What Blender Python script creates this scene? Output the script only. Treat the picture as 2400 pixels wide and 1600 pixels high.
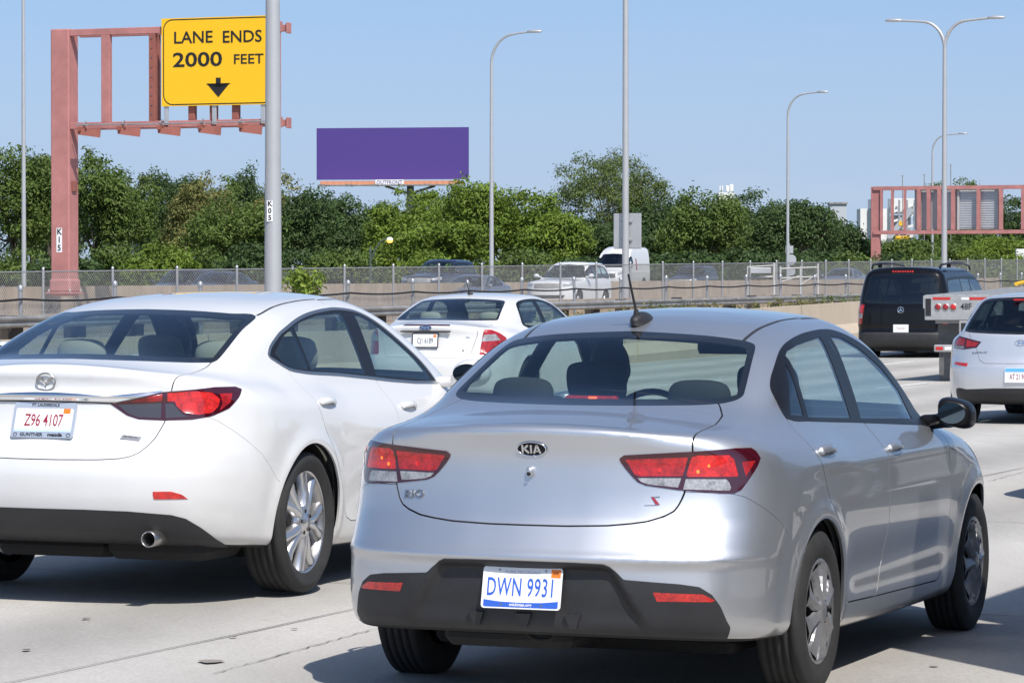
import bpy, math, random, sys
import numpy as np
from mathutils import Matrix, Vector
random.seed(7); np.random.seed(7)
for o in list(bpy.data.objects): bpy.data.objects.remove(o)
scene=bpy.context.scene; COL=scene.collection
# ------------------------------------------------------------------ camera
FPX,HOR,CAMH=8100.,678.5,1.515           # focal length and horizon in photograph pixels, eye height
cam=bpy.data.cameras.new('camera'); camo=bpy.data.objects.new('camera',cam); COL.objects.link(camo)
cam.sensor_width=36; cam.lens=FPX/2400*36; cam.clip_start=.1; cam.clip_end=6000
camo.location=(0,0,CAMH); camo.rotation_euler=(math.radians(90)-math.atan2(800-HOR,FPX),0,0)
scene.camera=camo
# ------------------------------------------------------------------ sky and sun
SUN_AZ=math.radians(157); SUN_EL=math.radians(52)    # azimuth clockwise from +Y (view direction)
world=bpy.data.worlds.new('World'); scene.world=world; world.use_nodes=True
wn=world.node_tree.nodes; wl=world.node_tree.links; bg=wn['Background']
sky=wn.new('ShaderNodeTexSky'); sky.sky_type='NISHITA'; sky.sun_disc=False; sky.sun_elevation=SUN_EL; sky.sun_rotation=SUN_AZ
sky.altitude=200; sky.air_density=1.0; sky.dust_density=.9; sky.ozone_density=4.0
# lift the look-up a little so that the low sky is the clear blue of a dry summer day
tcw=wn.new('ShaderNodeTexCoord'); sepw=wn.new('ShaderNodeSeparateXYZ'); wl.new(tcw.outputs['Generated'],sepw.inputs[0])
mxw=wn.new('ShaderNodeMath'); mxw.operation='MAXIMUM'; mxw.inputs[1].default_value=0.; wl.new(sepw.outputs[2],mxw.inputs[0])
maw=wn.new('ShaderNodeMath'); maw.operation='MULTIPLY_ADD'; maw.inputs[1].default_value=.86; maw.inputs[2].default_value=.115; wl.new(mxw.outputs[0],maw.inputs[0])
cbw=wn.new('ShaderNodeCombineXYZ'); wl.new(sepw.outputs[0],cbw.inputs[0]); wl.new(sepw.outputs[1],cbw.inputs[1]); wl.new(maw.outputs[0],cbw.inputs[2]); wl.new(cbw.outputs[0],sky.inputs[0])
# summer haze low over the horizon, the same all round
hzr=wn.new('ShaderNodeMapRange'); hzr.interpolation_type='SMOOTHSTEP'; hzr.inputs['From Min'].default_value=.0; hzr.inputs['From Max'].default_value=.125; hzr.inputs['To Min'].default_value=.92; hzr.inputs['To Max'].default_value=0.; wl.new(mxw.outputs[0],hzr.inputs[0])
hzm=wn.new('ShaderNodeMix'); hzm.data_type='RGBA'; wl.new(hzr.outputs[0],hzm.inputs[0]); wl.new(sky.outputs[0],hzm.inputs['A']); hzm.inputs['B'].default_value=(3.15,3.85,5.0,1)
nzw=wn.new('ShaderNodeTexNoise'); nzw.inputs['Scale'].default_value=5.; nzw.inputs['Detail'].default_value=5; mpw=wn.new('ShaderNodeMapping'); mpw.inputs['Scale'].default_value=(1,1,6); wl.new(tcw.outputs['Generated'],mpw.inputs[0]); wl.new(mpw.outputs[0],nzw.inputs[0])
clr=wn.new('ShaderNodeMapRange'); clr.inputs['From Min'].default_value=.60; clr.inputs['From Max'].default_value=.80; clr.inputs['To Max'].default_value=.35; wl.new(nzw.outputs[0],clr.inputs[0])
clm=wn.new('ShaderNodeMix'); clm.data_type='RGBA'; wl.new(clr.outputs[0],clm.inputs[0]); wl.new(hzm.outputs[2],clm.inputs['A']); clm.inputs['B'].default_value=(5.2,5.2,5.6,1)
wl.new(clm.outputs[2],bg.inputs[0]); bg.inputs[1].default_value=.106
sl=bpy.data.lights.new('sun','SUN'); sl.energy=3.9; sl.angle=math.radians(.53); sl.color=(1,.955,.89)
so=bpy.data.objects.new('sun',sl); COL.objects.link(so)
sdir=Vector((math.sin(SUN_AZ)*math.cos(SUN_EL),math.cos(SUN_AZ)*math.cos(SUN_EL),math.sin(SUN_EL)))
so.rotation_euler=sdir.to_track_quat('Z','Y').to_euler(); so.location=(0,0,40)
vs=scene.view_settings; vs.view_transform='Standard'; vs.look='None'; vs.gamma=1; vs.use_curve_mapping=False; vs.exposure=.50
scene.render.engine='CYCLES'
scene.cycles.max_bounces=10; scene.cycles.transparent_max_bounces=24; scene.cycles.glossy_bounces=5; scene.cycles.transmission_bounces=6
# ---- NUMPY CAR KIT BEGIN

def pch(pts, n=1600):
    """smooth monotone-ish interpolation table -> vectorised function"""
    p=np.array(sorted(pts),float); x,y=p[:,0],p[:,1]; h=np.diff(x); d=np.diff(y)/h
    m=np.zeros(len(x)); m[0],m[-1]=d[0],d[-1]
    for i in range(1,len(x)-1):
        if d[i-1]*d[i]>0:
            w1,w2=2*h[i]+h[i-1],h[i]+2*h[i-1]; m[i]=(w1+w2)/(w1/d[i-1]+w2/d[i])
    X=np.linspace(x[0],x[-1],n); k=np.clip(np.searchsorted(x,X,side='right')-1,0,len(x)-2)
    t=(X-x[k])/h[k]; Y=(2*t**3-3*t**2+1)*y[k]+(t**3-2*t**2+t)*h[k]*m[k]+(-2*t**3+3*t**2)*y[k+1]+(t**3-t**2)*h[k]*m[k+1]
    # light smoothing so that curvature is continuous
    ker=np.hanning(41); ker/=ker.sum(); Yp=np.pad(Y,20,mode='reflect',reflect_type='odd'); Y=np.convolve(Yp,ker,'valid')
    return lambda q: np.interp(q,X,Y)
def smax(a,b,k): return np.maximum(a,b)+np.maximum(k-np.abs(a-b),0)**2/(4*k)
def smin(a,b,k): return -smax(-a,-b,k)
def sstep(a,b,x):
    t=np.clip((x-a)/(b-a),0,1); return t*t*(3-2*t)
def gau(x,s): return np.exp(-(x/s)**2)
class Body:
    def __init__(s,sp):
        s.sp=sp
        for k in ('wz','pt','rz','rp','fz','fp','deck','crn','gs','gp','rg','rgp','ws','wsp','roof','bot'):
            setattr(s,k,pch(list(sp[k])+[(-a,b) for a,b in sp[k] if a>0] if k in ('rp','fp','rgp','wsp') else sp[k]))
        s.k=dict(side_top=.11,rear=.16,front=.25,deck_rear=.06,hood_front=.15,bot=.06,rg_side=.10,ws_side=.07,roof_side=.12,roof_rg=.08,roof_ws=.10,union=.07)
        s.k.update(sp.get('k',{}))
        s.feat=sp.get('feat')
    def f(s,x,y,z):
        k=s.k; a=np.abs(y)
        W=s.wz(z)*s.pt(x); R=s.rz(z)+s.rp(a); F=s.fz(z)+s.fp(a); T=s.deck(x)-s.crn(x)*(a/.8)**2
        dW=dR=0
        if s.feat:
            dW,dR,dT=s.feat(x,a,z); W=W+dW; R=R+dR; T=T+dT
        low=smax(a-W,R-x,k['rear']); low=smax(low,x-F,k['front'])
        top=z-T
        kk=k['side_top']
        low=smax(low,top,np.where(x<0,k['deck_rear']+(kk-k['deck_rear'])*sstep(-.9,-.45,x),kk))
        low=smax(low,s.bot(x)-z,k['bot'])
        g=smax(a-(s.gs(z)+s.gp(x)),(s.rg(z)+s.rgp(a)-x)/s.sp.get('rgn',2.),k['rg_side'])
        g=smax(g,(x-s.ws(z)-s.wsp(a))/1.9,k['ws_side'])
        rf=z-s.roof(x)+s.sp.get('rcr',.05)*(a/.55)**2
        g=smax(g,rf,np.where(x<1,k['roof_rg'],k['roof_ws'])+(k['roof_side']-.1)*sstep(.3,.5,a))
        g=smax(g,.7-z,.05)
        return smin(low,g,k['union'])
    def fp_(s,P): return s.f(P[:,0],P[:,1],P[:,2])
    def grad(s,P,e=.002):
        G=np.empty_like(P)
        for i in range(3):
            d=np.zeros(3); d[i]=e; G[:,i]=(s.fp_(P+d)-s.fp_(P-d))/(2*e)
        return G
    def project(s,P,n=4):
        P=P.copy()
        for _ in range(n):
            v=s.fp_(P); G=s.grad(P); P-=G*(np.clip(v,-.02,.02)/np.maximum((G*G).sum(1),1e-3))[:,None]
        return P
    def normals(s,P):
        G=s.grad(P,.003); return G/np.maximum(np.linalg.norm(G,axis=1),1e-9)[:,None]
def surface_nets(fn,lo,hi,h):
    ax=[np.arange(lo[i],hi[i]+h,h) for i in range(3)]
    nx,ny,nz=map(len,ax)
    S=np.empty((nx,ny,nz),np.float32); YY,ZZ=np.meshgrid(ax[1],ax[2],indexing='ij')
    for i in range(0,nx,16):
        j=min(nx,i+16); X=ax[0][i:j][:,None,None]
        S[i:j]=fn(np.broadcast_to(X,(j-i,ny,nz)),np.broadcast_to(YY,(j-i,ny,nz)),np.broadcast_to(ZZ,(j-i,ny,nz)))
    B=S<0
    c=np.zeros((nx-1,ny-1,nz-1),np.uint8)
    for d in range(8):
        a,b,e=d&1,d>>1&1,d>>2&1; c+=B[a:nx-1+a,b:ny-1+b,e:nz-1+e]
    act=(c>0)&(c<8); idx=-np.ones(act.shape,np.int64); I=np.argwhere(act); idx[act]=np.arange(len(I))
    acc=np.zeros((len(I),3)); cnt=np.zeros(len(I))
    cor=np.array([[d&1,d>>1&1,d>>2&1] for d in range(8)])
    vals=np.stack([S[I[:,0]+o[0],I[:,1]+o[1],I[:,2]+o[2]] for o in cor],1).astype(float)
    for p in range(8):
        for ax_ in range(3):
            if p>>ax_&1: continue
            q=p|1<<ax_; va,vb=vals[:,p],vals[:,q]; m=(va<0)!=(vb<0)
            t=np.where(m,va/np.where(m,va-vb,1),0)
            acc+=np.where(m[:,None],cor[p]+t[:,None]*(cor[q]-cor[p]),0); cnt+=m
    V=np.array([a_[0] for a_ in ax])+h*(I+acc/np.maximum(cnt,1)[:,None])
    Q=[]
    sh=[((0,1,1)),((1,0,1)),((1,1,0))]
    # edges along x
    def quads(axis):
        o=[0,1,2]; o.remove(axis); u,v=o
        A=[slice(1,-1)]*3; A[axis]=slice(0,-1); B2=list(A); B2[axis]=slice(1,None)
        s0=B[tuple(A)]; s1=B[tuple(B2)]; m=np.argwhere(s0!=s1); off=np.ones(3,int); off[axis]=0; E=m+off
        def cell(du,dv):
            e=E.copy(); e[:,u]-=du; e[:,v]-=dv; return idx[e[:,0],e[:,1],e[:,2]]
        q=np.stack([cell(1,1),cell(0,1),cell(0,0),cell(1,0)],1)
        flip=s1[tuple(m.T)]
        if axis==1: flip=~flip
        q[flip]=q[flip][:,::-1]
        Q.append(q)
    for a_ in range(3): quads(a_)
    Q=np.concatenate(Q); Q=Q[(Q>=0).all(1)]
    return V,Q
def poly_sd(px,py,poly,r=0.):
    """signed distance to polygon (negative inside)"""
    P=np.array(poly,float); n=len(P); d=np.full(px.shape,1e9); s=np.zeros(px.shape,bool)
    for i in range(n):
        a,b=P[i],P[i-1]; ex,ey=b-a; wx,wy=px-a[0],py-a[1]
        t=np.clip((wx*ex+wy*ey)/max(ex*ex+ey*ey,1e-12),0,1); d=np.minimum(d,(wx-ex*t)**2+(wy-ey*t)**2)
        c1=py>=a[1]; c2=py<b[1]; c3=ex*wy>ey*wx
        s^=((c1&c2&c3)|(~c1&~c2&~c3))
    d=np.sqrt(d); return np.where(s,-d,d)-r
def spline(pts,n=6,closed=True):
    """Catmull-Rom through points; a point given as (x,y,1) is a hard corner"""
    P=[np.array(p[:2],float) for p in pts]; c=[len(p)>2 for p in pts]; N=len(P); out=[]
    for i in range(N if closed else N-1):
        p1,p2=P[i],P[(i+1)%N]
        p0=P[i-1] if (closed or i>0) and not c[i] else p1-(p2-p1)*.3
        p3=P[(i+2)%N] if (closed or i+2<N) and not c[(i+1)%N] else p2+(p2-p1)*.3
        l=np.linalg.norm(p2-p1); 
        m1=(p2-p0)/max(np.linalg.norm(p2-p0),1e-9)*l; m2=(p3-p1)/max(np.linalg.norm(p3-p1),1e-9)*l
        for t in np.arange(n)/n:
            out.append((2*t**3-3*t**2+1)*p1+(t**3-2*t**2+t)*m1+(-2*t**3+3*t**2)*p2+(t**3-t**2)*m2)
    if not closed: out.append(P[-1])
    return np.array(out)
class Shell:
    """triangle mesh of a body that is cut along outlines"""
    def __init__(s,body,lo,hi,h):
        s.b=body; V,Q=surface_nets(body.f,lo,hi,h); s.V=body.project(V,3)
        a,b,c,d=s.V[Q[:,0]],s.V[Q[:,1]],s.V[Q[:,2]],s.V[Q[:,3]]
        sw=((a-c)**2).sum(1)>((b-d)**2).sum(1)
        T1=np.where(sw[:,None],Q[:,[0,1,3]],Q[:,[0,1,2]]); T2=np.where(sw[:,None],Q[:,[1,2,3]],Q[:,[0,2,3]])
        s.F=np.concatenate([T1,T2]); s.h=h
        n=np.cross(s.V[s.F[:,1]]-s.V[s.F[:,0]],s.V[s.F[:,2]]-s.V[s.F[:,0]]); bad=(n*body.normals(s.cen())).sum(1)<0; s.F[bad]=s.F[bad][:,::-1]
    def fit(s,m):
        s.F=s.F[m]
    def refine(s,mask):
        F=s.F[mask]; E=np.sort(np.concatenate([F[:,[0,1]],F[:,[1,2]],F[:,[2,0]]]),1); key=E[:,0]*(len(s.V)+1)+E[:,1]
        u,fi,inv=np.unique(key,return_index=True,return_inverse=True); M=s.b.project((s.V[E[fi,0]]+s.V[E[fi,1]])/2,2)
        base=len(s.V); s.V=np.concatenate([s.V,M]); n=len(F); ab,bc,ca=base+inv[:n],base+inv[n:2*n],base+inv[2*n:]
        s.F=np.concatenate([s.F[~mask],np.stack([F[:,0],ab,ca],1),np.stack([F[:,1],bc,ab],1),np.stack([F[:,2],ca,bc],1),np.stack([ab,bc,ca],1)])
    def cut(s,field,vals=(0.,),refine=0):
        for _ in range(refine):
            d=field(s.V)[s.F]; L=s.h/2**_
            s.refine((np.abs(d).min(1)<L*.9)|((d.min(1)<0)&(d.max(1)>0)))
        for v in vals:
            d=field(s.V)-v; d=np.where(np.abs(d)<1e-5,1e-5,d); p=d>0; fp=p[s.F]; k=fp.sum(1); mix=(k==1)|(k==2)
            if not mix.any(): continue
            F=s.F[mix]; q=fp[mix]; alone=np.where(k[mix][:,None]==1,q,~q); r=alone.argmax(1); n=len(F); i=np.arange(n)
            a,b,c=F[i,r],F[i,(r+1)%3],F[i,(r+2)%3]
            E=np.sort(np.concatenate([np.stack([a,b],1),np.stack([a,c],1)]),1); key=E[:,0]*(len(s.V)+1)+E[:,1]
            u,fi,inv=np.unique(key,return_index=True,return_inverse=True); e=E[fi]; t=d[e[:,0]]/(d[e[:,0]]-d[e[:,1]])
            N=s.V[e[:,0]]+(s.V[e[:,1]]-s.V[e[:,0]])*t[:,None]
            base=len(s.V); s.V=np.concatenate([s.V,N]); pb,pc=base+inv[:n],base+inv[n:]
            s.F=np.concatenate([s.F[~mix],np.stack([a,pb,pc],1),np.stack([pb,b,c],1),np.stack([pb,c,pc],1)])
    def cen(s): return s.V[s.F].mean(1)
CYL=(0.1,1.0)
def cylu(P): return CYL[1]*np.arctan2(np.abs(P[:,1]),CYL[0]-P[:,0])
def f_rear(poly,r=0.,sym=True):
    """outline on the wrapped-around rear, (u,z)"""
    poly=np.array(poly)
    def g(P):
        u=cylu(P) if sym else CYL[1]*np.arctan2(P[:,1],CYL[0]-P[:,0]); m=(P[:,0]<.05); o=np.full(len(P),9.)
        o[m]=poly_sd(u[m],P[m,2],poly,r); return o
    return g
def f_side(poly,r=0.,ymin=.3):
    poly=np.array(poly)
    def g(P):
        m=np.abs(P[:,1])>ymin; o=np.full(len(P),9.); o[m]=poly_sd(P[m,0],P[m,2],poly,r); return np.maximum(o,(ymin-np.abs(P[:,1]))*1.)
    return g
def f_yz(poly,r=0.,xlim=.9,sgn=1):
    poly=np.array(poly)
    def g(P):
        m=(P[:,0]-xlim)*sgn<0; o=np.full(len(P),9.); o[m]=poly_sd(P[m,1],P[m,2],poly,r); return o
    return g
# ---- NUMPY CAR KIT END
# ------------------------------------------------------------------ helpers
def tag(o,label=None,cat=None,group=None,kind=None):
    for k,v in (('label',label),('category',cat),('group',group),('kind',kind)):
        if v: o[k]=v
    return o
def empty(name,loc=(0,0,0),rz=0.,roll=0.):
    o=bpy.data.objects.new(name,None); COL.objects.link(o); o.location=loc; o.rotation_mode='XYZ'; o.rotation_euler=(roll,0,rz); o.empty_display_size=.1; return o
def raw_mesh(name,V,polys,mi=None,smooth=True,normals=None):
    """polys: list of (k,n) int arrays"""
    me=bpy.data.meshes.new(name); V=np.asarray(V,np.float32); me.vertices.add(len(V)); me.vertices.foreach_set('co',V.ravel())
    L=np.concatenate([p.ravel() for p in polys]).astype(np.int32); n=np.concatenate([np.full(len(p),p.shape[1]) for p in polys]).astype(np.int32)
    me.loops.add(len(L)); me.loops.foreach_set('vertex_index',L); me.polygons.add(len(n))
    st=np.concatenate([[0],np.cumsum(n)[:-1]]).astype(np.int32); me.polygons.foreach_set('loop_start',st)
    me.polygons.foreach_set('use_smooth',np.full(len(n),smooth) if np.isscalar(smooth) else np.asarray(smooth))
    if mi is not None: me.polygons.foreach_set('material_index',np.asarray(mi,np.int32))
    me.update(calc_edges=True)
    if normals is not None: me.normals_split_custom_set_from_vertices(np.asarray(normals,float).tolist())
    return me
def link(name,me,mats,parent=None):
    for m in (mats if isinstance(mats,(list,tuple)) else [mats]): me.materials.append(m)
    o=bpy.data.objects.new(name,me); COL.objects.link(o)
    if parent: o.parent=parent
    return o
class G:
    """collects simple solids into one mesh"""
    def __init__(s): s.V=[]; s.P=[]; s.n=0; s.M=[]; s.S=[]
    def add(s,V,polys,m=0,smooth=False):
        s.V.append(np.asarray(V,float)); 
        for p in polys: s.P.append([i+s.n for i in p]); s.M.append(m); s.S.append(smooth)
        s.n+=len(V); return s
    def box(s,c,d,rz=0.,m=0,bev=0.,R=None):
        x,y,z=[v/2 for v in d]
        if bev>0:
            b=bev; pts=[];
            ring=lambda X,Y,Z:[(-X+b,-Y,Z),(X-b,-Y,Z),(X,-Y+b,Z),(X,Y-b,Z),(X-b,Y,Z),(-X+b,Y,Z),(-X,Y-b,Z),(-X,-Y+b,Z)]
            V=ring(x-b*.6,y-b*.6,-z)+ring(x,y,-z+b)+ring(x,y,z-b)+ring(x-b*.6,y-b*.6,z); P=[list(range(7,-1,-1)),list(range(24,32))]
            for k in range(3):
                for i in range(8): j=(i+1)%8; P.append([k*8+i,k*8+j,k*8+8+j,k*8+8+i])
        else:
            V=[(-x,-y,-z),(x,-y,-z),(x,y,-z),(-x,y,-z),(-x,-y,z),(x,-y,z),(x,y,z),(-x,y,z)]
            P=[[3,2,1,0],[4,5,6,7],[0,1,5,4],[1,2,6,5],[2,3,7,6],[3,0,4,7]]
        V=np.array(V); 
        if R is not None: V=V@np.array(R).T
        if rz: cz,sz=math.cos(rz),math.sin(rz); V=V@np.array([[cz,sz,0],[-sz,cz,0],[0,0,1]])
        return s.add(V+np.array(c),P,m)
    def bar(s,p,q,w,h,m=0,up=(0,0,1)):
        p,q=np.array(p,float),np.array(q,float); d=q-p; l=np.linalg.norm(d); d/=l; u=np.array(up,float); a=np.cross(u,d)
        if np.linalg.norm(a)<1e-6: a=np.cross((1,0,0),d)
        a/=np.linalg.norm(a); u=np.cross(d,a)
        return s.box((p+q)/2,(l,w,h),m=m,R=np.stack([d,a,u],1))
    def tube(s,pts,r,n=8,m=0,caps=True):
        pts=np.array(pts,float); k=len(pts); r=np.broadcast_to(np.array(r,float),(k,)); T=np.gradient(pts,axis=0); T/=np.linalg.norm(T,axis=1)[:,None]
        a=np.cross(T[0],(0,0,1)); 
        if np.linalg.norm(a)<.1: a=np.cross(T[0],(1,0,0))
        V=[]
        for i in range(k):
            a=a-T[i]*(a@T[i]); a/=np.linalg.norm(a); b=np.cross(T[i],a)
            for j in range(n): t=2*math.pi*j/n; V.append(pts[i]+r[i]*(a*math.cos(t)+b*math.sin(t)))
        P=[[i*n+j,i*n+(j+1)%n,(i+1)*n+(j+1)%n,(i+1)*n+j] for i in range(k-1) for j in range(n)]
        s.add(V,P,m,True)
        if caps: s.add(V[:n],[list(range(n-1,-1,-1))],m); s.add(V[-n:],[list(range(n))],m)
        return s
    def lathe(s,prof,n=24,axis='z',c=(0,0,0),m=0,smooth=True,a0=0.,a1=2*math.pi):
        """prof: list of (r,h); mirrored profile direction gives outward faces when h grows"""
        full=abs(a1-a0-2*math.pi)<1e-6; k=n if full else n+1; V=[]
        for r,h in prof:
            for j in range(k):
                t=a0+(a1-a0)*j/n; v=(r*math.cos(t),r*math.sin(t),h)
                if axis=='y': v=(v[0],v[2],-v[1])
                elif axis=='x': v=(v[2],v[0],v[1])
                V.append(v)
        P=[]
        for i in range(len(prof)-1):
            for j in range(n):
                jj=(j+1)%k; P.append([i*k+j,i*k+jj,(i+1)*k+jj,(i+1)*k+j])
        return s.add(np.array(V)+np.array(c),P,m,smooth)
    def prism(s,poly,o,u,v,th,m=0,smooth=False):
        """extruded outline: front face at o, thickness th against u x v"""
        poly=[tuple(p) for p in poly]; ar=sum(poly[i-1][0]*poly[i][1]-poly[i][0]*poly[i-1][1] for i in range(len(poly)))
        if ar<0: poly=poly[::-1]
        o,u,v=np.array(o,float),np.array(u,float),np.array(v,float); w=np.cross(u,v); w/=np.linalg.norm(w); k=len(poly)
        A=np.array([o+u*p[0]+v*p[1] for p in poly]); B=A-w*th
        s.add(A,[list(range(k))],m); s.add(B,[list(range(k-1,-1,-1))],m)
        s.add(np.concatenate([A,B]),[[(i+1)%k,i,k+i,k+(i+1)%k] for i in range(k)],m,smooth); return s
    def mesh(s,name='mesh'):
        V=np.concatenate(s.V); by={}
        for p,m,sm in zip(s.P,s.M,s.S): by.setdefault(len(p),[]).append((p,m,sm))
        polys=[];mi=[];ss=[]
        for k,l in by.items(): polys.append(np.array([p for p,_,_ in l])); mi+=[m for _,m,_ in l]; ss+=[q for _,_,q in l]
        return raw_mesh(name,V,polys,mi,ss)
    def obj(s,name,mats,parent=None): return link(name,s.mesh(name),mats,parent)
def rrect(w,h,r,n=4,cx=0,cy=0):
    out=[]
    for k,(sx,sy) in enumerate(((1,1),(-1,1),(-1,-1),(1,-1))):
        for i in range(n+1):
            t=math.pi/2*(k+i/n); out.append((cx+sx*(w/2-r)+r*math.cos(t),cy+sy*(h/2-r)+r*math.sin(t)))
    return out
def ell(w,h,n=28,cx=0,cy=0): return [(cx+w/2*math.cos(2*math.pi*i/n),cy+h/2*math.sin(2*math.pi*i/n)) for i in range(n)]
def text_part(name,body,size,o,u,v,mat,parent,sx=1.,bold=0.,th=.0006,align='CENTER',space=1.):
    cu=bpy.data.curves.new(name,'FONT'); cu.body=body; cu.size=size; cu.align_x=align; cu.align_y='CENTER'; cu.offset=bold; cu.extrude=th/2; cu.space_character=space; cu.resolution_u=3
    ob=bpy.data.objects.new('tmp_text',cu); COL.objects.link(ob); dg=bpy.context.evaluated_depsgraph_get(); dg.update()
    me=bpy.data.meshes.new_from_object(ob.evaluated_get(dg)); bpy.data.objects.remove(ob); me.name=name
    u,v=Vector(u).normalized(),Vector(v).normalized(); w=u.cross(v).normalized(); v=w.cross(u)
    M=Matrix(((u.x*sx,v.x,w.x,o[0]),(u.y*sx,v.y,w.y,o[1]),(u.z*sx,v.z,w.z,o[2]),(0,0,0,1)))
    me.transform(M); me.materials.clear(); return link(name,me,mat,parent)
def at(px,py,d):
    """world point seen at photograph pixel (px,py) at depth d metres"""
    p=math.atan2(800-HOR,FPX); x=(px-1200)/FPX; y=-(py-800)/FPX
    fy=math.cos(p)+y*math.sin(p); k=d/fy
    return np.array([x*k,d,CAMH+k*(-math.sin(p)+y*math.cos(p))])
ROADA=.3727
def RL(t,L,z=0.):
    """point t metres along the road, L metres left of the camera"""
    return np.array([-L*math.cos(ROADA)+t*math.sin(ROADA),L*math.sin(ROADA)+t*math.cos(ROADA),z])
def pxt(px,L):
    """distance along the road at which a line L metres left crosses photograph column px"""
    return L/math.tan(ROADA-math.atan((px-1200)/FPX))
HD=np.array([math.sin(ROADA),math.cos(ROADA),0]); RT=np.array([math.cos(ROADA),-math.sin(ROADA),0])
# ------------------------------------------------------------------ materials
def nt(name):
    m=bpy.data.materials.new(name); m.use_nodes=True; n=m.node_tree.nodes; return m,n,m.node_tree.links,n['Principled BSDF']
def simple(name,col,rough=.5,metal=0.,coat=0.,spec=.5,var=0.,vscale=8.,bump=0.,bscale=60.,emit=None,es=0.):
    m,n,l,b=nt(name); b.inputs['Base Color'].default_value=(*col,1); b.inputs['Roughness'].default_value=rough; b.inputs['Metallic'].default_value=metal
    b.inputs['Coat Weight'].default_value=coat; b.inputs['Coat Roughness'].default_value=.04; b.inputs['Specular IOR Level'].default_value=spec
    if emit: b.inputs['Emission Color'].default_value=(*emit,1); b.inputs['Emission Strength'].default_value=es
    if var or bump:
        tc=n.new('ShaderNodeTexCoord')
    if var:
        t=n.new('ShaderNodeTexNoise'); t.inputs['Scale'].default_value=vscale; t.inputs['Detail'].default_value=6; t.inputs['Roughness'].default_value=.65; l.new(tc.outputs['Object'],t.inputs[0])
        r=n.new('ShaderNodeValToRGB'); r.color_ramp.elements[0].position=.3; r.color_ramp.elements[1].position=.72
        r.color_ramp.elements[0].color=(*[c*(1-var) for c in col],1); r.color_ramp.elements[1].color=(*[min(1,c*(1+var*.6)) for c in col],1)
        l.new(t.outputs[0],r.inputs[0]); l.new(r.outputs[0],b.inputs['Base Color'])
    if bump:
        t=n.new('ShaderNodeTexNoise'); t.inputs['Scale'].default_value=bscale; t.inputs['Detail'].default_value=4; l.new(tc.outputs['Object'],t.inputs[0])
        bp=n.new('ShaderNodeBump'); bp.inputs['Strength'].default_value=bump; bp.inputs['Distance'].default_value=.01; l.new(t.outputs[0],bp.inputs['Height']); l.new(bp.outputs[0],b.inputs['Normal'])
    return m
def paint(name,col,metal=0.,rough=.35,dirt=.1):
    """clear-coated car paint with road dust low on the body"""
    m,n,l,b=nt(name); b.inputs['Metallic'].default_value=metal; b.inputs['Roughness'].default_value=rough
    b.inputs['Coat Weight'].default_value=1.; b.inputs['Coat Roughness'].default_value=.035; b.inputs['Coat IOR'].default_value=1.5
    tc=n.new('ShaderNodeTexCoord'); sep=n.new('ShaderNodeSeparateXYZ'); l.new(tc.outputs['Object'],sep.inputs[0])
    mr=n.new('ShaderNodeMapRange'); mr.inputs['From Min'].default_value=.62; mr.inputs['From Max'].default_value=.16; mr.inputs['To Max'].default_value=1.; l.new(sep.outputs[2],mr.inputs[0])
    t=n.new('ShaderNodeTexNoise'); t.inputs['Scale'].default_value=5; t.inputs['Detail'].default_value=7; t.inputs['Roughness'].default_value=.7; l.new(tc.outputs['Object'],t.inputs[0])
    mu=n.new('ShaderNodeMath'); mu.operation='MULTIPLY'; l.new(mr.outputs[0],mu.inputs[0]); l.new(t.outputs[0],mu.inputs[1])
    m2=n.new('ShaderNodeMath'); m2.operation='MULTIPLY'; m2.inputs[1].default_value=dirt*2.2; m2.use_clamp=True; l.new(mu.outputs[0],m2.inputs[0])
    mx=n.new('ShaderNodeMix'); mx.data_type='RGBA'; mx.inputs['A'].default_value=(*col,1); mx.inputs['B'].default_value=(.30,.26,.21,1); l.new(m2.outputs[0],mx.inputs[0]); l.new(mx.outputs[2],b.inputs['Base Color'])
    ad=n.new('ShaderNodeMath'); ad.operation='MULTIPLY_ADD'; ad.inputs[1].default_value=.45; ad.inputs[2].default_value=.03; l.new(m2.outputs[0],ad.inputs[0]); l.new(ad.outputs[0],b.inputs['Coat Roughness'])
    return m
def glass(name,tint=(.70,.82,.80),ior=1.5):
    m,n,l,b=nt(name); n.remove(b); out=n['Material Output']
    tr=n.new('ShaderNodeBsdfTransparent'); tr.inputs[0].default_value=(*tint,1); gl=n.new('ShaderNodeBsdfGlossy'); gl.inputs['Roughness'].default_value=.0; gl.inputs[0].default_value=(.9,.95,1,1)
    fr=n.new('ShaderNodeFresnel'); ge=n.new('ShaderNodeNewGeometry'); io=n.new('ShaderNodeMix'); io.data_type='FLOAT'; l.new(ge.outputs['Backfacing'],io.inputs[0]); io.inputs[2].default_value=ior; io.inputs[3].default_value=1/ior; l.new(io.outputs[0],fr.inputs[0])   # thin pane: same on both faces
    mx=n.new('ShaderNodeMixShader'); mu=n.new('ShaderNodeMath'); mu.operation='MULTIPLY_ADD'; mu.inputs[1].default_value=1.15; mu.inputs[2].default_value=.02; mu.use_clamp=True
    l.new(fr.outputs[0],mu.inputs[0]); l.new(mu.outputs[0],mx.inputs[0]); l.new(tr.outputs[0],mx.inputs[1]); l.new(gl.outputs[0],mx.inputs[2]); l.new(mx.outputs[0],out.inputs[0]); return m
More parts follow.
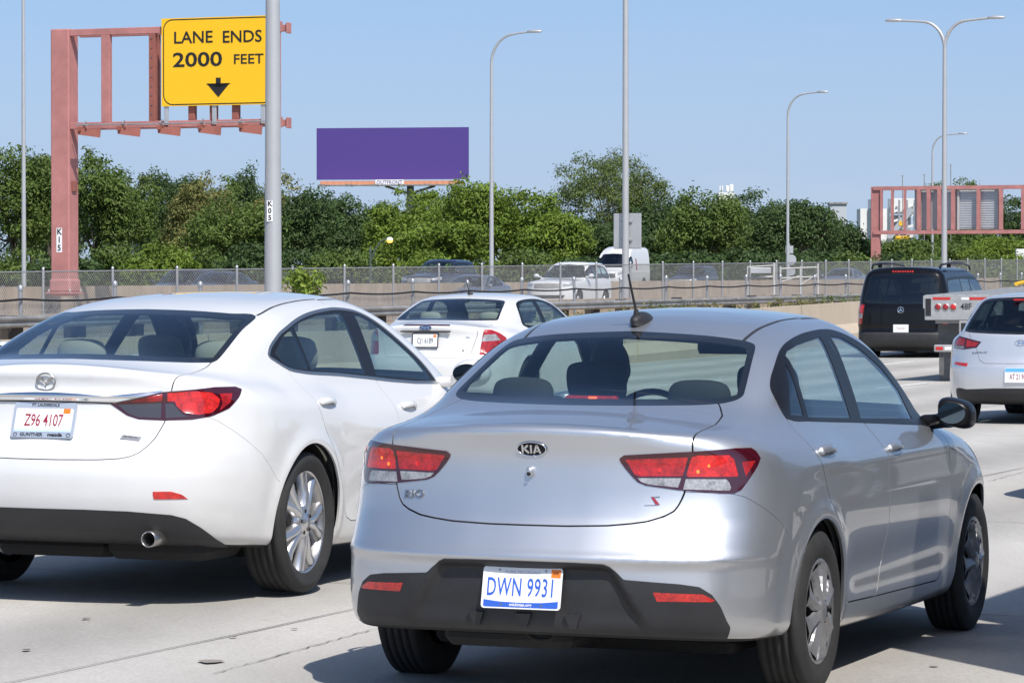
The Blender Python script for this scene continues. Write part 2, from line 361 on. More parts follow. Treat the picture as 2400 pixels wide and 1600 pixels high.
def lens(name,col,emit=0.,ribs=90.,rough=.12):
    """moulded lamp lens: fine ribs and a mottled reflector behind"""
    m,n,l,b=nt(name); b.inputs['Roughness'].default_value=rough; b.inputs['Coat Weight'].default_value=1; b.inputs['Coat Roughness'].default_value=.02
    tc=n.new('ShaderNodeTexCoord'); w=n.new('ShaderNodeTexNoise'); w.inputs['Scale'].default_value=26; w.inputs['Detail'].default_value=3; l.new(tc.outputs['Object'],w.inputs[0])
    r=n.new('ShaderNodeValToRGB'); r.color_ramp.elements[0].position=.40; r.color_ramp.elements[1].position=.85
    r.color_ramp.elements[0].color=(*[c*.45 for c in col],1); r.color_ramp.elements[1].color=(*[min(1,c*1.15) for c in col],1); vo=n.new('ShaderNodeTexVoronoi'); vo.inputs['Scale'].default_value=95; l.new(tc.outputs['Object'],vo.inputs[0]); av=n.new('ShaderNodeMath'); av.operation='MULTIPLY_ADD'; av.inputs[1].default_value=.35; l.new(vo.outputs['Distance'],av.inputs[0]); l.new(w.outputs[0],av.inputs[2]); l.new(av.outputs[0],r.inputs[0]); l.new(r.outputs[0],b.inputs['Base Color'])
    wv=n.new('ShaderNodeTexWave'); wv.inputs['Scale'].default_value=ribs; wv.bands_direction='Z'; l.new(tc.outputs['Object'],wv.inputs[0])
    bp=n.new('ShaderNodeBump'); bp.inputs['Strength'].default_value=.25; bp.inputs['Distance'].default_value=.004; l.new(wv.outputs[0],bp.inputs['Height']); l.new(bp.outputs[0],b.inputs['Normal'])
    if emit: l.new(r.outputs[0],b.inputs['Emission Color']); b.inputs['Emission Strength'].default_value=emit
    return m
MT={}
def M(k,fn=None):
    if k not in MT: MT[k]=fn()
    return MT[k]
MT['silver']=paint('silver_paint',(.605,.618,.642),metal=.90,rough=.43,dirt=.12)
MT['white']=paint('white_paint',(.66,.66,.655),rough=.4,dirt=.22)
MT['white2']=paint('white_paint_warm',(.67,.665,.65),rough=.4,dirt=.15)
MT['silver2']=paint('pale_silver_paint',(.68,.69,.71),metal=.6,rough=.36)
MT['black']=paint('black_paint',(.004,.004,.005),rough=.3,dirt=.05); _b=MT['black'].node_tree.nodes['Principled BSDF']; _b.inputs['Coat Weight'].default_value=.55; _b.inputs['Specular IOR Level'].default_value=.1
MT['navy']=paint('dark_blue_paint',(.012,.02,.045),metal=.2,rough=.35)
MT['charcoal']=paint('charcoal_paint',(.03,.034,.042),metal=.3,rough=.35)
MT['grey']=paint('grey_paint',(.19,.21,.25),metal=.6,rough=.35)
MT['glass']=glass('tinted_glass'); MT['privacy']=glass('privacy_glass',(.05,.06,.07)); MT['midglass']=glass('smoked_glass',(.25,.31,.31))
MT['clear']=glass('clear_lens',(.93,.93,.93))
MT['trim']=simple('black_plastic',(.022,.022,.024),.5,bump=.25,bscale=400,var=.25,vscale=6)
MT['gloss']=simple('gloss_black',(.008,.008,.010),.35,spec=.25)
MT['frit']=simple('window_border_black',(.010,.011,.013),.10,coat=.5)
MT['rubber']=simple('tyre_rubber',(.022,.022,.022),.75,var=.35,vscale=12,bump=.2,bscale=150)
MT['dark']=simple('cabin_dark',(.018,.019,.021),.7)
MT['under']=simple('underbody_black',(.012,.012,.012),.85)
MT['seat']=simple('seat_charcoal',(.03,.031,.034),.85); MT['beige']=simple('seat_beige',(.36,.33,.28),.75)
MT['chrome']=simple('chrome',(.78,.79,.80),.07,metal=1.); MT['alloy']=simple('alloy_wheel',(.62,.62,.63),.28,metal=.9,coat=.4)
MT['cover']=simple('wheel_cover_silver',(.27,.27,.28),.42,metal=.6,coat=.2,var=.2,vscale=10); MT['steel']=simple('brushed_steel',(.42,.41,.40),.32,metal=.95)
MT['red']=lens('red_lens_lit',(.56,.014,.010),.10); MT['redmid']=lens('red_lens_dim',(.42,.010,.010),.04); MT['redoff']=lens('red_lens',(.36,.008,.010),0.); MT['redrim']=simple('dark_red_lens',(.045,.003,.008),.07,coat=1.)
MT['refl']=lens('reflector_red',(.55,.02,.012),.0,160.); MT['clr']=lens('reverse_lens',(.34,.345,.36),0.,70.); MT['smoke']=simple('smoked_lens',(.05,.045,.05),.1,coat=1.)
MT['bulb']=simple('lit_bulb_red',(.9,.1,.02),.3,emit=(1,.16,.03),es=1.4)
MT['platew']=simple('plate_white',(.78,.79,.80),.45); MT['plateb']=simple('plate_pale_blue',(.52,.66,.86),.45)
MT['pblue']=simple('print_blue',(.03,.11,.52),.45); MT['pred']=simple('print_dark_red',(.28,.015,.035),.45); MT['pblack']=simple('print_black',(.015,.015,.018),.5)
MT['porange']=simple('sticker_orange',(.80,.20,.02),.5); MT['pwhite']=simple('print_white',(.8,.8,.8),.5)
# ------------------------------------------------------------------ car building
def part_from(sh,mask,name,mat,parent,rim=.012,lift=0.):
    F=sh.F[mask]
    if len(F)==0: return None
    ids,inv=np.unique(F,return_inverse=True); F=inv.reshape(-1,3); V=sh.V[ids]; N=sh.b.normals(V); V=V+N*lift
    polys=[F]; Vs=[V]; Ns=[N]; sm=[np.ones(len(F),bool)]
    if rim:
        E=np.concatenate([F[:,[0,1]],F[:,[1,2]],F[:,[2,0]]]); key=np.sort(E,1); k=key[:,0]*(len(V)+1)+key[:,1]; u,c=np.unique(k,return_counts=True)
        E=E[np.isin(k,u[c==1])]
        if len(E):
            a,b=V[E[:,0]],V[E[:,1]]; na,nb=N[E[:,0]],N[E[:,1]]; r=np.cross(b-a,na); r/=np.maximum(np.linalg.norm(r,axis=1),1e-9)[:,None]
            n=len(E); base=len(V); Vs.append(np.concatenate([a,b,b-nb*rim,a-na*rim])); Ns.append(np.concatenate([r,r,r,r]))
            i=np.arange(n); polys.append(np.stack([base+n+i,base+i,base+3*n+i,base+2*n+i],1)); sm.append(np.ones(n,bool))
    me=raw_mesh(name,np.concatenate(Vs),polys,None,np.concatenate(sm),np.concatenate(Ns)); return link(name,me,mat,parent)
def blob(name,fn,lo,hi,h,mat,parent,sub=True):
    V,Q=surface_nets(fn,lo,hi,h)
    e=.003
    for _ in range(3):
        v=fn(V[:,0],V[:,1],V[:,2]); g=np.stack([(fn(*(V+d).T)-fn(*(V-d).T))/(2*e) for d in np.eye(3)*e],1); V=V-g*(np.clip(v,-h,h)/np.maximum((g*g).sum(1),1e-2))[:,None]
    me=raw_mesh(name,V,[Q],None,True); return link(name,me,mat,parent)
def capsule(x,y,z,a,b,ra,rb):
    a,b=np.array(a,float),np.array(b,float); d=b-a; t=np.clip(((x-a[0])*d[0]+(y-a[1])*d[1]+(z-a[2])*d[2])/(d@d),0,1)
    return np.sqrt((x-a[0]-d[0]*t)**2+(y-a[1]-d[1]*t)**2+(z-a[2]-d[2]*t)**2)-(ra+(rb-ra)*t)
def surf_pt(b,y,z,x0=-1.6,side='rear'):
    """point and normal where a horizontal probe meets the body"""
    if side=='rear': X=np.arange(x0,x0+1.9,.002); P=np.c_[X,np.full(len(X),y),np.full(len(X),z)]
    else: X=np.arange(1.2,.2,-.002)*(-1 if side=='right' else 1); P=np.c_[np.full(len(X),y),X,np.full(len(X),z)]   # here y is the x position
    v=b.fp_(P); i=int(np.argmax(v<0)); p=b.project(P[i:i+1])[0]; return p,b.normals(p[None])[0]
def frame_of(n,side='rear'):
    n=np.array(n); u=np.array((0,-1,0) if side=='rear' else ((1,0,0) if side=='right' else (-1,0,0)),float); u-=n*(u@n); u/=np.linalg.norm(u); return u,np.cross(n,u)
def wheel(root,x,y,z,R,wd,kind,rr,sub='wheel'):
    """tyre with a rim child; outer face towards +y before turning"""
    key=('tyre',kind)
    if key not in MT:
        g=G(); w=wd/2; s=.62
        prof=[(rr-.015,-w*.80),(rr+.012,-w*.93),(rr+.03,-w*.98),((R+rr)/2,-w*1.02),(R-.03,-w*.96),(R-.012,-w*.86)]
        ng=4; tw=w*.80
        prof.append((R-.003,-tw))
        for i in range(ng):
            c=-tw+2*tw*(i+1)/(ng+1); prof+=[(R,c-.0055),(R-.008,c-.004),(R-.008,c+.004),(R,c+.0055)]
        prof.append((R-.003,tw)); prof+=[(R-.012,w*.86),(R-.03,w*.96),((R+rr)/2,w*1.02),(rr+.03,w*.98),(rr+.012,w*.93),(rr-.015,w*.80)]
        g.lathe(prof,64,'y'); MT[key]=g.mesh('wheel'); MT[key].materials.append(MT['rubber'])
        r=G()
        if kind=='cover':
            f=w*.78; N=8
            r.lathe([(rr-.012,f-.05),(rr+.004,f),(rr-.006,f+.010),(rr-.020,f+.006)],56,'y',m=0)
            r.lathe([(.001,f-.045),(rr-.01,f-.045)],40,'y',m=1)                    # dark well behind the openings
            for i in range(N):
                a=2*math.pi*i/N
                def P(rad,da,h): return (rad*math.cos(a+da),h,-rad*math.sin(a+da))
                V=[];R_=[.045,.075,.105,.135,.16,rr-.017]; W_=[.52,.40,.26,.24,.30,.385]; H_=[.018,.016,.012,.010,.008,.006]
                for q,wq,hq in zip(R_,W_,H_):
                    V+=[P(q,-wq,f+hq-.012),P(q,-wq*.85,f+hq-.002),P(q,.05,f+hq+.012),P(q,wq*.8,f+hq),P(q,wq,f+hq-.014)]
                r.add(V,[[k*5+j,k*5+j+1,(k+1)*5+j+1,(k+1)*5+j] for k in range(len(R_)-1) for j in range(4)],0,False)
            r.lathe([(.055,f+.012),(.050,f+.024),(.030,f+.029),(.0005,f+.030)],28,'y')
        elif kind in ('alloy','alloy5'):
            f=w*.72
            r.lathe([(rr-.05,-w*.7),(rr-.035,-w*.2),(rr-.03,f-.03),(rr-.012,f+.006),(rr+.002,f+.012),(rr+.004,f+.004)],64,'y',m=2)
            r.lathe([(rr-.020,f+.002),(rr-.008,f+.010),(rr+.004,f+.013),(rr+.006,f+.006)],64,'y',m=0)
            r.lathe([(.001,-.01),(.15,-.012),(.155,-.03)],40,'y',m=2)            # brake disc
            N=10 if kind=='alloy' else 5
            for i in range(N):
                a=2*math.pi*(i//2)/5+(.185 if i%2 else -.185) if N==10 else 2*math.pi*i/5
                tw=(.12 if i%2 else -.05) if N==10 else 0
                def P(rad,da,h): return (rad*math.cos(a+da),h,-rad*math.sin(a+da))
                R_=[.05,.09,.14,.19,rr-.022]; W_=([.030,.023,.021,.024,.036] if N==10 else [.05,.05,.045,.045,.06]); H_=[.006,.010,.006,-.002,-.004]; V=[]
                for k,(q,wq,hq) in enumerate(zip(R_,W_,H_)):
                    s_=tw*(k/4)**1.5-(.10 if i%2 else -.10)*(1-k/4)*(N==10); da=wq/q
                    V+=[P(q,s_-da*1.1,f+hq-.045),P(q,s_-da,f+hq-.010),P(q,s_-da*.3,f+hq+.004),P(q,s_+da*.55,f+hq+.004),P(q,s_+da,f+hq-.014),P(q,s_+da*1.1,f+hq-.045)]
                r.add(V,[[k*6+j,k*6+j+1,(k+1)*6+j+1,(k+1)*6+j] for k in range(4) for j in range(5)],0,True)
            r.lathe([(.085,f-.03),(.078,f+.006),(.06,f+.012),(.032,f+.012),(.030,f+.018),(.0005,f+.020)],32,'y')
            for i in range(5): r.lathe([(.010,f-.002),(.010,f+.0145),(.0005,f+.0145)],10,'y',c=(.055*math.cos(1.2566*i+.6),0,-.055*math.sin(1.2566*i+.6)),m=1)
        MT[('rim',kind)]=r.mesh('rim')
        for mm in (MT['cover' if kind=='cover' else 'alloy'],MT['under'],MT['steel']): MT[('rim',kind)].materials.append(mm)
    t=bpy.data.objects.new('wheel',MT[key]); COL.objects.link(t); t.parent=root; t.location=(x,y,z); t.rotation_euler=(0,random.uniform(0,6),math.pi if y<0 else 0)
    q=bpy.data.objects.new('rim',MT[('rim',kind)]); COL.objects.link(q); q.parent=t; return t
def arch_liner(root,x,z,R,y0,y1,name='wheel_arch_liner'):
    g=G(); g.lathe([(R,y0),(R,y1)],28,'y',c=(x,0,z),a0=-.25,a1=math.pi+.25) if False else None
    V=[];n=24
    for yy in (y0,y1):
        for i in range(n+1):
            t=-.02+(math.pi+.04)*i/n; V.append((x+R*math.cos(t),yy,z+R*math.sin(t)))
    g.add(V,[[i,i+1,n+2+i,n+1+i] for i in range(n)],0,True)
    c=len(V); V2=[(x,y1 if abs(y1)<abs(y0) else y0,z)]+V[(n+1 if abs(y1)<abs(y0) else 0):(2*n+2 if abs(y1)<abs(y0) else n+1)]
    g.add(V2,[[0,i+1,i+2] for i in range(n)],0)
    return g.obj(name,MT['under'],root)
def soft(o):
    """round upholstery"""
    m=o.modifiers.new('padding','SUBSURF'); m.levels=2; m.render_levels=2
    for p in o.data.polygons: p.use_smooth=True
    return o
def seat(root,x,y,z,w=.5,hb=.62,mat='seat',head=True,lean=.3,hz=.0,hw=.26,hh=.18):
    g=G(); s,c=math.sin(lean),math.cos(lean); R=np.array([[c,0,-s],[0,1,0],[s,0,c]])
    g.box((x+.22,y,z),(.52,w,.16),bev=.05)
    o=np.array([x,y,z]); up=R@np.array([0,0,1.]); g.box(o+up*(hb/2),(.15,w*.96,hb),bev=.06,R=R)
    if head:
        g.box(o+up*(hb+.02+hh/2+hz),(.10,hw,hh),bev=.045,R=R)
        for d in (-.06,.06): g.bar(o+up*hb+np.array([0,d,0]),o+up*(hb+.06+hz)+np.array([0,d,0]),.012,.012)
    return soft(g.obj('seat',MT[mat],root))
def steering(root,x,y,z,r=.185):
    g=G(); a=.42; pts=[]
    for i in range(33):
        t=2*math.pi*i/32; pts.append((x+r*math.sin(t)*math.sin(a),y+r*math.cos(t),z+r*math.sin(t)*math.cos(a)))
    g.tube(pts,.015,8,caps=False); g.box((x,y,z),(.05,.14,.10),bev=.03,R=np.array([[math.cos(a),0,math.sin(a)],[0,1,0],[-math.sin(a),0,math.cos(a)]])); g.bar((x,y-r,z),(x,y+r,z),.03,.03); g.bar((x,y,z),(x-r*.9*math.sin(a),y,z-r*.9*math.cos(a)),.03,.03)
    return g.obj('steering_wheel',MT['dark'],root)
def person(loc,rz,roll,hx,hy,hz,label,wx,wz,shirt=(.02,.022,.03),skin=(.30,.18,.12),hair=(.015,.012,.01),turn=0.):
    """seated driver, one continuous body; coordinates of the car it sits in"""
    def fn(x,y,z):
        d=np.sqrt(((x-hx)/.098)**2+((y-hy)/.078)**2+((z-hz)/.118)**2); f=(d-1)*.08
        f=smin(f,np.sqrt(((x-hx-.10)/.02)**2+((y-hy)/.016)**2+((z-hz+.01)/.03)**2)*.015-.015,.015)
        for s in (-1,1): f=smin(f,np.sqrt(((x-hx+.01)/.025)**2+((y-hy-s*.08)/.012)**2+((z-hz)/.035)**2)*.012-.012,.01)
        f=smin(f,capsule(x,y,z,(hx-.02,hy,hz-.06),(hx-.05,hy,hz-.22),.055,.065),.03)
        t=np.sqrt((np.maximum(np.abs(y-hy)-.13,0))**2+(x-hx+.06-(hz-z-.3)*-.12)**2*1.6+np.maximum(np.abs(z-hz+.46)-.16,0)**2)-.11
        f=smin(f,t,.05)
        for s in (-1,1):
            f=smin(f,capsule(x,y,z,(hx-.05,hy+s*.20,hz-.27),(hx+.10,hy+s*.25,hz-.50),.058,.045),.04)
            f=smin(f,capsule(x,y,z,(hx+.10,hy+s*.25,hz-.50),(wx-.03,hy+s*.16,wz+.05),.045,.032),.03)
            f=smin(f,capsule(x,y,z,(wx-.03,hy+s*.16,wz+.05),(wx+.01,hy+s*.175,wz+.07),.035,.028),.02)
            f=smin(f,capsule(x,y,z,(hx-.05,hy+s*.09,hz-.70),(hx+.40,hy+s*.11,hz-.68),.085,.065),.04)
        return f
    lo=(hx-.3,hy-.42,hz-.85); hi=(max(hx+.55,wx+.1),hy+.42,hz+.16)
    m=M(('person',shirt,skin),lambda:simple('driver_clothes',shirt,.85))
    ob=blob('person',fn,lo,hi,.02,m,None); ob.location=loc; ob.rotation_euler=(roll,0,rz)
    hs=M(('skin',skin),lambda:simple('skin',skin,.55)); ob.data.materials.append(hs)
    co=np.empty(len(ob.data.vertices)*3,np.float32); ob.data.vertices.foreach_get('co',co); co=co.reshape(-1,3)
    pv=np.empty(len(ob.data.polygons)*4,np.int32); ob.data.loops.foreach_get('vertex_index',pv); z=co[pv.reshape(-1,4)].mean(1)
    ob.data.polygons.foreach_set('material_index',((z[:,2]>hz-.17)|((z[:,0]>wx-.05)&(np.abs(z[:,1]-hy)>.1))).astype(np.int32))
    def fh(x,y,z):
        d=(np.sqrt(((x-hx+.012)/.102)**2+((y-hy)/.084)**2+((z-hz-.012)/.122)**2)-1)*.08
        return smax(d,(x-hx-.055)+.35*(hz+.06-z)*(z<hz+.06),.02)
    h=blob('hair',lambda x,y,z:smax(fh(x,y,z),hz-.07-z,.02),(hx-.15,hy-.12,hz-.12),(hx+.15,hy+.12,hz+.16),.015,M(('hair',hair),lambda:simple('hair',hair,.7)),ob)
    tag(ob,label,'person'); return ob
def plate(root,p,n,w,h,name='licence_plate',base='platew',side='rear',lift=.012):
    u,v=frame_of(n,side); o=np.array(p)+np.array(n)*lift
    g=G(); g.prism(rrect(w,h,.012),o,u,v,.004); pl=g.obj(name,MT[base],root); return pl,o+np.array(n)*.0008,u,v
def oval_ring(g,o,u,v,w,h,t,th,n=36,m=0):
    A=[];n_=np.cross(u,v)
    for i in range(n):
        a=2*math.pi*i/n
        for (ww,hh,dz) in ((w/2,h/2,0),(w/2-t*.3,h/2-t*.3,th),(w/2-t*.7,h/2-t*.7,th),(w/2-t,h/2-t,0)): A.append(o+u*ww*math.cos(a)+v*hh*math.sin(a)+n_*dz)
    g.add(A,[[i*4+k,((i+1)%n)*4+k,((i+1)%n)*4+k+1,i*4+k+1] for i in range(n) for k in range(3)],m,True)
def handle(root,b,x,z,side,mat,l=.20):
    p,n=surf_pt(b,x,z,side=side); u,v=frame_of(n,side); s=1 if side=='right' else -1
    def fn(X,Y,Z):
        q=[X-p[0],Y-p[1],Z-p[2]]; a=sum(q[i]*u[i] for i in range(3)); c=sum(q[i]*v[i] for i in range(3)); e=sum(q[i]*n[i] for i in range(3))-.024*(1-(a/(l*.55))**2)
        return np.sqrt((np.maximum(np.abs(a)-l/2+.012,0))**2+(c/1.35)**2*1.+e**2*1.8)-.013
    r=l*.62
    g=G(); g.prism(ell(.105,.058,20),p+n*.0015-u*.0*s,u,v,.001); 
    return blob('door_handle',fn,p-r,p+r,.006,mat,root)
def cabin_lining(root,body,lo,hi,holes,h=.035,inset=.035,mat='dark',holes_pad=.0):
    class In(Body):
        pass
    b2=Body(body.sp); f0=b2.f; b2.f=lambda x,y,z: f0(x,y,z)+inset
    sh=Shell(b2,lo,hi,h)
    for fld in holes: sh.cut(fld,(0.,))
    c=sh.cen(); keep=np.ones(len(c),bool)
    for fld in holes: keep&=fld(c)>0
    ids,inv=np.unique(sh.F[keep],return_inverse=True); me=raw_mesh('cabin_lining',sh.V[ids],[inv.reshape(-1,3)],None,True); return link('cabin_lining',me,MT[mat],root)
# ------------------------------------------------------------------ ground and road
def concrete(name,a,b,scale=.5,streak=None,tracks=False,spots=True,rough=.85):
    m,n,l,bs=nt(name); bs.inputs['Roughness'].default_value=rough; bs.inputs['Specular IOR Level'].default_value=.25
    tc=n.new('ShaderNodeTexCoord'); mp=n.new('ShaderNodeMapping'); l.new(tc.outputs['Object'],mp.inputs[0]); mp.inputs['Rotation'].default_value=(0,0,ROADA); mp.inputs['Scale'].default_value=(1,.35,1) if streak is None else streak
    t1=n.new('ShaderNodeTexNoise'); t1.inputs['Scale'].default_value=scale; t1.inputs['Detail'].default_value=9; t1.inputs['Roughness'].default_value=.72; l.new(mp.outputs[0],t1.inputs[0])
    r=n.new('ShaderNodeValToRGB'); r.color_ramp.elements[0].position=.30; r.color_ramp.elements[1].position=.70; r.color_ramp.elements[0].color=(*a,1); r.color_ramp.elements[1].color=(*b,1); l.new(t1.outputs[0],r.inputs[0])
    t2=n.new('ShaderNodeTexNoise'); t2.inputs['Scale'].default_value=55; t2.inputs['Detail'].default_value=5; t2.inputs['Roughness'].default_value=.8; l.new(tc.outputs['Object'],t2.inputs[0])
    r2=n.new('ShaderNodeValToRGB'); r2.color_ramp.elements[0].position=.3; r2.color_ramp.elements[1].position=.7; r2.color_ramp.elements[0].color=(.74,.74,.74,1); r2.color_ramp.elements[1].color=(1.12,1.12,1.12,1); l.new(t2.outputs[0],r2.inputs[0])
    mx=n.new('ShaderNodeMix'); mx.data_type='RGBA'; mx.blend_type='MULTIPLY'; mx.inputs[0].default_value=1; l.new(r.outputs[0],mx.inputs['A']); l.new(r2.outputs[0],mx.inputs['B']); col=mx.outputs[2]
    if spots:   # tar spots and small spalls
        v=n.new('ShaderNodeTexVoronoi'); v.inputs['Scale'].default_value=2.3; mp2=n.new('ShaderNodeMapping'); mp2.inputs['Rotation'].default_value=(0,0,.2); mp2.inputs['Scale'].default_value=(.75,1.9,1); l.new(tc.outputs['Object'],mp2.inputs[0])
        nd=n.new('ShaderNodeTexNoise'); nd.inputs['Scale'].default_value=9; l.new(tc.outputs['Object'],nd.inputs[0]); ad=n.new('ShaderNodeMixRGB'); ad.blend_type='ADD'; ad.inputs[0].default_value=.12; l.new(mp2.outputs[0],ad.inputs[1]); l.new(nd.outputs[1],ad.inputs[2]); l.new(ad.outputs[0],v.inputs[0])
        lt=n.new('ShaderNodeMapRange'); lt.inputs['From Min'].default_value=.055; lt.inputs['From Max'].default_value=.03; l.new(v.outputs['Distance'],lt.inputs[0])
        th=n.new('ShaderNodeMath'); th.operation='GREATER_THAN'; th.inputs[1].default_value=.62; sx=n.new('ShaderNodeSeparateColor'); l.new(v.outputs['Color'],sx.inputs[0]); l.new(sx.outputs[0],th.inputs[0])
        mm=n.new('ShaderNodeMath'); mm.operation='MULTIPLY'; l.new(lt.outputs[0],mm.inputs[0]); l.new(th.outputs[0],mm.inputs[1]); m3=n.new('ShaderNodeMath'); m3.operation='MULTIPLY'; m3.inputs[1].default_value=.6; l.new(mm.outputs[0],m3.inputs[0])
        mx2=n.new('ShaderNodeMix'); mx2.data_type='RGBA'; l.new(m3.outputs[0],mx2.inputs[0]); l.new(col,mx2.inputs['A']); mx2.inputs['B'].default_value=(.09,.085,.08,1); col=mx2.outputs[2]
    if tracks:  # wheel paths polished darker along each lane, oil drips between them
        mt_=n.new('ShaderNodeMapping'); l.new(tc.outputs['Object'],mt_.inputs[0]); mt_.inputs['Rotation'].default_value=(0,0,ROADA); sp_=n.new('ShaderNodeSeparateXYZ'); l.new(mt_.outputs[0],sp_.inputs[0])
        fr_=n.new('ShaderNodeMath'); fr_.operation='MULTIPLY'; fr_.inputs[1].default_value=2*math.pi/1.8; l.new(sp_.outputs[0],fr_.inputs[0]); sn=n.new('ShaderNodeMath'); sn.operation='COSINE'; l.new(fr_.outputs[0],sn.inputs[0])
        tn=n.new('ShaderNodeTexNoise'); tn.inputs['Scale'].default_value=1.4; tn.inputs['Detail'].default_value=6; l.new(mp.outputs[0],tn.inputs[0]); ml=n.new('ShaderNodeMath'); ml.operation='MULTIPLY'; l.new(sn.outputs[0],ml.inputs[0]); l.new(tn.outputs[0],ml.inputs[1])
        mr_=n.new('ShaderNodeMapRange'); mr_.inputs['From Min'].default_value=-.6; mr_.inputs['From Max'].default_value=.6; mr_.inputs['To Min'].default_value=1.06; mr_.inputs['To Max'].default_value=.76; l.new(ml.outputs[0],mr_.inputs[0])
        mx4=n.new('ShaderNodeMix'); mx4.data_type='RGBA'; mx4.blend_type='MULTIPLY'; mx4.inputs[0].default_value=1; l.new(col,mx4.inputs['A']); l.new(mr_.outputs[0],mx4.inputs['B']); col=mx4.outputs[2]
    l.new(col,bs.inputs['Base Color'])
    bp=n.new('ShaderNodeBump'); bp.inputs['Strength'].default_value=.5; bp.inputs['Distance'].default_value=.004; l.new(t2.outputs[0],bp.inputs['Height']); l.new(bp.outputs[0],bs.inputs['Normal'])
    return m
MT['road']=concrete('pale_concrete_road',(.40,.38,.35),(.52,.50,.465),tracks=True)
MT['wall']=concrete('tan_concrete',(.40,.33,.25),(.52,.44,.345),.9,streak=(1,1,.25),spots=False)
MT['wallstain']=concrete('stained_concrete',(.26,.205,.155),(.47,.385,.29),1.1,streak=(1.2,1.2,.3),spots=True)
MT['galv']=simple('galvanised_steel',(.42,.425,.43),.42,metal=.6,var=.15,vscale=3)
MT['galvd']=simple('weathered_steel',(.33,.325,.31),.55,metal=.4,var=.4,vscale=2)
MT['post_dark']=simple('old_timber_block',(.06,.052,.045),.85,var=.4,vscale=5)
MT['polegrey']=simple('pole_grey',(.47,.475,.48),.42,metal=.35,var=.06,vscale=2)
MT['pink']=simple('faded_red_paint',(.43,.18,.165),.6,var=.22,vscale=1.6)
MT['pinkd']=simple('darker_red_paint',(.29,.095,.07),.6,var=.3,vscale=1.5)  # darker, more mottled copy of the faded red
MT['yellow']=simple('sign_yellow',(.84,.485,.016),.45,spec=.3); MT['signblack']=simple('sign_black',(.012,.012,.012),.5)
MT['signback']=simple('aluminium_back',(.52,.53,.54),.4,metal=.5,var=.1,vscale=2)
MT['cable']=simple('black_cable',(.012,.012,.013),.6); MT['grass']=simple('dry_grass_soil',(.11,.12,.045),.95,var=.5,vscale=.6)
MT['wire']=simple('fence_wire',(.50,.50,.50),.4,metal=.5)
CROSS=pch([(-60,-.5),(-20,-.25),(0,-.05),(4.4,0),(8,.045),(12,.062),(16,.05),(22.4,.02),(30,.0)]); RISE=pch([(-80,0),(0,0),(40,0),(56,.03),(66,.10),(80,.24),(120,.68),(200,1.5),(420,3.)])
def rz_(t,L): return float(CROSS(L)+RISE(t))
def strip(name,ts,Ls,zf,mat,kind='structure'):
    V=[];nt_,nl=len(ts),len(Ls)
    for t in ts:
        for L in Ls: V.append(RL(t,L,zf(t,L)))
    Q=np.array([[i*nl+j,i*nl+j+1,(i+1)*nl+j+1,(i+1)*nl+j] for i in range(nt_-1) for j in range(nl-1)])
    o=link(name,raw_mesh(name,V,[Q[:,::-1]]),mat); tag(o,kind=kind); return o
# the land: one sheet out to the horizon
V=[];R_=[0,30,60,120,200,320,500,900,1600,3500]; A_=36
def land(x,y):
    L=-x*math.cos(ROADA)+y*math.sin(ROADA); t=x*math.sin(ROADA)+y*math.cos(ROADA); base=float(RISE(min(t,420)))*.55 if t>0 else 0
    return (-.6 if L<23 else (.45 if L<60 else .75))+base*(.6 if L>23 else 1.)-.12
for r in R_[1:]:
    for k in range(A_): a=2*math.pi*k/A_; x,y=r*math.cos(a),r*math.sin(a); V.append((x,y,land(x,y)))
V.append((0,0,-.75)); Q=np.array([[i*A_+k,i*A_+(k+1)%A_,(i+1)*A_+(k+1)%A_,(i+1)*A_+k] for i in range(len(R_)-2) for k in range(A_)])
tri=np.array([[len(V)-1,k,(k+1)%A_] for k in range(A_)]); tag(link('ground',raw_mesh('ground',V,[Q[:,::-1] if False else Q,tri]),MT['grass']),kind='structure')
road=strip('road',list(np.arange(-60,40,4.))+list(np.arange(40,130,5.))+[140,170,210,260,320,400],[-30,-20,-12,-6,-2.5,1.,4.6,8.2,11.8,15.4,19,22.3],rz_,MT['road'])
# slab joints (open, tar-filled) and lane dashes
MT['tar']=simple('tar_joint',(.13,.12,.11),.8,var=.4,vscale=4); MT['lane']=simple('worn_lane_paint',(.72,.72,.70),.7,var=.25,vscale=6)
def ground_line(pts,w,mat,name,parent,dz=.004,jit=0.):
    V=[];n=len(pts)
    for i,(t,L) in enumerate(pts):
        a=pts[min(i+1,n-1)];b=pts[max(i-1,0)]; d=np.array([a[0]-b[0],a[1]-b[1]]); d/=np.linalg.norm(d); nn=np.array([-d[1],d[0]])*w/2*(1+random.uniform(-jit,jit))
        for s in (1,-1): V.append(RL(t+nn[0]*s,L+nn[1]*s,rz_(t,L)+dz))
    Q=np.array([[2*i,2*i+1,2*i+3,2*i+2] for i in range(n-1)]); me=raw_mesh(name,V,[Q]); o=link(name,me,mat,parent); return o
def wob(p,q,n,amp):
    return [(p[0]+(q[0]-p[0])*i/n+random.uniform(-amp,amp),p[1]+(q[1]-p[1])*i/n+random.uniform(-amp,amp)) for i in range(n+1)]
for L in (2.6,6.25,9.85,13.4,17.0,-1.0,-4.6):
    ground_line(wob((-20,L+.28),(120,L+.28),150,.012),.010,MT['tar'],'slab_joint',road,.003,.5)
    t=-14+random.random()*4+(3.2 if abs(L-6.25)<.1 else 0)
    while t<120:
        ground_line(wob((t,L),(t+3.05,L),12,.008),.11,MT['lane'],'lane_dash',road,.004,.12); t+=12.2
for t in np.arange(3.5,110,6.1):
    ground_line(wob((t,-9),(t+.4,21.5),90,.010),.009,MT['tar'],'slab_joint',road,.0035,.6)
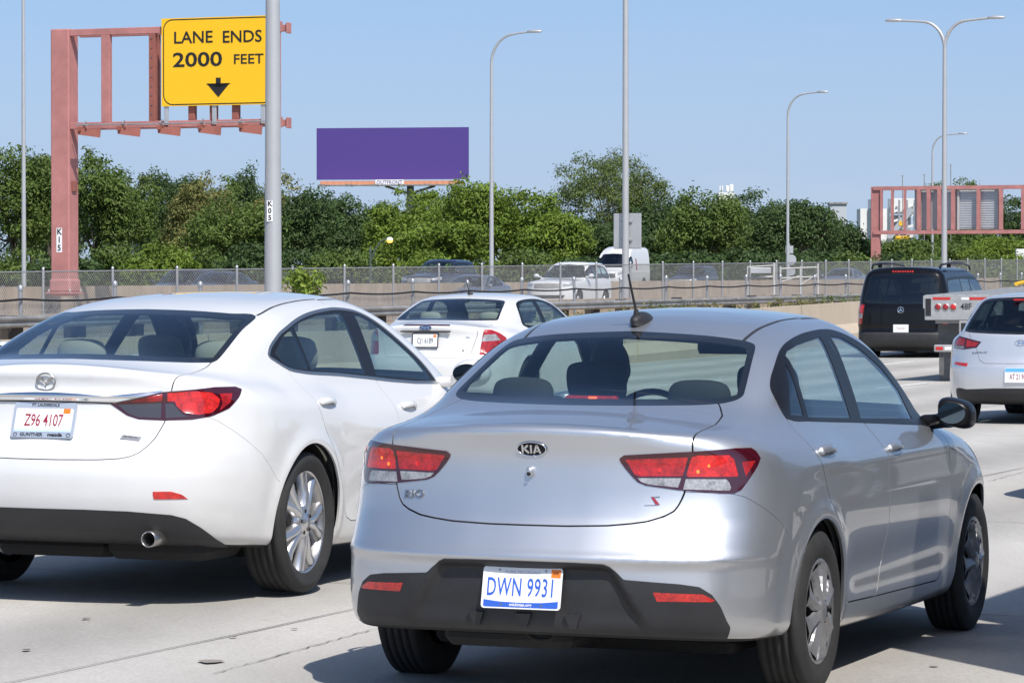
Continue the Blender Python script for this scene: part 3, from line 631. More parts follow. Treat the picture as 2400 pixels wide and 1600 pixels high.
# hairline cracks and a square patch in the foreground slabs
def gpt(px,py):
    d=CAMH*FPX/(py-HOR); x=(px-1200)/FPX*d; return (x*math.sin(ROADA)+d*math.cos(ROADA),-x*math.cos(ROADA)+d*math.sin(ROADA))
for p,q in (((500,1592),(880,1486)),((2318,1136),(2420,1108))):
    ground_line(wob(gpt(*p),gpt(*q),26,.008),.006,MT['tar'],'crack',road,.003,.7)
def blotch(px,py,w,h,mat,name,seed):
    rr=random.Random(seed); t0,L0=gpt(px,py); V=[RL(t0,L0,rz_(t0,L0)+.005)]; n=14
    for i in range(n):
        a=2*math.pi*i/n; r=rr.uniform(.6,1.1); t=t0+h*r*math.sin(a); L=L0+w*r*math.cos(a); V.append(RL(t,L,rz_(t,L)+.005))
    link(name,raw_mesh(name,V,[np.array([[0,i+1,(i+1)%n+1] for i in range(n)])]),mat,road)
MT['patch']=concrete('road_patch',(.24,.22,.20),(.33,.30,.27),3.,spots=False)
for i,(px,py,w,h) in enumerate(((495,1566,.055,.07),(200,1472,.022,.03),(545,1510,.02,.02),(722,1396,.02,.02),(905,1398,.03,.03),(60,1545,.02,.03),(2190,1558,.02,.02),(690,1490,.02,.02),(1000,1475,.03,.02))): blotch(px,py,w,h,MT['patch'] if i==0 else MT['tar'],'tar_spot',i)
# shoulder and far carriageway
zf=lambda t,L:.66+.0028*(t-90)
strip('far_carriageway',list(np.arange(-40,420,20.)),[37.5,42,47,52,57,62,70,78],lambda t,L:zf(t,L),MT['road'])
strip('median_strip',list(np.arange(-40,420,20.)),[22.7,26,30,34,36.9],lambda t,L:.45+.0075*(t-60),MT['wallstain'])
# ------------------------------------------------------------------ walls
def lin(a,b): return lambda t:a[1]+(b[1]-a[1])*(t-a[0])/(b[0]-a[0])
def wall(name,L,ts,top,prof,mat,label):
    """prof: (offset towards the road, drop below the top)"""
    V=[];k=len(prof)
    for t in ts:
        for o,d in prof: V.append(RL(t,L-o,top(t)-d))
    n=len(ts); Q=[[i*k+j,i*k+j+1,(i+1)*k+j+1,(i+1)*k+j] for i in range(n-1) for j in range(k-1)]
    o=link(name,raw_mesh(name,V,[np.array(Q)],None,False),mat); tag(o,label,'wall'); return o
jers=[(-.08,1.6),(-.08,0),(.08,0),(.11,.5),(.30,.72),(.30,1.6)]
ntop=lin((63.9,.985),(78.3,1.205)); bt=lambda t:ntop(t) if t>56 else .865+max(0,(t-30))*.000
tb=list(np.arange(-30,60,6.))+list(np.arange(60,150,3.))+[180,240,320]
nb=wall('median_barrier',22.4,tb,bt,jers,MT['wall'],'low tan concrete barrier along the left edge of the near carriageway')
for t in np.arange(33,130,6.):
    g=G(); a=RL(t,22.4-.085,0); 
    g.add([RL(t-.012,22.4-.1165,bt(t)-.49),RL(t+.012,22.4-.1165,bt(t)-.49),RL(t+.012,22.4-.083,bt(t)-.005),RL(t-.012,22.4-.083,bt(t)-.005)],[[0,1,2,3]]); g.obj('barrier_joint',MT['tar'],nb)
wtop=lin((88,1.60),(168,2.02)); ltop=lin((66.5,.98),(125.6,1.40))
wall('kerb_wall',37.0,list(np.arange(20,200,6.))+[240,320,420],ltop,[(-.12,1.2),(-.12,0),(.12,0),(.12,1.4)],MT['wallstain'],'low stained wall at the foot of the tall chain link fence')
fw=wall('fence_wall',49.6,list(np.arange(20,200,4.))+[240,320,420],wtop,[(-.12,1.5),(-.12,0),(.12,0),(.12,1.6)],MT['wallstain'],'long tan wall dividing the far carriageways behind the fence')
# ------------------------------------------------------------------ guardrail
gr=empty('guardrail',RL(60,25.)); tag(gr,'grey steel guardrail on dark posts behind the low tan barrier','guardrail')
gtop=lin((44,1.13),(90,1.40)); off=RL(60,25.)
prof=[(.0,0),(.04,-.018),(.05,-.05),(.01,-.08),(.01,-.095),(.05,-.125),(.04,-.157),(.0,-.175)]
V=[];ts=list(np.arange(30,190,2.))
for t in ts:
    for o,d in prof: V.append(RL(t,25-.0-o,gtop(t)+d+random.uniform(-.004,.004))-off)
k=len(prof); link('rail',raw_mesh('rail',V,[np.array([[i*k+j,i*k+j+1,(i+1)*k+j+1,(i+1)*k+j] for i in range(len(ts)-1) for j in range(k-1)])],None,True),MT['galvd'],gr)
g=G(); g.box((0,0,-.50),(.20,.20,1.05),bev=.01); g.box((.12,0,-.20),(.10,.26,.36),bev=.01); pm=g.mesh('guardrail_post'); pm.materials.append(MT['post_dark'])
for t in np.arange(31,190,1.905):
    o=bpy.data.objects.new('guardrail_post',pm); COL.objects.link(o); o.parent=gr; o.location=RL(t,25.22,gtop(t)-.02+random.uniform(-.03,.03))-off; o.rotation_euler=(random.uniform(-.03,.03),0,-ROADA+random.uniform(-.06,.06))
# ------------------------------------------------------------------ fences
def chain(name,parent,t0,t1,L,zb,zt,pitch,r,off):
    """diamond wire mesh made of real wires"""
    A=[];h=zt(0)-zb(0); st=pitch*2
    for s in (1,-1):
        t=t0-h
        while t<t1+h:
            ta,tb_=t,t+s*h
            for a,b_,za,zb_ in ((ta,tb_,0.,1.),):
                pa,pb=np.array([a,0.]),np.array([b_,1.])
                lo,hi=0.,1.
                for q in (t0,t1):
                    pass
                f0=0. if t0<=a<=t1 else ((t0-a)/(b_-a) if (a<t0) else (t1-a)/(b_-a)); f1=1. if t0<=b_<=t1 else ((t0-a)/(b_-a) if b_<t0 else (t1-a)/(b_-a))
                if f0<0 or f1>1 or f0>=f1: continue
                A.append((a+(b_-a)*f0,f0,a+(b_-a)*f1,f1,s))
            t+=st
    V=[];Q=[]
    for (ta,fa,tb_,fb,s) in A:
        P=RL(ta,L+s*r,zb(ta)+(zt(ta)-zb(ta))*fa)-off; R2=RL(tb_,L+s*r,zb(tb_)+(zt(tb_)-zb(tb_))*fb)-off; n0=len(V)
        d=np.array([HD[0],HD[1],0])*r; e=np.array([RT[0],RT[1],0])*r; up=np.array([0,0,r*.6])
        for c in (P,R2): V+=[c-d*1.0,c-e,c+d*1.0]
        Q+=[[n0,n0+1,n0+4,n0+3],[n0+1,n0+2,n0+5,n0+4],[n0+2,n0,n0+3,n0+5]]
    o=link(name,raw_mesh(name,V,[np.array(Q)]),MT['wire'],parent); tag(o,kind='stuff'); return o
TL,T0=35.15,63.12
ftop=lin((63.1,1.885),(117.,2.46)); fbot=lambda t:ftop(t)-1.22
tf=empty('chain_link_fence',RL(T0,TL)); tag(tf,'tall chain link fence in front of the stained wall and far traffic','fence'); off=RL(T0,TL)
g=G(); g.tube([(0,0,-1.35),(0,0,.06)],.030,8); g.lathe([(.036,.05),(.030,.085),(.001,.10)],8); fp=g.mesh('fence_post'); fp.materials.append(MT['galv'])
for i in range(-9,46):
    t=T0+3.05*i; o=bpy.data.objects.new('fence_post',fp); COL.objects.link(o); o.parent=tf; o.location=RL(t,TL-.05,ftop(t))-off; o.rotation_euler=(random.uniform(-.01,.01),random.uniform(-.012,.012),0)
g=G(); g.tube([RL(t,TL,ftop(t))-off for t in np.arange(T0-27,T0+138,6.)],.017,6); g.obj('top_rail',MT['galv'],tf)
chain('wire_mesh',tf,T0-27,T0+40,TL,fbot,ftop,.042,.0044,off); chain('wire_mesh',tf,T0+40,T0+137,TL,fbot,ftop,.06,.0056,off)
NL=26.
cz=lin((44,1.355),(89,1.665)); nf=empty('low_fence',RL(60,NL)); tag(nf,'low galvanised post fence with black top cable by the guardrail','fence'); off=RL(60,NL)
g=G(); g.tube([(0,0,-1.2),(0,0,.0)],.032,8); g.lathe([(.044,-.03),(.046,.02),(.025,.05),(.001,.06)],8); fp2=g.mesh('fence_post'); fp2.materials.append(MT['galv'])
npx=[967,1095,1223,1345,1455,1561,1657,1749,1829,1909,1982]; tsn=[pxt(p,NL) for p in npx]; step=(tsn[-1]-tsn[0])/(len(tsn)-1)
tsn=[tsn[0]-step*i for i in range(9,0,-1)]+tsn+[tsn[-1]+step*i for i in range(1,16)]
for t in tsn:
    o=bpy.data.objects.new('fence_post',fp2); COL.objects.link(o); o.parent=nf; o.location=RL(t,NL,cz(t)+.19+random.uniform(-.03,.03))-off; o.rotation_euler=(random.uniform(-.03,.03),random.uniform(-.03,.03),0)
cp=[]
for a,b_ in zip(tsn[:-1],tsn[1:]):
    for f in np.arange(0,1,.2): t=a+(b_-a)*f; cp.append(RL(t,NL-.05,cz(t)-.035*math.sin(math.pi*f))-off)
g=G(); g.tube(cp,.019,6); g.obj('top_cable',MT['cable'],nf)
g=G(); g.tube([p-np.array([0,0,.42]) for p in cp],.010,5); g.obj('lower_cable',MT['galvd'],nf)
chain('wire_mesh',nf,32,66,NL,lambda t:cz(t)-1.0,cz,.042,.0048,off)
# white pipe gate frames and a blank panel set in the fences
MT['whitepipe']=simple('white_pipe',(.42,.42,.41),.5,var=.12)
gt=empty('pipe_gate',at(1800,690,100)); tag(gt,'white pipe gate frame with a blank panel set into the fence','gate'); off=at(1800,690,100)
def pp(*pts,d=100.,r=.022,name='gate_pipe'):
    g=G(); g.tube([at(x,y,d)-off for x,y in pts],r,8); g.obj(name,MT['whitepipe'],gt)
pp((1752,700),(1752,624)); pp((1814,690),(1814,616),r=.045); pp((1752,626),(1814,622)); pp((1754,652),(1814,648),r=.03)
g=G(); c=at(1783,634,99.8)-off; g.box(c,(.60,.04,.16),rz=-.1,bev=.01); g.obj('blank_panel',MT['signback'],gt)
for y in (630,652): pp((1827,y),(1919,y-4),d=97)
for x in (1829,1876,1917): pp((x,690),(x,624+(0 if x<1900 else -6)),d=97,r=.03)
pp((1827,662),(1876,646),d=97,r=.02); pp((1876,668),(1919,640),d=97,r=.02)
# ------------------------------------------------------------------ overhead sign gantry beside the far carriageway
def gframe(name,base,label,cat): e=empty(name,base,-ROADA); tag(e,label,cat); return e      # local x = right across the road, y = along it
D0=100.; gb=at(152,694,D0); ga=gframe('sign_gantry',gb,'faded red steel cantilever gantry whose column is marked K15','gantry')
S0=D0/FPX
def lx0(px):
    X=(px-1200)/FPX; return (X*gb[1]-gb[0])/(RT[0]-X*RT[1])
BE=lx0(660)
zt=lambda py,d=D0:CAMH+(HOR-py)/FPX*d-gb[2]
g=G(); g.box((0,0,zt(71)/2),(.60,.58,zt(71)),bev=.03); g.box((0,0,.10),(.82,.80,.05)); g.box((0,0,.30),(.70,.68,.4),bev=.06); g.obj('column',MT['pink'],ga)
g=G(); 
for x in (-.34,.34):
    for y in (-.33,.33): g.lathe([(.035,.12),(.035,.2),(.001,.21)],6,c=(x,y,0))
tag(g.obj('anchor_bolts',MT['galvd'],ga),kind='stuff')
g=G(); g.box((.34,-.02,zt(437)),(.05,.26,.30),bev=.01); g.obj('access_box',MT['pinkd'],ga)
for yy,(za,nm) in ((-.16,(zt(80),'beam')),(.42,(zt(80),'beam')),(-.16,(zt(297),'beam')),(.42,(zt(297),'beam'))):
    g=G(); g.box(((.302+BE)/2,yy,za),(BE-.302,.17,.19),bev=.012); g.box((BE+.03,yy,za),(.06,.26,.30),bev=.01); g.obj(nm,MT['pink'],ga)
zc=(zt(80)+zt(297))/2; hz=zt(80)-zt(297)-.19
UP=[lx0(p) for p in (257,352,366,458,508,560,652)]
for x,mt in zip(UP,('pink','pinkd','pinkd','pinkd','pinkd','pinkd','pink')):
    for yy in ((.42,) if x==UP[1] else (-.16,)):
        g=G(); g.box((x,yy,zc),(.27 if mt=='pink' else .20,.17,hz-.002),bev=.01); g.obj('upright',MT[mt],ga)
g=G(); 
for z in np.arange(zc-hz/2+.2,zc+hz/2-.1,.27): g.lathe([(.022,0),(.022,.02),(.001,.024)],6,'y',c=(UP[2],-.27,z))
tag(g.obj('rivets',MT['galv'],ga),kind='stuff')
for i in range(5):
    x=.62+1.28*i; g=G(); g.prism([(0,0),(.62,.0),(.62,-.02),(.60,-.26),(.03,-.18),(.0,-.16)],(x+.15,-.62,zt(297)-.10),(1,.35,0),(0,0,1),.05); g.bar((x+.2,-.7,zt(297)-.12),(x+.2,.5,zt(297)-.12),.09,.11); g.obj('light_bracket',MT['pinkd'],ga)
g=G(); g.tube([(.6,-.40,zt(297)+.02),(3.,-.42,zt(297)+.0),(BE,-.40,zt(297)+.02)],.022,6); g.obj('conduit',MT['galv'],ga)
for x in (.85,2.1,3.3,4.6,5.8): g=G(); g.tube([(x,-.28,zt(297)+.12),(x+.02,-.5,zt(297)-.0),(x+.22,-.62,zt(297)-.02)],.026,6); g.obj('lamp_arm',MT['galv'],ga)
for x in (lx0(402),lx0(514),lx0(628)): g=G(); g.box((x,-.30,zt(272)),(.13,.05,.70),bev=.008); g.obj('sign_hanger',MT['signback'],ga)
# yellow sign
def lx(px): # gantry-local x seen at photograph column px
    X=(px-1200)/FPX; y=-.4
    return (X*(gb[1]+y*HD[1])-gb[0]-y*HD[0])/(RT[0]-X*RT[1])
sx0,sx1=lx(378),lx(643); szt,szb=zt(55),zt(257); sw,shh=sx1-sx0,szt-szb
sg=empty('lane_sign',ga.matrix_basis@Vector((0,0,0)),0); sg.location=gb; sg.rotation_euler=(0,0,-ROADA); tag(sg,'yellow LANE ENDS 2000 FEET sign with a black down arrow on the gantry','sign')
O=np.array([(sx0+sx1)/2,-.36,(szt+szb)/2]); U,Vv=np.array([1.,0,0]),np.array([0,0,1.])
g=G(); g.prism([(-sw/2,-shh/2),(sw/2,-shh/2),(sw/2,shh/2),(-sw/2,shh/2)],O,U,Vv,.06); g.obj('sign_panel',MT['yellow'],sg)
a=rrect(sw-.10,shh-.06,.30,8); b2=rrect(sw-.16,shh-.12,.27,8); k=len(a); Vb=[O+U*p[0]+Vv*p[1]+np.array([0,-.004,0]) for p in a+b2]
g=G(); g.add(Vb,[[i,(i+1)%k,k+(i+1)%k,k+i] for i in range(k)]); g.obj('sign_border',MT['signblack'],sg)
def stx(s,px,py,sz,sxx,bold=.012):
    x=(px-184)/505.*6.25+.31+.03 if False else 0
    return s
def lx(px): # gantry-local x seen at photograph column px
    X=(px-1200)/FPX; c,s=math.cos(ROADA),math.sin(ROADA); y=-.4   # point gb + x*RT + y*HD
    return (X*(gb[1]+y*HD[1])-gb[0]-y*HD[0])/(RT[0]-X*RT[1])
fl=lambda px,py:(lx(px),-.37,zt(py,D0-.364*lx(px)))
for s,px0,px1,py,hpx,bold in (('LANE',408,498,92,27,.006),('ENDS',522,613,90,27,.006),('2000',405,520,144,32,.010),('FEET',548,617,142,22,.005)):
    x0,x1=lx(px0),lx(px1); zc_=fl((px0+px1)/2,py)[2]; hgt=hpx*S0/.70
    o=text_part('sign_text',s,hgt,((x0+x1)/2,-.368,zc_),U,Vv,MT['signblack'],sg,bold=bold*hgt*1.6,th=.004)
    me=o.data; xs=np.array([v.co.x for v in me.vertices]); w=xs.max()-xs.min(); cxm=(xs.max()+xs.min())/2
    for v_ in me.vertices: v_.co.x=(x0+x1)/2+(v_.co.x-cxm)*(x1-x0)/w
ax,az=lx(511),fl(511,207)[2]; g=G(); g.prism([(-.075,.27),(.075,.27),(.075,.0),(.375,.09),(.36,.13-.02),(.0,-.28),(-.36,.11),(-.375,.09),(-.075,.0)],(ax,-.368,az),U,Vv,.004); g.obj('down_arrow',MT['signblack'],sg)
# marker strips with post numbers
def marker(parent,chars,o,u,v,w,h,name='marker_strip'):
    n=np.cross(u,v); g=G(); g.prism([(-w/2,-h/2),(w/2,-h/2),(w/2,h/2),(-w/2,h/2)],o,u,v,.004); mk=g.obj(name,MT['platew'],parent); k=len(chars)
    for i,c in enumerate(chars): text_part('marker_text',c,h/k*1.02,np.array(o)+n*.002+np.array(v)*(h/2-h/k*(i+.5)),u,v,MT['signblack'],mk,sx=.95,bold=.012*h)
marker(ga,'K15',(-.02,-.294,zt(563)),U,Vv,.18,.70)
# ------------------------------------------------------------------ lamp posts
def lamp_post(px,d,topy,base_z,arms,label,rb,rt,arm=2.0,sign=None,rise=1.35,name='lamp_post',yaw=None):
    p=at(px,HOR,d); base=np.array([p[0],p[1],base_z]); e=empty(name,base,-ROADA if yaw is None else yaw); tag(e,label,'lamp post',None)
    H=CAMH+(HOR-topy)/FPX*d-base_z
    g=G(); hh=H-rise if arms else H; n=14
    g.tube([(0,0,z) for z in np.linspace(0,hh,n)],np.linspace(rb,rt,n),14); g.lathe([(rb*1.9,0),(rb*1.9,.05),(rb*1.15,.08),(rb*1.05,.3)],16); g.obj('pole',MT['polegrey'],e)
    for s in arms:
        c=[];m=12
        for i in range(m+1):
            f=i/m; a=f*math.pi/2*.97; c.append((s*rise*.78*(1-math.cos(a)),0,hh-.02+rise*.93*math.sin(a)))
        c+=[(s*arm*.62,0,hh+rise*.945),(s*arm*.86,0,hh+rise*.975)]
        g=G(); g.tube(c,[rt*.95]*6+[rt*.8]*6+[rt*.65]*3,10); ar=g.obj('lamp_arm',MT['polegrey'],e)
        def fh(x,y,z): return smax(np.sqrt(((x)/.36)**2+(y/.15)**2+((z)/.085)**2)*.1-.1,-.055-z,.02)
        if 'cobra' not in MT:
            tmp=blob('lamp_head',fh,(-.42,-.2,-.12),(.42,.2,.12),.025,MT['signback'],None); MT['cobra']=tmp.data; bpy.data.objects.remove(tmp)
        lh=bpy.data.objects.new('lamp_head',MT['cobra']); COL.objects.link(lh); lh.parent=ar; lh.location=(s*(arm*.86+.28),0,hh+rise*.985)
    return e,H
k5,_=lamp_post(640,57.,-60,.35,[],'thick grey pole marked K05 in front of the yellow sign',.152,.118)
o=np.array([.012,-.150,CAMH+(HOR-495)/FPX*57-.35]); 
marker(k5,'K05',o+np.array([0,-.0,0]),np.array([math.cos(ROADA-.07),math.sin(ROADA-.07),0]),np.array([0,0,1.]),.095,.345)
lamp_post(56,120.,-60,.9,[],'slim grey pole at the far left edge beside the red gantry',.085,.055)
lamp_post(1152,150.,77,1.0,[1],'single arm lamp post just right of the purple billboard',.105,.065,2.0)
pl_,H_=lamp_post(1466,112.,-60,.8,[],'tall grey pole with a blank sign back in front of the airy tree',.115,.09)
g=G(); g.box((.02,.14,CAMH+(HOR-541)/FPX*112-.8),(.95,.03,1.16),bev=.02); g.obj('sign_back',MT['signback'],pl_)
for dz in (-.3,.3): g=G(); g.box((.0,.10,CAMH+(HOR-541)/FPX*112-.8+dz),(.4,.06,.05)); g.obj('sign_clamp',MT['galv'],pl_)
lamp_post(1846,200.,217,1.2,[1],'single arm lamp post above the dark trees, right of centre',.10,.065,2.1)
lp3,_=lamp_post(2185,262.,314,1.3,[1],'farthest single arm lamp post, half hidden by the double lamp post',.11,.07,2.4)
lamp_post(2213,135.,45,1.1,[1,-1],'lamp post with two arms rising over the far red gantry',.12,.075,2.05,rise=1.15)
# round sign backs on a low post by the fence
sp=empty('round_sign_post',at(1850,650,205)); tag(sp,'small grey post with round and square sign backs behind the fence','sign post')
g=G(); g.tube([(0,0,-1.2),(0,0,2.)],.04,8); g.obj('post',MT['galv'],sp); g=G(); g.prism(ell(.62,.62),(.1,-.05,1.05),(1,0,0),(0,0,1),.02); g.obj('round_sign',MT['signback'],sp); g=G(); g.box((0,-.05,1.65),(.45,.02,.45)); g.obj('square_sign',MT['signback'],sp); g=G(); g.prism(ell(.5,.5),(.1,-.05,.35),(1,0,0),(0,0,1),.02); g.obj('round_sign',MT['signback'],sp)
# amber street lamp; emission stands in for sun on its globe
d=160.; sb=at(868,650,d); sl_=empty('street_lamp',sb); tag(sl_,'small green street lamp with an amber globe, glowing as if sunlit, among the trees','street lamp')
MT['lampgreen']=simple('lamp_green',(.05,.075,.06),.5); MT['amber']=simple('amber_globe',(.9,.45,.12),.25,emit=(1,.42,.08),es=1.1); MT['globe']=simple('globe_top',(.85,.83,.8),.25)
zz=lambda py:CAMH+(HOR-py)/FPX*d-sb[2]; q=d/FPX
g=G(); g.tube([(0,0,-2),(0,0,zz(590))],.045,8); g.lathe([(.06,zz(592)),(.07,zz(588)),(.03,zz(580)),(.002,zz(576))],8); g.obj('post',MT['lampgreen'],sl_)
g=G(); g.tube([(0,0,zz(606)),(.10,0,zz(596)),(.28,0,zz(580)),(.45,0,zz(568)),(.6,0,zz(562)),(.76,0,zz(560))],.035,8); g.tube([(0,0,zz(612)),(.14,0,zz(600)),(.2,0,zz(590))],.025,6); g.obj('lamp_arm',MT['lampgreen'],sl_)
g=G(); g.lathe([(.02,-.16),(.10,-.13),(.145,-.06),(.15,0)],16,c=(.90,0,zz(562))); g.obj('amber_globe',MT['amber'],sl_); g=G(); g.lathe([(.15,0),(.14,.06),(.09,.11),(.002,.13)],16,c=(.90,0,zz(562))); g.obj('lamp_top',MT['globe'],sl_)
# ------------------------------------------------------------------ far gantry with sign backs
D1=250.; gb2=at(2053,620,D1); gf=gframe('far_gantry',gb2,'distant faded red gantry carrying the ribbed backs of signs','gantry'); z2=lambda py:CAMH+(HOR-py)/FPX*D1-gb2[2]; sc=D1/FPX/RT[0]
fx=lambda px:(px-2053)*sc*.985
g=G(); g.box((0,0,z2(438)/2-1),(.62,.55,z2(438)+2),bev=.02); g.obj('column',MT['pink'],gf)
for py in (442,545):
    for yy in (-.3,.5): g=G(); g.box((7.,yy,z2(py)),(14.2,.2,.26)); g.obj('beam',MT['pink'],gf)
for px in (2068,2093,2121,2153,2175,2199,2230,2287,2337,2386): g=G(); g.box((fx(px),-.3,z2(493)),(.16 if px<2130 else .26,.24,z2(442)-z2(545)-.27)); g.obj('upright',MT['pink'],gf)
rib=G(); w=fx(2333)-fx(2140); 
rib.box((fx(2140)+w/2,.10,z2(490)),(w,.05,z2(442)-z2(538)))
MT['panelback']=simple('pale_panel_back',(.56,.58,.60),.5,var=.08,vscale=2); rb=rib.obj('sign_back',MT['panelback'],gf)
for i in range(17): g=G(); zq=z2(446)+(z2(534)-z2(446))*i/16; g.box((fx(2140)+w/2,.06,zq),(w-.02,.05,.05)); g.obj('sign_rib',MT['galv'],gf)
for px in (2146,2190,2240,2327): g=G(); g.box((fx(px),-.06,z2(490)),(.15,.12,z2(440)-z2(540))); g.obj('sign_post',MT['whitepipe'],gf)
g=G(); g.box((fx(2384)+.5,.1,z2(480)),(1.,.05,2.6)); g.obj('sign_back',MT['panelback'],gf)
# ------------------------------------------------------------------ purple billboard
D2=300.; bb=at(920,640,D2); bl=empty('billboard',bb,-.16); tag(bl,'plain purple billboard on an orange catwalk above the trees','billboard'); zb=lambda py:CAMH+(HOR-py)/FPX*D2-bb[2]; sb2=D2/FPX
MT['purple']=simple('billboard_purple',(.078,.044,.235),.55); MT['orange']=simple('orange_catwalk',(.62,.27,.15),.6,var=.2)
W2=355*sb2*1.02; g=G(); g.box((0,0,(zb(300)+zb(421))/2),(W2,.25,zb(300)-zb(421))); g.obj('poster_panel',MT['purple'],bl)
g=G(); g.box((.0,-.25,zb(429)),(W2*.94,.5,.32)); g.obj('apron',MT['orange'],bl)
for i in range(24): g=G(); g.box((-W2*.46+i*W2*.92/23,-.52,zb(429)),(.06,.03,.34)); g.obj('apron_rib',MT['orange'],bl)
g=G(); g.box((0,-.75,zb(435)),(W2*.95,1.1,.10)); g.obj('catwalk',MT['galvd'],bl)
for i in range(6): g=G(); x=-W2*.43+i*W2*.86/5; g.bar((x,-.4,zb(436)),(x,-2.2,zb(437)),.10,.12); g.box((x,-2.2,zb(436)),(.5,.25,.2)); g.obj('lamp_arm',MT['galvd'],bl)
g=G(); g.box((-.15,-.56,zb(428.5)),(2.5,.05,.50)); pn=g.obj('name_plate',MT['platew'],bl); text_part('name_text','OUTFRONT',.46,(-.15,-.60,zb(428.5)),(1,0,0),(0,0,1),simple('grey_print',(.25,.22,.3),.6),pn,sx=.92,bold=.012)
g=G(); g.tube([(1.5,.4,-2),(1.5,.4,zb(432))],.32,14); g.obj('post',MT['galvd'],bl)
for s in (-1,1): g=G(); g.bar((1.5+s*.3,.3,zb(452)),(1.5+s*2.2,.3,zb(436)),.2,.2); g.obj('brace',MT['galvd'],bl)
# ------------------------------------------------------------------ foliage
def leaf_mat(name,a,b):
    m,n,l,bs=nt(name); n.remove(bs); gi=n.new('ShaderNodeNewGeometry'); r=n.new('ShaderNodeValToRGB'); r.color_ramp.elements[0].color=(*a,1); r.color_ramp.elements[1].color=(*b,1); l.new(gi.outputs['Random Per Island'],r.inputs[0])
    tc=n.new('ShaderNodeTexCoord'); t=n.new('ShaderNodeTexNoise'); t.inputs['Scale'].default_value=.45; t.inputs['Detail'].default_value=3; l.new(tc.outputs['Object'],t.inputs[0])
    mr=n.new('ShaderNodeMapRange'); mr.inputs['From Min'].default_value=.3; mr.inputs['From Max'].default_value=.7; mr.inputs['To Min'].default_value=.72; mr.inputs['To Max'].default_value=1.3; l.new(t.outputs[0],mr.inputs[0])
    mx=n.new('ShaderNodeMix'); mx.data_type='RGBA'; mx.blend_type='MULTIPLY'; mx.inputs[0].default_value=1; l.new(r.outputs[0],mx.inputs['A']); l.new(mr.outputs[0],mx.inputs['B'])
    d=n.new('ShaderNodeBsdfPrincipled'); d.inputs['Roughness'].default_value=.55; d.inputs['Specular IOR Level'].default_value=.3; tr=n.new('ShaderNodeBsdfTranslucent'); ms=n.new('ShaderNodeMixShader'); ms.inputs[0].default_value=.28
    l.new(mx.outputs[2],d.inputs['Base Color']); l.new(mx.outputs[2],tr.inputs[0]); l.new(d.outputs[0],ms.inputs[1]); l.new(tr.outputs[0],ms.inputs[2]); l.new(ms.outputs[0],n['Material Output'].inputs[0]); return m
LEAF=dict(bright=leaf_mat('leaves_bright',(.115,.185,.024),(.190,.262,.038)),mid=leaf_mat('leaves_green',(.080,.135,.028),(.140,.195,.044)),dark=leaf_mat('leaves_dark',(.048,.090,.028),(.085,.135,.042)),
  seed=leaf_mat('leaves_seeding',(.105,.130,.035),(.285,.26,.09)),airy=leaf_mat('leaves_airy',(.095,.140,.042),(.160,.205,.062)),young=leaf_mat('leaves_young',(.14,.23,.03),(.30,.38,.07)))
MT['bark']=simple('bark',(.085,.07,.055),.9,var=.4,vscale=3); MT['barkl']=simple('pale_bark',(.22,.19,.16),.9,var=.3,vscale=3)
def leaves(C,n,spread,size,rng,flat=.6):
    k=len(C); P=np.repeat(C,n,0)+rng.normal(0,1,(k*n,3))*np.array([spread,spread,spread*flat]); m=len(P)
    o=P-np.repeat(C,n,0); o/=np.maximum(np.linalg.norm(o,axis=1),1e-6)[:,None]; nn=o*.9+np.array([0,0,.55])+rng.normal(0,.33,(m,3)); nn/=np.linalg.norm(nn,axis=1)[:,None]   # leaves face outward and up from their spray
    a=rng.normal(0,1,(m,3)); a-=nn*(a*nn).sum(1)[:,None]; a/=np.linalg.norm(a,axis=1)[:,None]; b=np.cross(nn,a)
    s=size*rng.uniform(.6,1.25,m)[:,None]; w=s*.5; up=np.cross(a,b)*s*.18
    V=np.stack([P-a*s*.6,P+b*w*.55+up,P+a*s*.6,P-b*w*.55+up],1).reshape(-1,3); return V,np.arange(m*4).reshape(-1,4)
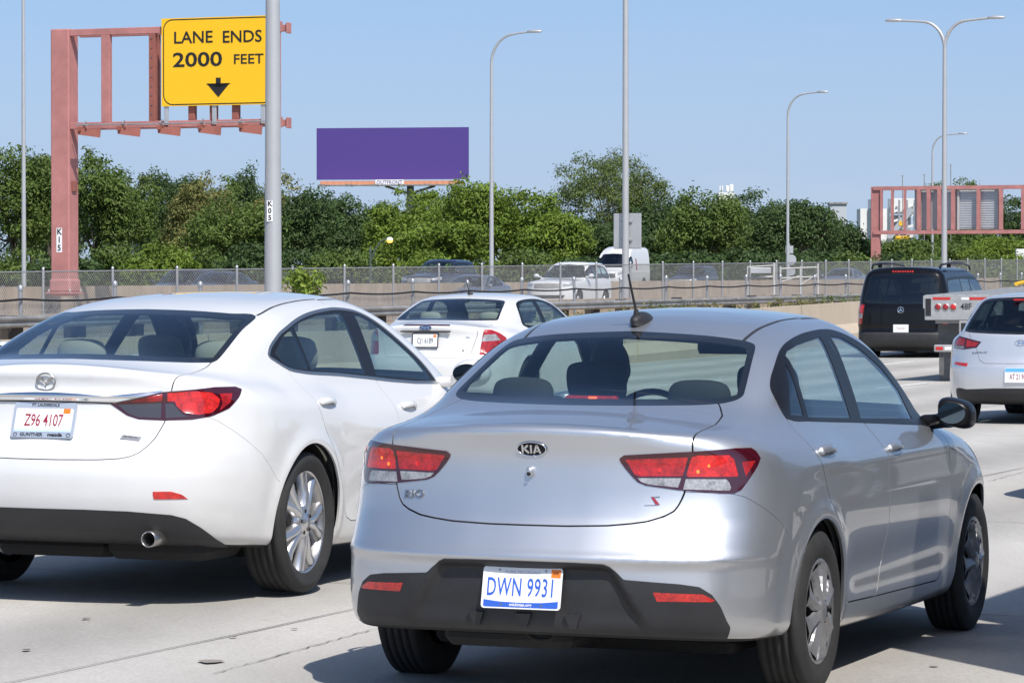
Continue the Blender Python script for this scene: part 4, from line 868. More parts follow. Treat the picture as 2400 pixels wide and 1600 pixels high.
def tree(px,topy,hw,d,kind,label,seed,density=1.,shape='round',gap=.0,boty=640,name='tree',ls=.24,group=None,lobes=None,cat='tree',bark='bark'):
    rng=np.random.default_rng(seed); p=at(px,HOR,d); zt_=CAMH+(HOR-topy)/FPX*d; base=np.array([p[0],p[1],land(p[0],p[1])+.05]); H=zt_-base[2]; R=hw/FPX*d
    e=empty(name,base); tag(e,label,cat,group); zb=CAMH+(HOR-boty)/FPX*d-base[2]; zb=max(.25,min(zb,H*.6)) if shape!='shrub' else .1
    # crown as several lobes
    lob=[]; n=lobes or (6 if shape!='shrub' else 4)
    cz_=(H+zb)/2; rh=(H-zb)/2
    lob.append((np.array([0,0,cz_+rh*.18]),np.array([R*.72,R*.72,rh*.80])))
    for i in range(n):
        a=rng.uniform(0,6.28); rr=rng.uniform(.35,.62); q=np.array([math.cos(a)*R*rr,math.sin(a)*R*rr,cz_+rng.uniform(-.55,.45)*rh]); lob.append((q,np.array([R*.50,R*.50,rh*.46])*rng.uniform(.75,1.1)))
    for s in (-1,1): lob.append((np.array([s*R*.58,rng.uniform(-.2,.2)*R,cz_-rh*rng.uniform(.1,.4)]),np.array([R*.48,R*.48,rh*.55])))
    C=[]
    per=int(44*density*max(1,R/3.6)**1.25)
    for q,r in lob:
        u=rng.normal(0,1,(per,3)); u/=np.linalg.norm(u,axis=1)[:,None]; f=rng.uniform(.45,1.,per)**.5; C.append(q+u*r*f[:,None])
    C=np.concatenate(C); C=C[(C[:,2]>.1)&(C[:,2]<H-.12)]
    if gap: 
        ph=rng.uniform(0,6,3); C=C[np.sin(C[:,0]*.9+ph[0])+np.sin(C[:,1]*.9+ph[1])+np.sin(C[:,2]*1.2+ph[2])>-1.6*(1-gap)]
    V,Q=leaves(C,26,.27*(1+.05*R),ls,rng)
    # lace of single leaves beyond the outline
    me=raw_mesh('crown',V,[Q],None,False); cr=link('crown',me,LEAF[kind],e)
    g=G(); tr=max(.10,H*.022); hb=zb+rh*.5
    pts=[(0,0,-.4)]+[(rng.normal(0,.06)*i,rng.normal(0,.06)*i,hb*i/4) for i in range(1,5)]; g.tube(pts,np.linspace(tr*1.25,tr*.6,5),9); g.obj('trunk',MT[bark],e)
    lim=sorted(C.tolist(),key=lambda c:rng.random())[:11 if not gap else 22]
    g=G()
    for c in lim:
        c=np.array(c); f=rng.uniform(.45,1.); s=np.array(pts[-1])*f; s[2]=max(.3,hb*f); m=(s+c)/2+np.array([0,0,-.15*np.linalg.norm(c-s)])*.6
        g.tube([s,(s+m)/2+rng.normal(0,.05,3),m,(m+c)/2+rng.normal(0,.05,3),c],np.linspace(tr*.42,tr*.09,5),6,caps=False)
    tag(g.obj('limbs',MT[bark],e),kind='stuff'); return e
T=[ # px, top, half width, depth, leaf kind, label, gap
 (30,318,105,190,'mid','broad green tree at the left edge behind the slim pole',0,1.),
 (118,335,80,205,'mid','green tree directly behind the red gantry column',0,1.),
 (225,342,105,185,'mid','tall green tree just right of the red gantry column',0,1.),
 (372,388,75,250,'dark','dark green tree behind the small white house',0,1.),
 (478,398,88,215,'seed','olive tree with straw coloured seed tufts below the yellow sign',0,1.),
 (590,378,70,250,'dark','dark tree top rising behind the olive trees under the sign',0,1.),
 (668,405,80,212,'seed','olive tree with straw tufts just right of the thick K05 pole',0,1.),
 (545,455,120,185,'mid','wide grey green tree in front of the olive trees',0,1.),
 (735,440,100,190,'dark','dark rounded tree left of the purple billboard foot',0,1.),
 (815,452,80,205,'dark','smaller dark tree below the left end of the billboard',0,1.),
 (955,441,95,190,'bright','bright green tree below the middle of the billboard',0,1.),
 (1100,405,105,180,'bright','bright green tree covering the lower right corner of the billboard',0,1.),
 (1020,520,110,170,'bright','low bright green tree behind the amber street lamp',0,1.),
 (1225,440,115,178,'bright','bright green tree right of the single arm lamp post',0,1.),
 (1300,490,85,176,'bright','small bright tree between the lamp post and the airy tree',0,1.),
 (1440,322,150,235,'airy','tall airy tree with sky showing between its limbs',.18,1.5),
 (1305,470,60,240,'airy','thin grey green tree at the left foot of the airy tree',.35,.7),
 (1400,520,105,190,'dark','dark tree behind the white high roof van',0,1.),
 (1545,470,90,205,'dark','dark tree right of the tall pole with the blank sign',0,1.),
 (1650,435,100,195,'mid','dark green tree under the white roof tanks',0,1.1),
 (1765,440,95,200,'dark','dark green tree left of the second single arm lamp post',0,1.1),
 (1880,460,85,200,'dark','pointed dark tree right of the second single arm lamp post',0,1.1),
 (1965,515,75,205,'dark','sloping dark tree beside the distant red gantry',0,1.1),
 (2115,560,75,215,'mid','low green tree under the distant red gantry beam',0,1.),
 (2260,417,70,330,'mid','green tree top behind the sign backs of the distant gantry',0,1.),
 (2230,570,90,220,'mid','green tree below the distant gantry sign backs',0,1.),
 (2350,440,75,300,'dark','dark tree at the right end of the distant gantry',0,1.),
 (2350,560,90,215,'bright','yellow green tree at the right edge of the picture',0,1.),
 (2190,420,40,340,'mid','small tree top left of the double lamp post',0,1.),
]
T+=[(75,350,70,235,'dark','dark tree filling between the slim pole and the red column',0,.8),(165,372,60,240,'dark','dark tree showing under the gantry beam beside the column',0,.8),(300,385,75,235,'mid','rounded green tree right of the tall green tree by the column',0,.8),(425,402,60,245,'dark','dark tree just left of the first olive tree',0,.8),
 (540,405,65,240,'mid','green tree top between the two olive trees',0,.8),(640,425,70,235,'dark','dark tree hidden partly by the thick K05 pole',0,.8),(770,455,70,240,'mid','grey green tree under the left half of the billboard',0,.8),(880,468,70,235,'mid','green tree under the middle of the billboard catwalk',0,.8),(1020,440,70,230,'bright','bright tree left of the one covering the billboard corner',0,.8),(1170,435,70,225,'bright','bright crown just right of the first single arm lamp post',0,.8),
 (1360,500,75,240,'mid','green tree under the left limbs of the airy tree',0,.8),(1490,470,80,240,'dark','dark tree under the right limbs of the airy tree',0,.8),(1600,455,70,235,'dark','dark tree left of the white roof tanks',0,.8),(1710,448,70,235,'mid','green crown right of the white roof tanks',0,.8),(1825,455,70,235,'dark','dark crown behind the second single arm lamp post',0,.8),(2015,560,60,235,'dark','small dark tree at the foot of the distant gantry column',0,.8),(2290,520,70,270,'mid','green tree behind the right half of the distant gantry',0,.8)]
for i,(px,ty,hw,d,kd,lb,gp,dn) in enumerate(T):
    d=d+48
    tree(px,ty,hw,d,kd,lb,100+i,dn*1.15,'round',gp,boty=620,lobes=8 if gp else None,bark='barkl' if gp else 'bark',ls=.20 if gp else .25)
SH=[(40,585,90,'mid'),(150,590,80,'dark'),(270,575,90,'mid'),(380,570,80,'bright'),(480,580,80,'mid'),(580,570,90,'dark'),(700,585,90,'dark'),(810,580,80,'mid'),(890,575,60,'bright'),(1000,590,80,'bright'),(1110,585,80,'bright'),(1220,580,80,'mid'),(1310,590,70,'bright'),(1400,600,70,'dark'),(1520,585,80,'dark'),(1620,590,80,'dark'),(1720,585,80,'dark'),(1820,590,80,'dark'),(1920,585,70,'dark'),(2000,590,60,'mid'),(2080,595,60,'dark'),(2170,600,60,'mid'),(2300,600,70,'mid'),(2390,600,60,'bright')]
for i,(px,ty,hw,kd) in enumerate(SH):
    tree(px,ty,hw,214 if i%2 else 222,kd,'low leafy shrub in the hedge line at the foot of the trees',300+i,.9,'shrub',boty=690,name='shrub',group='shrubs along the foot of the trees',cat='shrub',ls=.26)
# self-sown plant beside the thick pole and weeds along the guardrail
def sprig(name,label,c,n,spread,size,kind,seed,cat='plant',group=None,h=1.):
    rng=np.random.default_rng(seed); e=empty(name,c); tag(e,label,cat,group); C=rng.normal(0,1,(n,3))*np.array(spread)+np.array([0,0,h]); V,Q=leaves(C,9,.07*size/.1,size,rng,1.); link('foliage',raw_mesh('foliage',V,[Q],None,False),LEAF[kind],e)
    g=G()
    for q in C[:9]: g.tube([(q[0]*.2,q[1]*.2,-.2),q*np.array([.6,.6,.6]),q],[.012,.009,.004],5,caps=False)
    tag(g.obj('stems',MT['barkl'],e),kind='stuff')
c=at(703,700,62); sprig('young_plant','young yellow green plant growing beside the thick K05 pole',c,46,(.15,.12,.13),.10,'young',1,h=.34)
c=at(738,700,62); sprig('young_plant','smaller yellow green sprout right of the young plant',c,22,(.10,.10,.10),.09,'young',2,h=.22)
rng=np.random.default_rng(5)
for i in range(34):
    t=rng.uniform(54,98); q=RL(t,rng.uniform(22.6,24.6),.0); q[2]=ntop(max(t,57))-.07 if t>56 else .82
    sprig('weed_tuft','low weed tuft on the strip between barrier and guardrail',q,7,(.16,.16,.04),.07,'seed' if i%3 else 'mid',600+i,'weed','weeds along the guardrail',h=.06)
# trees lining the right side of the road (mirrored in the bodywork)
for i in range(16):
    t=18+i*9.; x,y,_=RL(t,-30-4*(i%3),0); d_=y; px=1200+x/y*FPX
    if 2350<px<2500: continue
    e=tree(px,HOR-(6.+1.3*(i%4))/d_*FPX,3.6/d_*FPX,d_,('dark','mid')[i%2],'roadside tree standing beyond the right edge of the carriageway',700+i,.5,'round',boty=HOR,group='trees beyond the right edge of the carriageway',ls=.42)
# ------------------------------------------------------------------ silver sedan in front
def sedan_a_feat(x,a,z):
    # wheel arch lips, door hollow, shoulder
    dW=0
    for wx in (0.,2.58):
        r=np.sqrt((x-wx)**2+(z-.31)**2)
        dW=dW+.012*gau(r-.365,.045)*sstep(.15,.3,z)
    mid=sstep(.25,.6,x)*(1-sstep(1.95,2.3,x))
    dW=dW-.022*gau(z-.42,.10)*mid+.010*gau(z-.86,.04)*sstep(-.5,.2,x)*(1-sstep(2.4,3,x))
    dW=dW+.028*gau(z-.33,.16)*(1-sstep(-.75,-.4,x))+.02*gau(z-.6,.25)*sstep(2.7,3.0,x)
    # plate recess in the bumper
    w=.325+.10*(z-.40)*-1.
    rec=sstep(.055,-.0,a-(.44-(z-.28)*.62))*sstep(.235,.37,z)*(1-sstep(.505,.53,z))
    dR=.03*rec
    # crease over the black insert
    dR=dR-.018*gau(z-.553,.024)
    dT=0.012*gau(x+.86,.05)
    return dW,dR,dT
SEDAN_A=dict(
 wz=[(.10,.74),(.16,.79),(.22,.82),(.30,.838),(.40,.848),(.50,.855),(.60,.860),(.70,.8615),(.78,.858),(.86,.846),(.92,.826),(.97,.79),(1.02,.74),(1.08,.66),(1.2,.5)],
 pt=[(-1.1,.86),(-.8,.925),(-.6,.96),(-.3,.988),(0,.998),(.3,1),(1.3,1),(2.3,1),(2.6,.998),(2.9,.975),(3.1,.93),(3.3,.85),(3.5,.74)],
 rz=[(.05,-.6),(.17,-.72),(.22,-.86),(.28,-.93),(.36,-.955),(.44,-.963),(.52,-.960),(.58,-.948),(.64,-.918),(.70,-.888),(.80,-.864),(.90,-.855),(.97,-.868),(1.01,-.885),(1.06,-.88),(1.2,-.8)],
 rp=[(0,0),(.2,.008),(.4,.035),(.55,.075),(.65,.12),(.72,.165),(.8,.25),(.9,.45)],
 fz=[(.1,3.2),(.2,3.36),(.35,3.42),(.55,3.42),(.7,3.36),(.85,3.2),(1.2,2.8)], fp=[(0,0),(.3,-.02),(.5,-.08),(.7,-.22),(.85,-.5)],
 deck=[(-1.1,1.0),(-.885,1.012),(-.7,1.042),(-.5,1.068),(-.35,1.085),(-.1,1.095),(.3,1.02),(.6,.985),(2.0,.985),(2.3,.975),(2.6,.935),(2.9,.865),(3.1,.80),(3.3,.70),(3.5,.6)],
 crn=[(-1.1,.05),(-.5,.085),(-.2,.09),(.3,.05),(2,.05),(2.5,.08),(3.5,.1)],
 gs=[(.6,.80),(.90,.782),(.98,.752),(1.1,.705),(1.2,.66),(1.3,.61),(1.38,.565),(1.5,.48)],
 gp=[(-.8,-.17),(-.5,-.11),(-.3,-.068),(-.1,-.035),(.1,-.012),(.35,0),(.6,0),(1.6,0),(2.0,-.03),(2.4,-.1)],
 rg=[(.6,-.60),(.95,-.58),(1.03,-.47),(1.08,-.35),(1.2,-.08),(1.3,.12),(1.346,.215),(1.4,.33),(1.5,.6)], rgn=2.2,
 rgp=[(0,0),(.3,.03),(.5,.09),(.6,.14),(.8,.25)],
 ws=[(.6,2.95),(.9,2.48),(1.02,2.29),(1.2,1.95),(1.4,1.55),(1.5,1.3)], wsp=[(0,0),(.3,-.03),(.5,-.09),(.6,-.14),(.8,-.25)],
 roof=[(-.3,1.24),(0,1.315),(.2,1.36),(.5,1.410),(.8,1.435),(1.15,1.442),(1.5,1.434),(1.8,1.405),(2.2,1.34)],
 bot=[(-1.1,.30),(-.9,.268),(-.6,.245),(-.3,.235),(0,.21),(.4,.19),(2,.17),(3,.18),(3.5,.22)], feat=sedan_a_feat)
def tv(P): return P[:,2]+np.maximum(0,P[:,0]+.80)*.9          # runs up the tail and forward along the boot lid
def f_lid(poly,off=0.):
    poly=np.array(poly)
    def g(P):
        o=np.full(len(P),9.); m=P[:,0]<.1; o[m]=poly_sd(np.abs(P[m,1]),tv(P[m]),poly); return o
    return g
def mir(poly): return [(-a,b) for a,b in poly[::-1]]
def build_sedan_a(pose):
    b=Body(SEDAN_A); X,Y,yaw,z0,rl=pose
    root=empty('silver_sedan',(X,Y,z0),math.pi/2-yaw,rl)
    tag(root,'silver sedan nearest the camera with DWN 9931 plate','car')
    sh=Shell(b,(-1.12,-.97,.1),(3.6,.97,1.55),.0165)
    pg=dict(
     light=[(.337,.909),(.354,.921),(.588,.937),(.749,.946),(.825,.945),(.844,.934),(.86,.908),(.837,.878),(.791,.828),(.762,.798),(.736,.786),(.689,.786),(.542,.798),(.431,.813),(.404,.824),(.383,.844),(.358,.873),(.34,.898)],
     red_o=[(.588,.917),(.607,.924),(.719,.924),(.738,.909),(.752,.852),(.749,.846),(.576,.846),(.570,.852)],
     red_i=[(.358,.906),(.474,.912),(.576,.917),(.558,.848),(.406,.846),(.392,.853)],
     clr_o=[(.568,.839),(.706,.838),(.717,.825),(.722,.806),(.716,.796),(.558,.801)],
     clr_i=[(.401,.840),(.553,.842),(.541,.807),(.440,.817),(.415,.826)],
     drk=[(.769,.899),(.832,.901),(.783,.845)],
     refl=[(.445,.438),(.528,.434),(.600,.432),(.640,.410),(.632,.404),(.528,.405),(.458,.406)],
     diff=[(-.2,.54),(.19,.538),(.285,.535),(.305,.526),(.330,.505),(.352,.481),(.528,.468),(.59,.458),(.63,.43),(.66,.387),(.685,.333),(.70,.31),(.70,.05),(-.2,.05)],
     lid=[(-.2,.663),(.15,.664),(.3,.669),(.38,.677),(.44,.686),(.495,.704),(.527,.722),(.543,.745),(.552,.773),(.558,.796),(.584,.952),(.580,1.10),(.583,1.3),(.568,1.449),(.528,1.568),(.50,1.63),(-.2,1.63)],
     glass=[(-.2,1.352),(.0,1.352),(.3,1.338),(.44,1.322),(.495,1.309),(.513,1.295),(.53,1.26),(.575,1.135),(.578,1.118),(.565,1.103),(.52,1.091),(.4,1.085),(.0,1.082),(-.2,1.082)],
     dlo=[(-.02,1.075),(.0,1.125),(.039,1.159),(.132,1.206),(.308,1.278),(.457,1.314),(.682,1.340),(.9,1.352),(1.038,1.355),(1.217,1.350),(1.408,1.314),(1.60,1.245),(1.78,1.155),(1.93,1.06),(2.03,.975),(2.03,.934),(1.87,.939),(.894,.984),(.21,1.014),(-.015,1.031)],
     pane_q=[(.255,1.232),(.185,1.035),(.045,1.043),(.20,1.19)],
     pane_r=[(.315,1.262),(.378,1.283),(.55,1.303),(.704,1.314),(.905,1.326),(.818,1.004),(.232,1.028)],
     pane_f=[(1.075,1.328),(1.226,1.319),(1.40,1.272),(1.60,1.185),(1.75,1.085),(1.80,1.0),(1.79,.968),(.972,.998)],
     rdoor=[(.03,1.10),(-.035,1.01),(-.045,.965),(-.02,.90),(.09,.72),(.30,.545),(.40,.44),(.455,.30),(.90,.288),(1.0,.42),(1.005,.62),(.995,.985),(.98,1.15),(.3,1.15)],
     fdoor=[(.905,.288),(1.95,.268),(2.04,.31),(2.085,.41),(2.08,.62),(2.06,.80),(2.055,.90),(1.95,.99),(1.6,1.1),(1.3,1.15),(.985,1.15),(1.0,.985),(1.01,.62),(1.005,.42)],
     bump=[(-1.3,0),(-.30,0),(-.335,.50),(-.36,.585),(-.5,.68),(-.66,.772),(-.72,.79),(-1.3,.79)],
     head=[(2.78,.84),(3.3,.64),(3.42,.72),(3.0,.88)],
     ws=[(-.2,1.39),(0,1.39),(.4,1.37),(.52,1.33),(.57,1.25),(.70,1.02),(.66,.985),(0,1.0),(-.2,1.0)])
    for k in ('glass','dlo'): pg[k]=spline(pg[k],4)
    absf=lambda poly,xl,sg:(lambda P:(lambda o,m:(o.__setitem__(m,poly_sd(np.abs(P[m,1]),P[m,2],np.array(poly))),o)[1])(np.full(len(P),9.),(P[:,0]-xl)*sg<0))
    A=lambda P:np.minimum(np.hypot(P[:,0]+.012,P[:,2]-.305)-.352,np.hypot(P[:,0]-2.575,P[:,2]-.305)-.350)+np.where(np.abs(P[:,1])>.45,0,9)
    fl={k:f_rear(pg[k]) for k in ('light','red_o','red_i','clr_o','clr_i','drk','refl','diff')}
    fl['lid']=f_lid(pg['lid']); fl['glass']=absf(pg['glass'],.6,1); fl['ws']=absf(pg['ws'],1.2,-1)
    for k in ('dlo','pane_q','pane_r','pane_f','rdoor','fdoor','head'): fl[k]=f_side(pg[k])
    fl['bump']=f_side(pg['bump'],ymin=-1.)
    yd=pch([(.2,.45),(.28,.454),(.45,.464),(.66,.474),(1.2,.476),(1.75,.46)])
    fl['ditch']=lambda P:np.maximum(np.abs(np.abs(P[:,1])-yd(P[:,0]))-.007,np.maximum(np.maximum(.20-P[:,0],P[:,0]-1.68),1.2-P[:,2]))
    seam=lambda P:(cylu(P)-(.542+(.588-.542)*(P[:,2]-.798)/.139))
    sh.cut(A,(0.,),1); sh.fit(A(sh.cen())>0)
    sh.cut(fl['glass'],(0.,-.022),1); sh.cut(fl['dlo'],(0.,),1)
    for k in ('pane_q','pane_r','pane_f'): sh.cut(fl[k],(0.,),1)
    sh.cut(fl['light'],(0.,),2)
    for k in ('red_o','red_i','clr_o','clr_i','drk'): sh.cut(fl[k],(0.,),1)
    sh.cut(fl['lid'],(.0030,-.0030)); sh.cut(fl['diff'],(0.,),1); sh.cut(fl['refl'],(0.,),2)
    for k in ('rdoor','fdoor'): sh.cut(fl[k],(.0028,-.0028))
    ub=lambda P:P[:,2]-b.bot(P[:,0])-.012
    sh.cut(ub,(0.,)); sh.cut(fl['bump'],(.0009,-.0009)); sh.cut(fl['ws'],(0.,-.03)); sh.cut(fl['head'],(0.,)); sh.cut(fl['ditch'],(0.,),1)
    c=sh.cen(); free=np.ones(len(c),bool); D={k:f(c) for k,f in fl.items()}
    nz=sh.b.normals(c)[:,2]
    def take(m):
        nonlocal free
        r=m&free; free=free&~r; return r
    L=c[:,1]>0
    S='silver'
    g_in=take(D['glass']<-.022); part_from(sh,g_in,'rear_window',MT['glass'],root,0)
    part_from(sh,take((D['glass']<0)),'window_border',MT['frit'],root,.01)
    dl=D['dlo']<0
    for nm in ('pane_q','pane_r','pane_f'):
        for sd in (True,False): part_from(sh,take(dl&(D[nm]<0)&(L==sd)),'side_window',MT['glass'],root,0)
    for sd in (True,False): part_from(sh,take(dl&(L==sd)),'window_frame',MT['gloss'],root,.012,lift=.002)
    sm=seam(c)
    for sd in (True,False):
        lt=(D['light']<0)&(L==sd); gap=lt&(np.abs(sm)<.0035)
        base=part_from(sh,take(lt&(D['red_o']>0)&(D['red_i']>0)&(D['clr_o']>0)&(D['clr_i']>0)&(D['drk']>0)),'tail_light',MT['redrim'],root,.015,lift=.003)
        part_from(sh,take(lt&(D['red_o']<0)),'red_lens',MT['red'],base,.0,lift=.002); part_from(sh,take(lt&(D['red_i']<0)),'red_lens',MT['redmid'],base,.0,lift=.002)
        part_from(sh,take(lt&((D['clr_o']<0)|(D['clr_i']<0))),'reversing_lens',MT['clr'],base,.0,lift=.002)
        part_from(sh,take(lt),'side_lens',MT['redoff'],base,.0,lift=.002)
        sy=1 if sd else -1      # bulbs glowing behind the lens
        for k_,(yy,zz_,rr_) in enumerate(((.60,.864,.006),(.635,.885,.005),(.60,.907,.004),(.40,.858,.006),(.47,.87,.009))):
            pb_,nb_=surf_pt(b,sy*yy,zz_); g=G(); u_,v_=frame_of(nb_); g.prism(ell(rr_*2,rr_*2.3,12),pb_+nb_*.0045,u_,v_,.001); g.obj('bulb',MT['bulb'] if k_<2 else MT['red'],base)
    for sd in (True,False): part_from(sh,take((D['refl']<0)&(L==sd)),'reflector',MT['refl'],root,.006,lift=.004)
    part_from(sh,take(D['ws']<-.03),'windscreen',MT['glass'],root,0); part_from(sh,take(D['ws']<0),'windscreen_border',MT['frit'],root,0)
    gapm=(np.abs(D['lid'])<.0030)|(np.abs(D['rdoor'])<.0028)|(np.abs(D['fdoor'])<.0028)|((np.abs(D['bump'])<.0009)&(D['lid']>0)&(D['diff']>0)); take(gapm)
    under=take(ub(c)<0); part_from(sh,under,'underbody',MT['under'],root,0)
    part_from(sh,take((D['diff']<0)&(c[:,0]<-.3)),'bumper_insert',MT['trim'],root,.012,lift=.003)
    part_from(sh,take(D['lid']<0),'boot_lid',MT[S],root)
    for sd in (True,False): part_from(sh,take((D['rdoor']<0)&(L==sd)),'door',MT[S],root)
    for sd in (True,False): part_from(sh,take((D['fdoor']<0)&(L==sd)),'door',MT[S],root)
    for sd in (True,False): part_from(sh,take((D['ditch']<0)&(L==sd)),'roof_moulding',MT['trim'],root,.012,lift=-.002)
    for sd in (True,False): part_from(sh,take((D['head']<0)&(L==sd)),'headlight',MT['smoke'],root)
    part_from(sh,take(D['bump']<0),'rear_bumper',MT[S],root)
    part_from(sh,free,'body_shell',MT[S],root)
    cabin_lining(root,b,(-1.1,-.95,.12),(3.5,.95,1.5),[A,fl['glass'],fl['dlo'],absf(pg['ws'],1.2,-1)])
    # wheels
    for x in (0.,2.58):
        for y in (.765,-.765): wheel(root,x,y,.305,.308,.188,'cover',.203)
        for s in (1,-1): arch_liner(root,x,.305,.366,s*.81,s*.45)
    # cabin
    for y in (.37,-.37):
        seat(root,1.12,y,.44,.5,.60,'seat',lean=.28,hw=.27,hh=.19)
    g=G(); g.box((.22,0,.72),(.2,1.22,.62),bev=.06,R=np.array([[.95,0,-.31],[0,1,0],[.31,0,.95]])); g.box((.45,0,.42),(.5,1.24,.18),bev=.05); soft(g.obj('rear_bench',MT['seat'],root))
    for y in (.36,-.36): 
        g=G(); g.box((.02,y,1.10),(.10,.26,.15),bev=.045); soft(g.obj('headrest',MT['seat'],root))
    g=G(); g.box((-.1,0,1.015),(.55,1.16,.03),bev=.008); g.obj('parcel_shelf',MT['dark'],root)
    g=G(); g.box((-.20,.0,1.095),(.05,.21,.034),bev=.01); br=g.obj('high_brake_light',MT['red'],root)
    g=G(); g.box((-.227,-.012,1.096),(.004,.032,.026),bev=.001); g.obj('lit_bulb',MT['bulb'],br)
    g=G(); g.box((1.95,0,.86),(.5,1.35,.20),bev=.06); g.box((1.72,.37,.95),(.2,.36,.10),bev=.04); g.obj('dashboard',MT['dark'],root)
    steering(root,1.60,.37,.90)
    g=G(); g.box((1.52,0,1.275),(.04,.24,.07),bev=.02); g.bar((1.53,0,1.3),(1.6,0,1.37),.02,.02); g.obj('rear_view_mirror',MT['dark'],root)
    # badge, camera, lettering
    p,n=surf_pt(b,.0,.938); u,v=frame_of(n); o=p+n*.004
    g=G(); g.prism(ell(.118,.058,40),o,u,v,.006); bd=g.obj('badge',MT['gloss'],root)
    g=G(); oval_ring(g,o,u,v,.118,.058,.0055,.003)
    def stroke(pts,o=o,u=u,v=v,m=0,w=.0017):
        g.prism(pts,o+np.cross(u,v)*.0025,u,v,.003,m)
    def quad(a,c_,wd): 
        a,c_=np.array(a),np.array(c_); d=(c_-a)/np.linalg.norm(c_-a); nn=np.array([-d[1],d[0]])*wd/2; stroke([a+nn,a-nn,c_-nn,c_+nn])
    hk=.0155
    quad((-.034,-hk),(-.034,hk),.0068); quad((-.031,-.002),(-.013,hk-.001),.0072); quad((-.028,.002),(-.010,-hk+.001),.0076)
    quad((-.001,-hk),(-.001,hk),.0068); quad((.010,-hk),(.0215,hk),.0072); quad((.0215,hk),(.035,-hk),.0072); quad((.015,-.0075),(.030,-.0075),.004)
    g.obj('badge_lettering',MT['chrome'],bd)
    p,n=surf_pt(b,.003,.858); u,v=frame_of(n); q=p+n*.004
    cm=blob('reversing_camera',lambda x,y,z:smax(np.sqrt(((y-q[1])/.9)**2+((z-q[2]+.0)/1.35)**2+((x-q[0])/1.2)**2)-.0175,z-q[2]-.016,.01),q-.04,q+.04,.004,MT[S],root)
    g=G(); g.lathe([(.0075,0),(.006,.006),(.0005,.007)],14,'x'); le=g.obj('camera_lens',MT['gloss'],cm); le.location=q+np.array([-.021,0,-.010]); le.rotation_euler=(0,.5,math.pi)
    p,n=surf_pt(b,.474,.758); u,v=frame_of(n); text_part('lettering','RIO',.040,p+n*.003,u,v,MT['steel'],root,sx=1.25,bold=.001,th=.004,space=1.1)
    p,n=surf_pt(b,-.457,.757); u,v=frame_of(n); o=p+n*.003; g=G()
    g.prism([(-.010,.016),(.018,.020),(.020,.017),(.000,.0135)],o,u,v,.004,0); g.prism([(-.013,.0155),(-.001,.0135),(.021,-.0105),(.007,-.012)],o,u,v,.004,1); g.prism([(-.034,-.0165),(.003,-.0125),(.020,-.0105),(.012,-.0135)],o,u,v,.004,0)
    g.obj('trim_badge',[MT['steel'],MT['pred']],root)
    # licence plate
    p=np.array([-.945,0,.437]); n=np.array([-.975,0,.22]); n/=np.linalg.norm(n); p=p-n*.005
    pl,o,u,v=plate(root,p,n,.3048,.1524,lift=.018)
    text_part('plate_number','DWN 9931',.094,o-v*.001-u*.003,u,v,MT['pblue'],pl,sx=.55,bold=.0006,space=1.08)
    text_part('plate_text','PURE MICHIGAN',.0145,o+v*.057,u,v,M('pgrey',lambda:simple('print_grey_blue',(.42,.45,.55),.5)),pl,sx=1.25)
    g=G(); g.prism([(-.143,-.045),(-.08,-.0515),(0,-.0535),(.08,-.0515),(.143,-.045),(.143,-.068),(.136,-.071),(-.136,-.071),(-.143,-.068)],o,u,v,.0008); bb=g.obj('plate_band',MT['pblue'],pl)
    text_part('plate_text','michigan.org',.016,o-v*.0615+n*.0006,u,v,MT['pwhite'],pl,sx=1.05,bold=.0003)
    g=G(); g.prism(rrect(.036,.030,.002),o+u*.128+v*.0555,u,v,.0006); st=g.obj('plate_sticker',MT['porange'],pl); text_part('sticker_text','APR',.012,o+u*.128+v*.0555+n*.0006,u,v,MT['pblack'],st)
    for a,c_ in ((-.089,.064),(.089,.064),(-.075,-.062),(.079,-.062)):
        g=G(); g.prism(ell(.009,.009,10),o+u*a+v*c_+n*.001,u,v,.001); g.obj('plate_screw',MT['steel'],pl)
    # plate recess surround ribs on the insert
    for y in (.185,.0,-.185,):
        g=G(); p0,n0=surf_pt(b,y,.315); g.prism([(-.030,.0),(.030,.0),(.012,-.05),(-.012,-.05)],p0+n0*.020+np.array([0,0,.035]),*frame_of(n0),.05); g.obj('diffuser_fin',MT['trim'],root)
    # tow eye and exhaust under the bumper
    g=G(); g.tube([(-.80,-.02+.055*math.cos(t),.268-.03*math.sin(t)) for t in np.linspace(0,math.pi,12)],.008,8); g.obj('tow_eye',MT['under'],root)
    g=G(); g.box((-.35,.12,.245),(.9,.5,.08),bev=.03); g.box((.9,0,.19),(2.4,1.2,.06),bev=.02); g.bar((0,-.6,.30),(0,.6,.30),.09,.09); g.obj('undertray',MT['under'],root)
    # aerial
    def fa(x,y,z): return smax(np.sqrt(((x-.40)/.105)**2+((y)/.036)**2+((z-1.385)/.038)**2)*.04-.04,1.36-z,.01)
    p,n=surf_pt(b,0,1.2); zz=float(b.roof(.36))
    an=blob('aerial',lambda x,y,z:fa(x,y,z-(zz-1.385)),(.27,-.06,zz-.04),(.54,.06,zz+.07),.006,MT['trim'],root)
    g=G(); g.tube([(.335,0,zz+.012),(.325,0,zz+.045)],[.016,.009],10); g.tube([(.325,0,zz+.04),(.235,0.003,zz+.185)],[.0058,.0042],8); g.obj('aerial_mast',MT['trim'],an)
    # door handles, door mirrors, sill
    for x,z in ((.13,.905),(1.14,.873)):
        for sd in ('right','left'): handle(root,b,x,z,sd,MT[S])
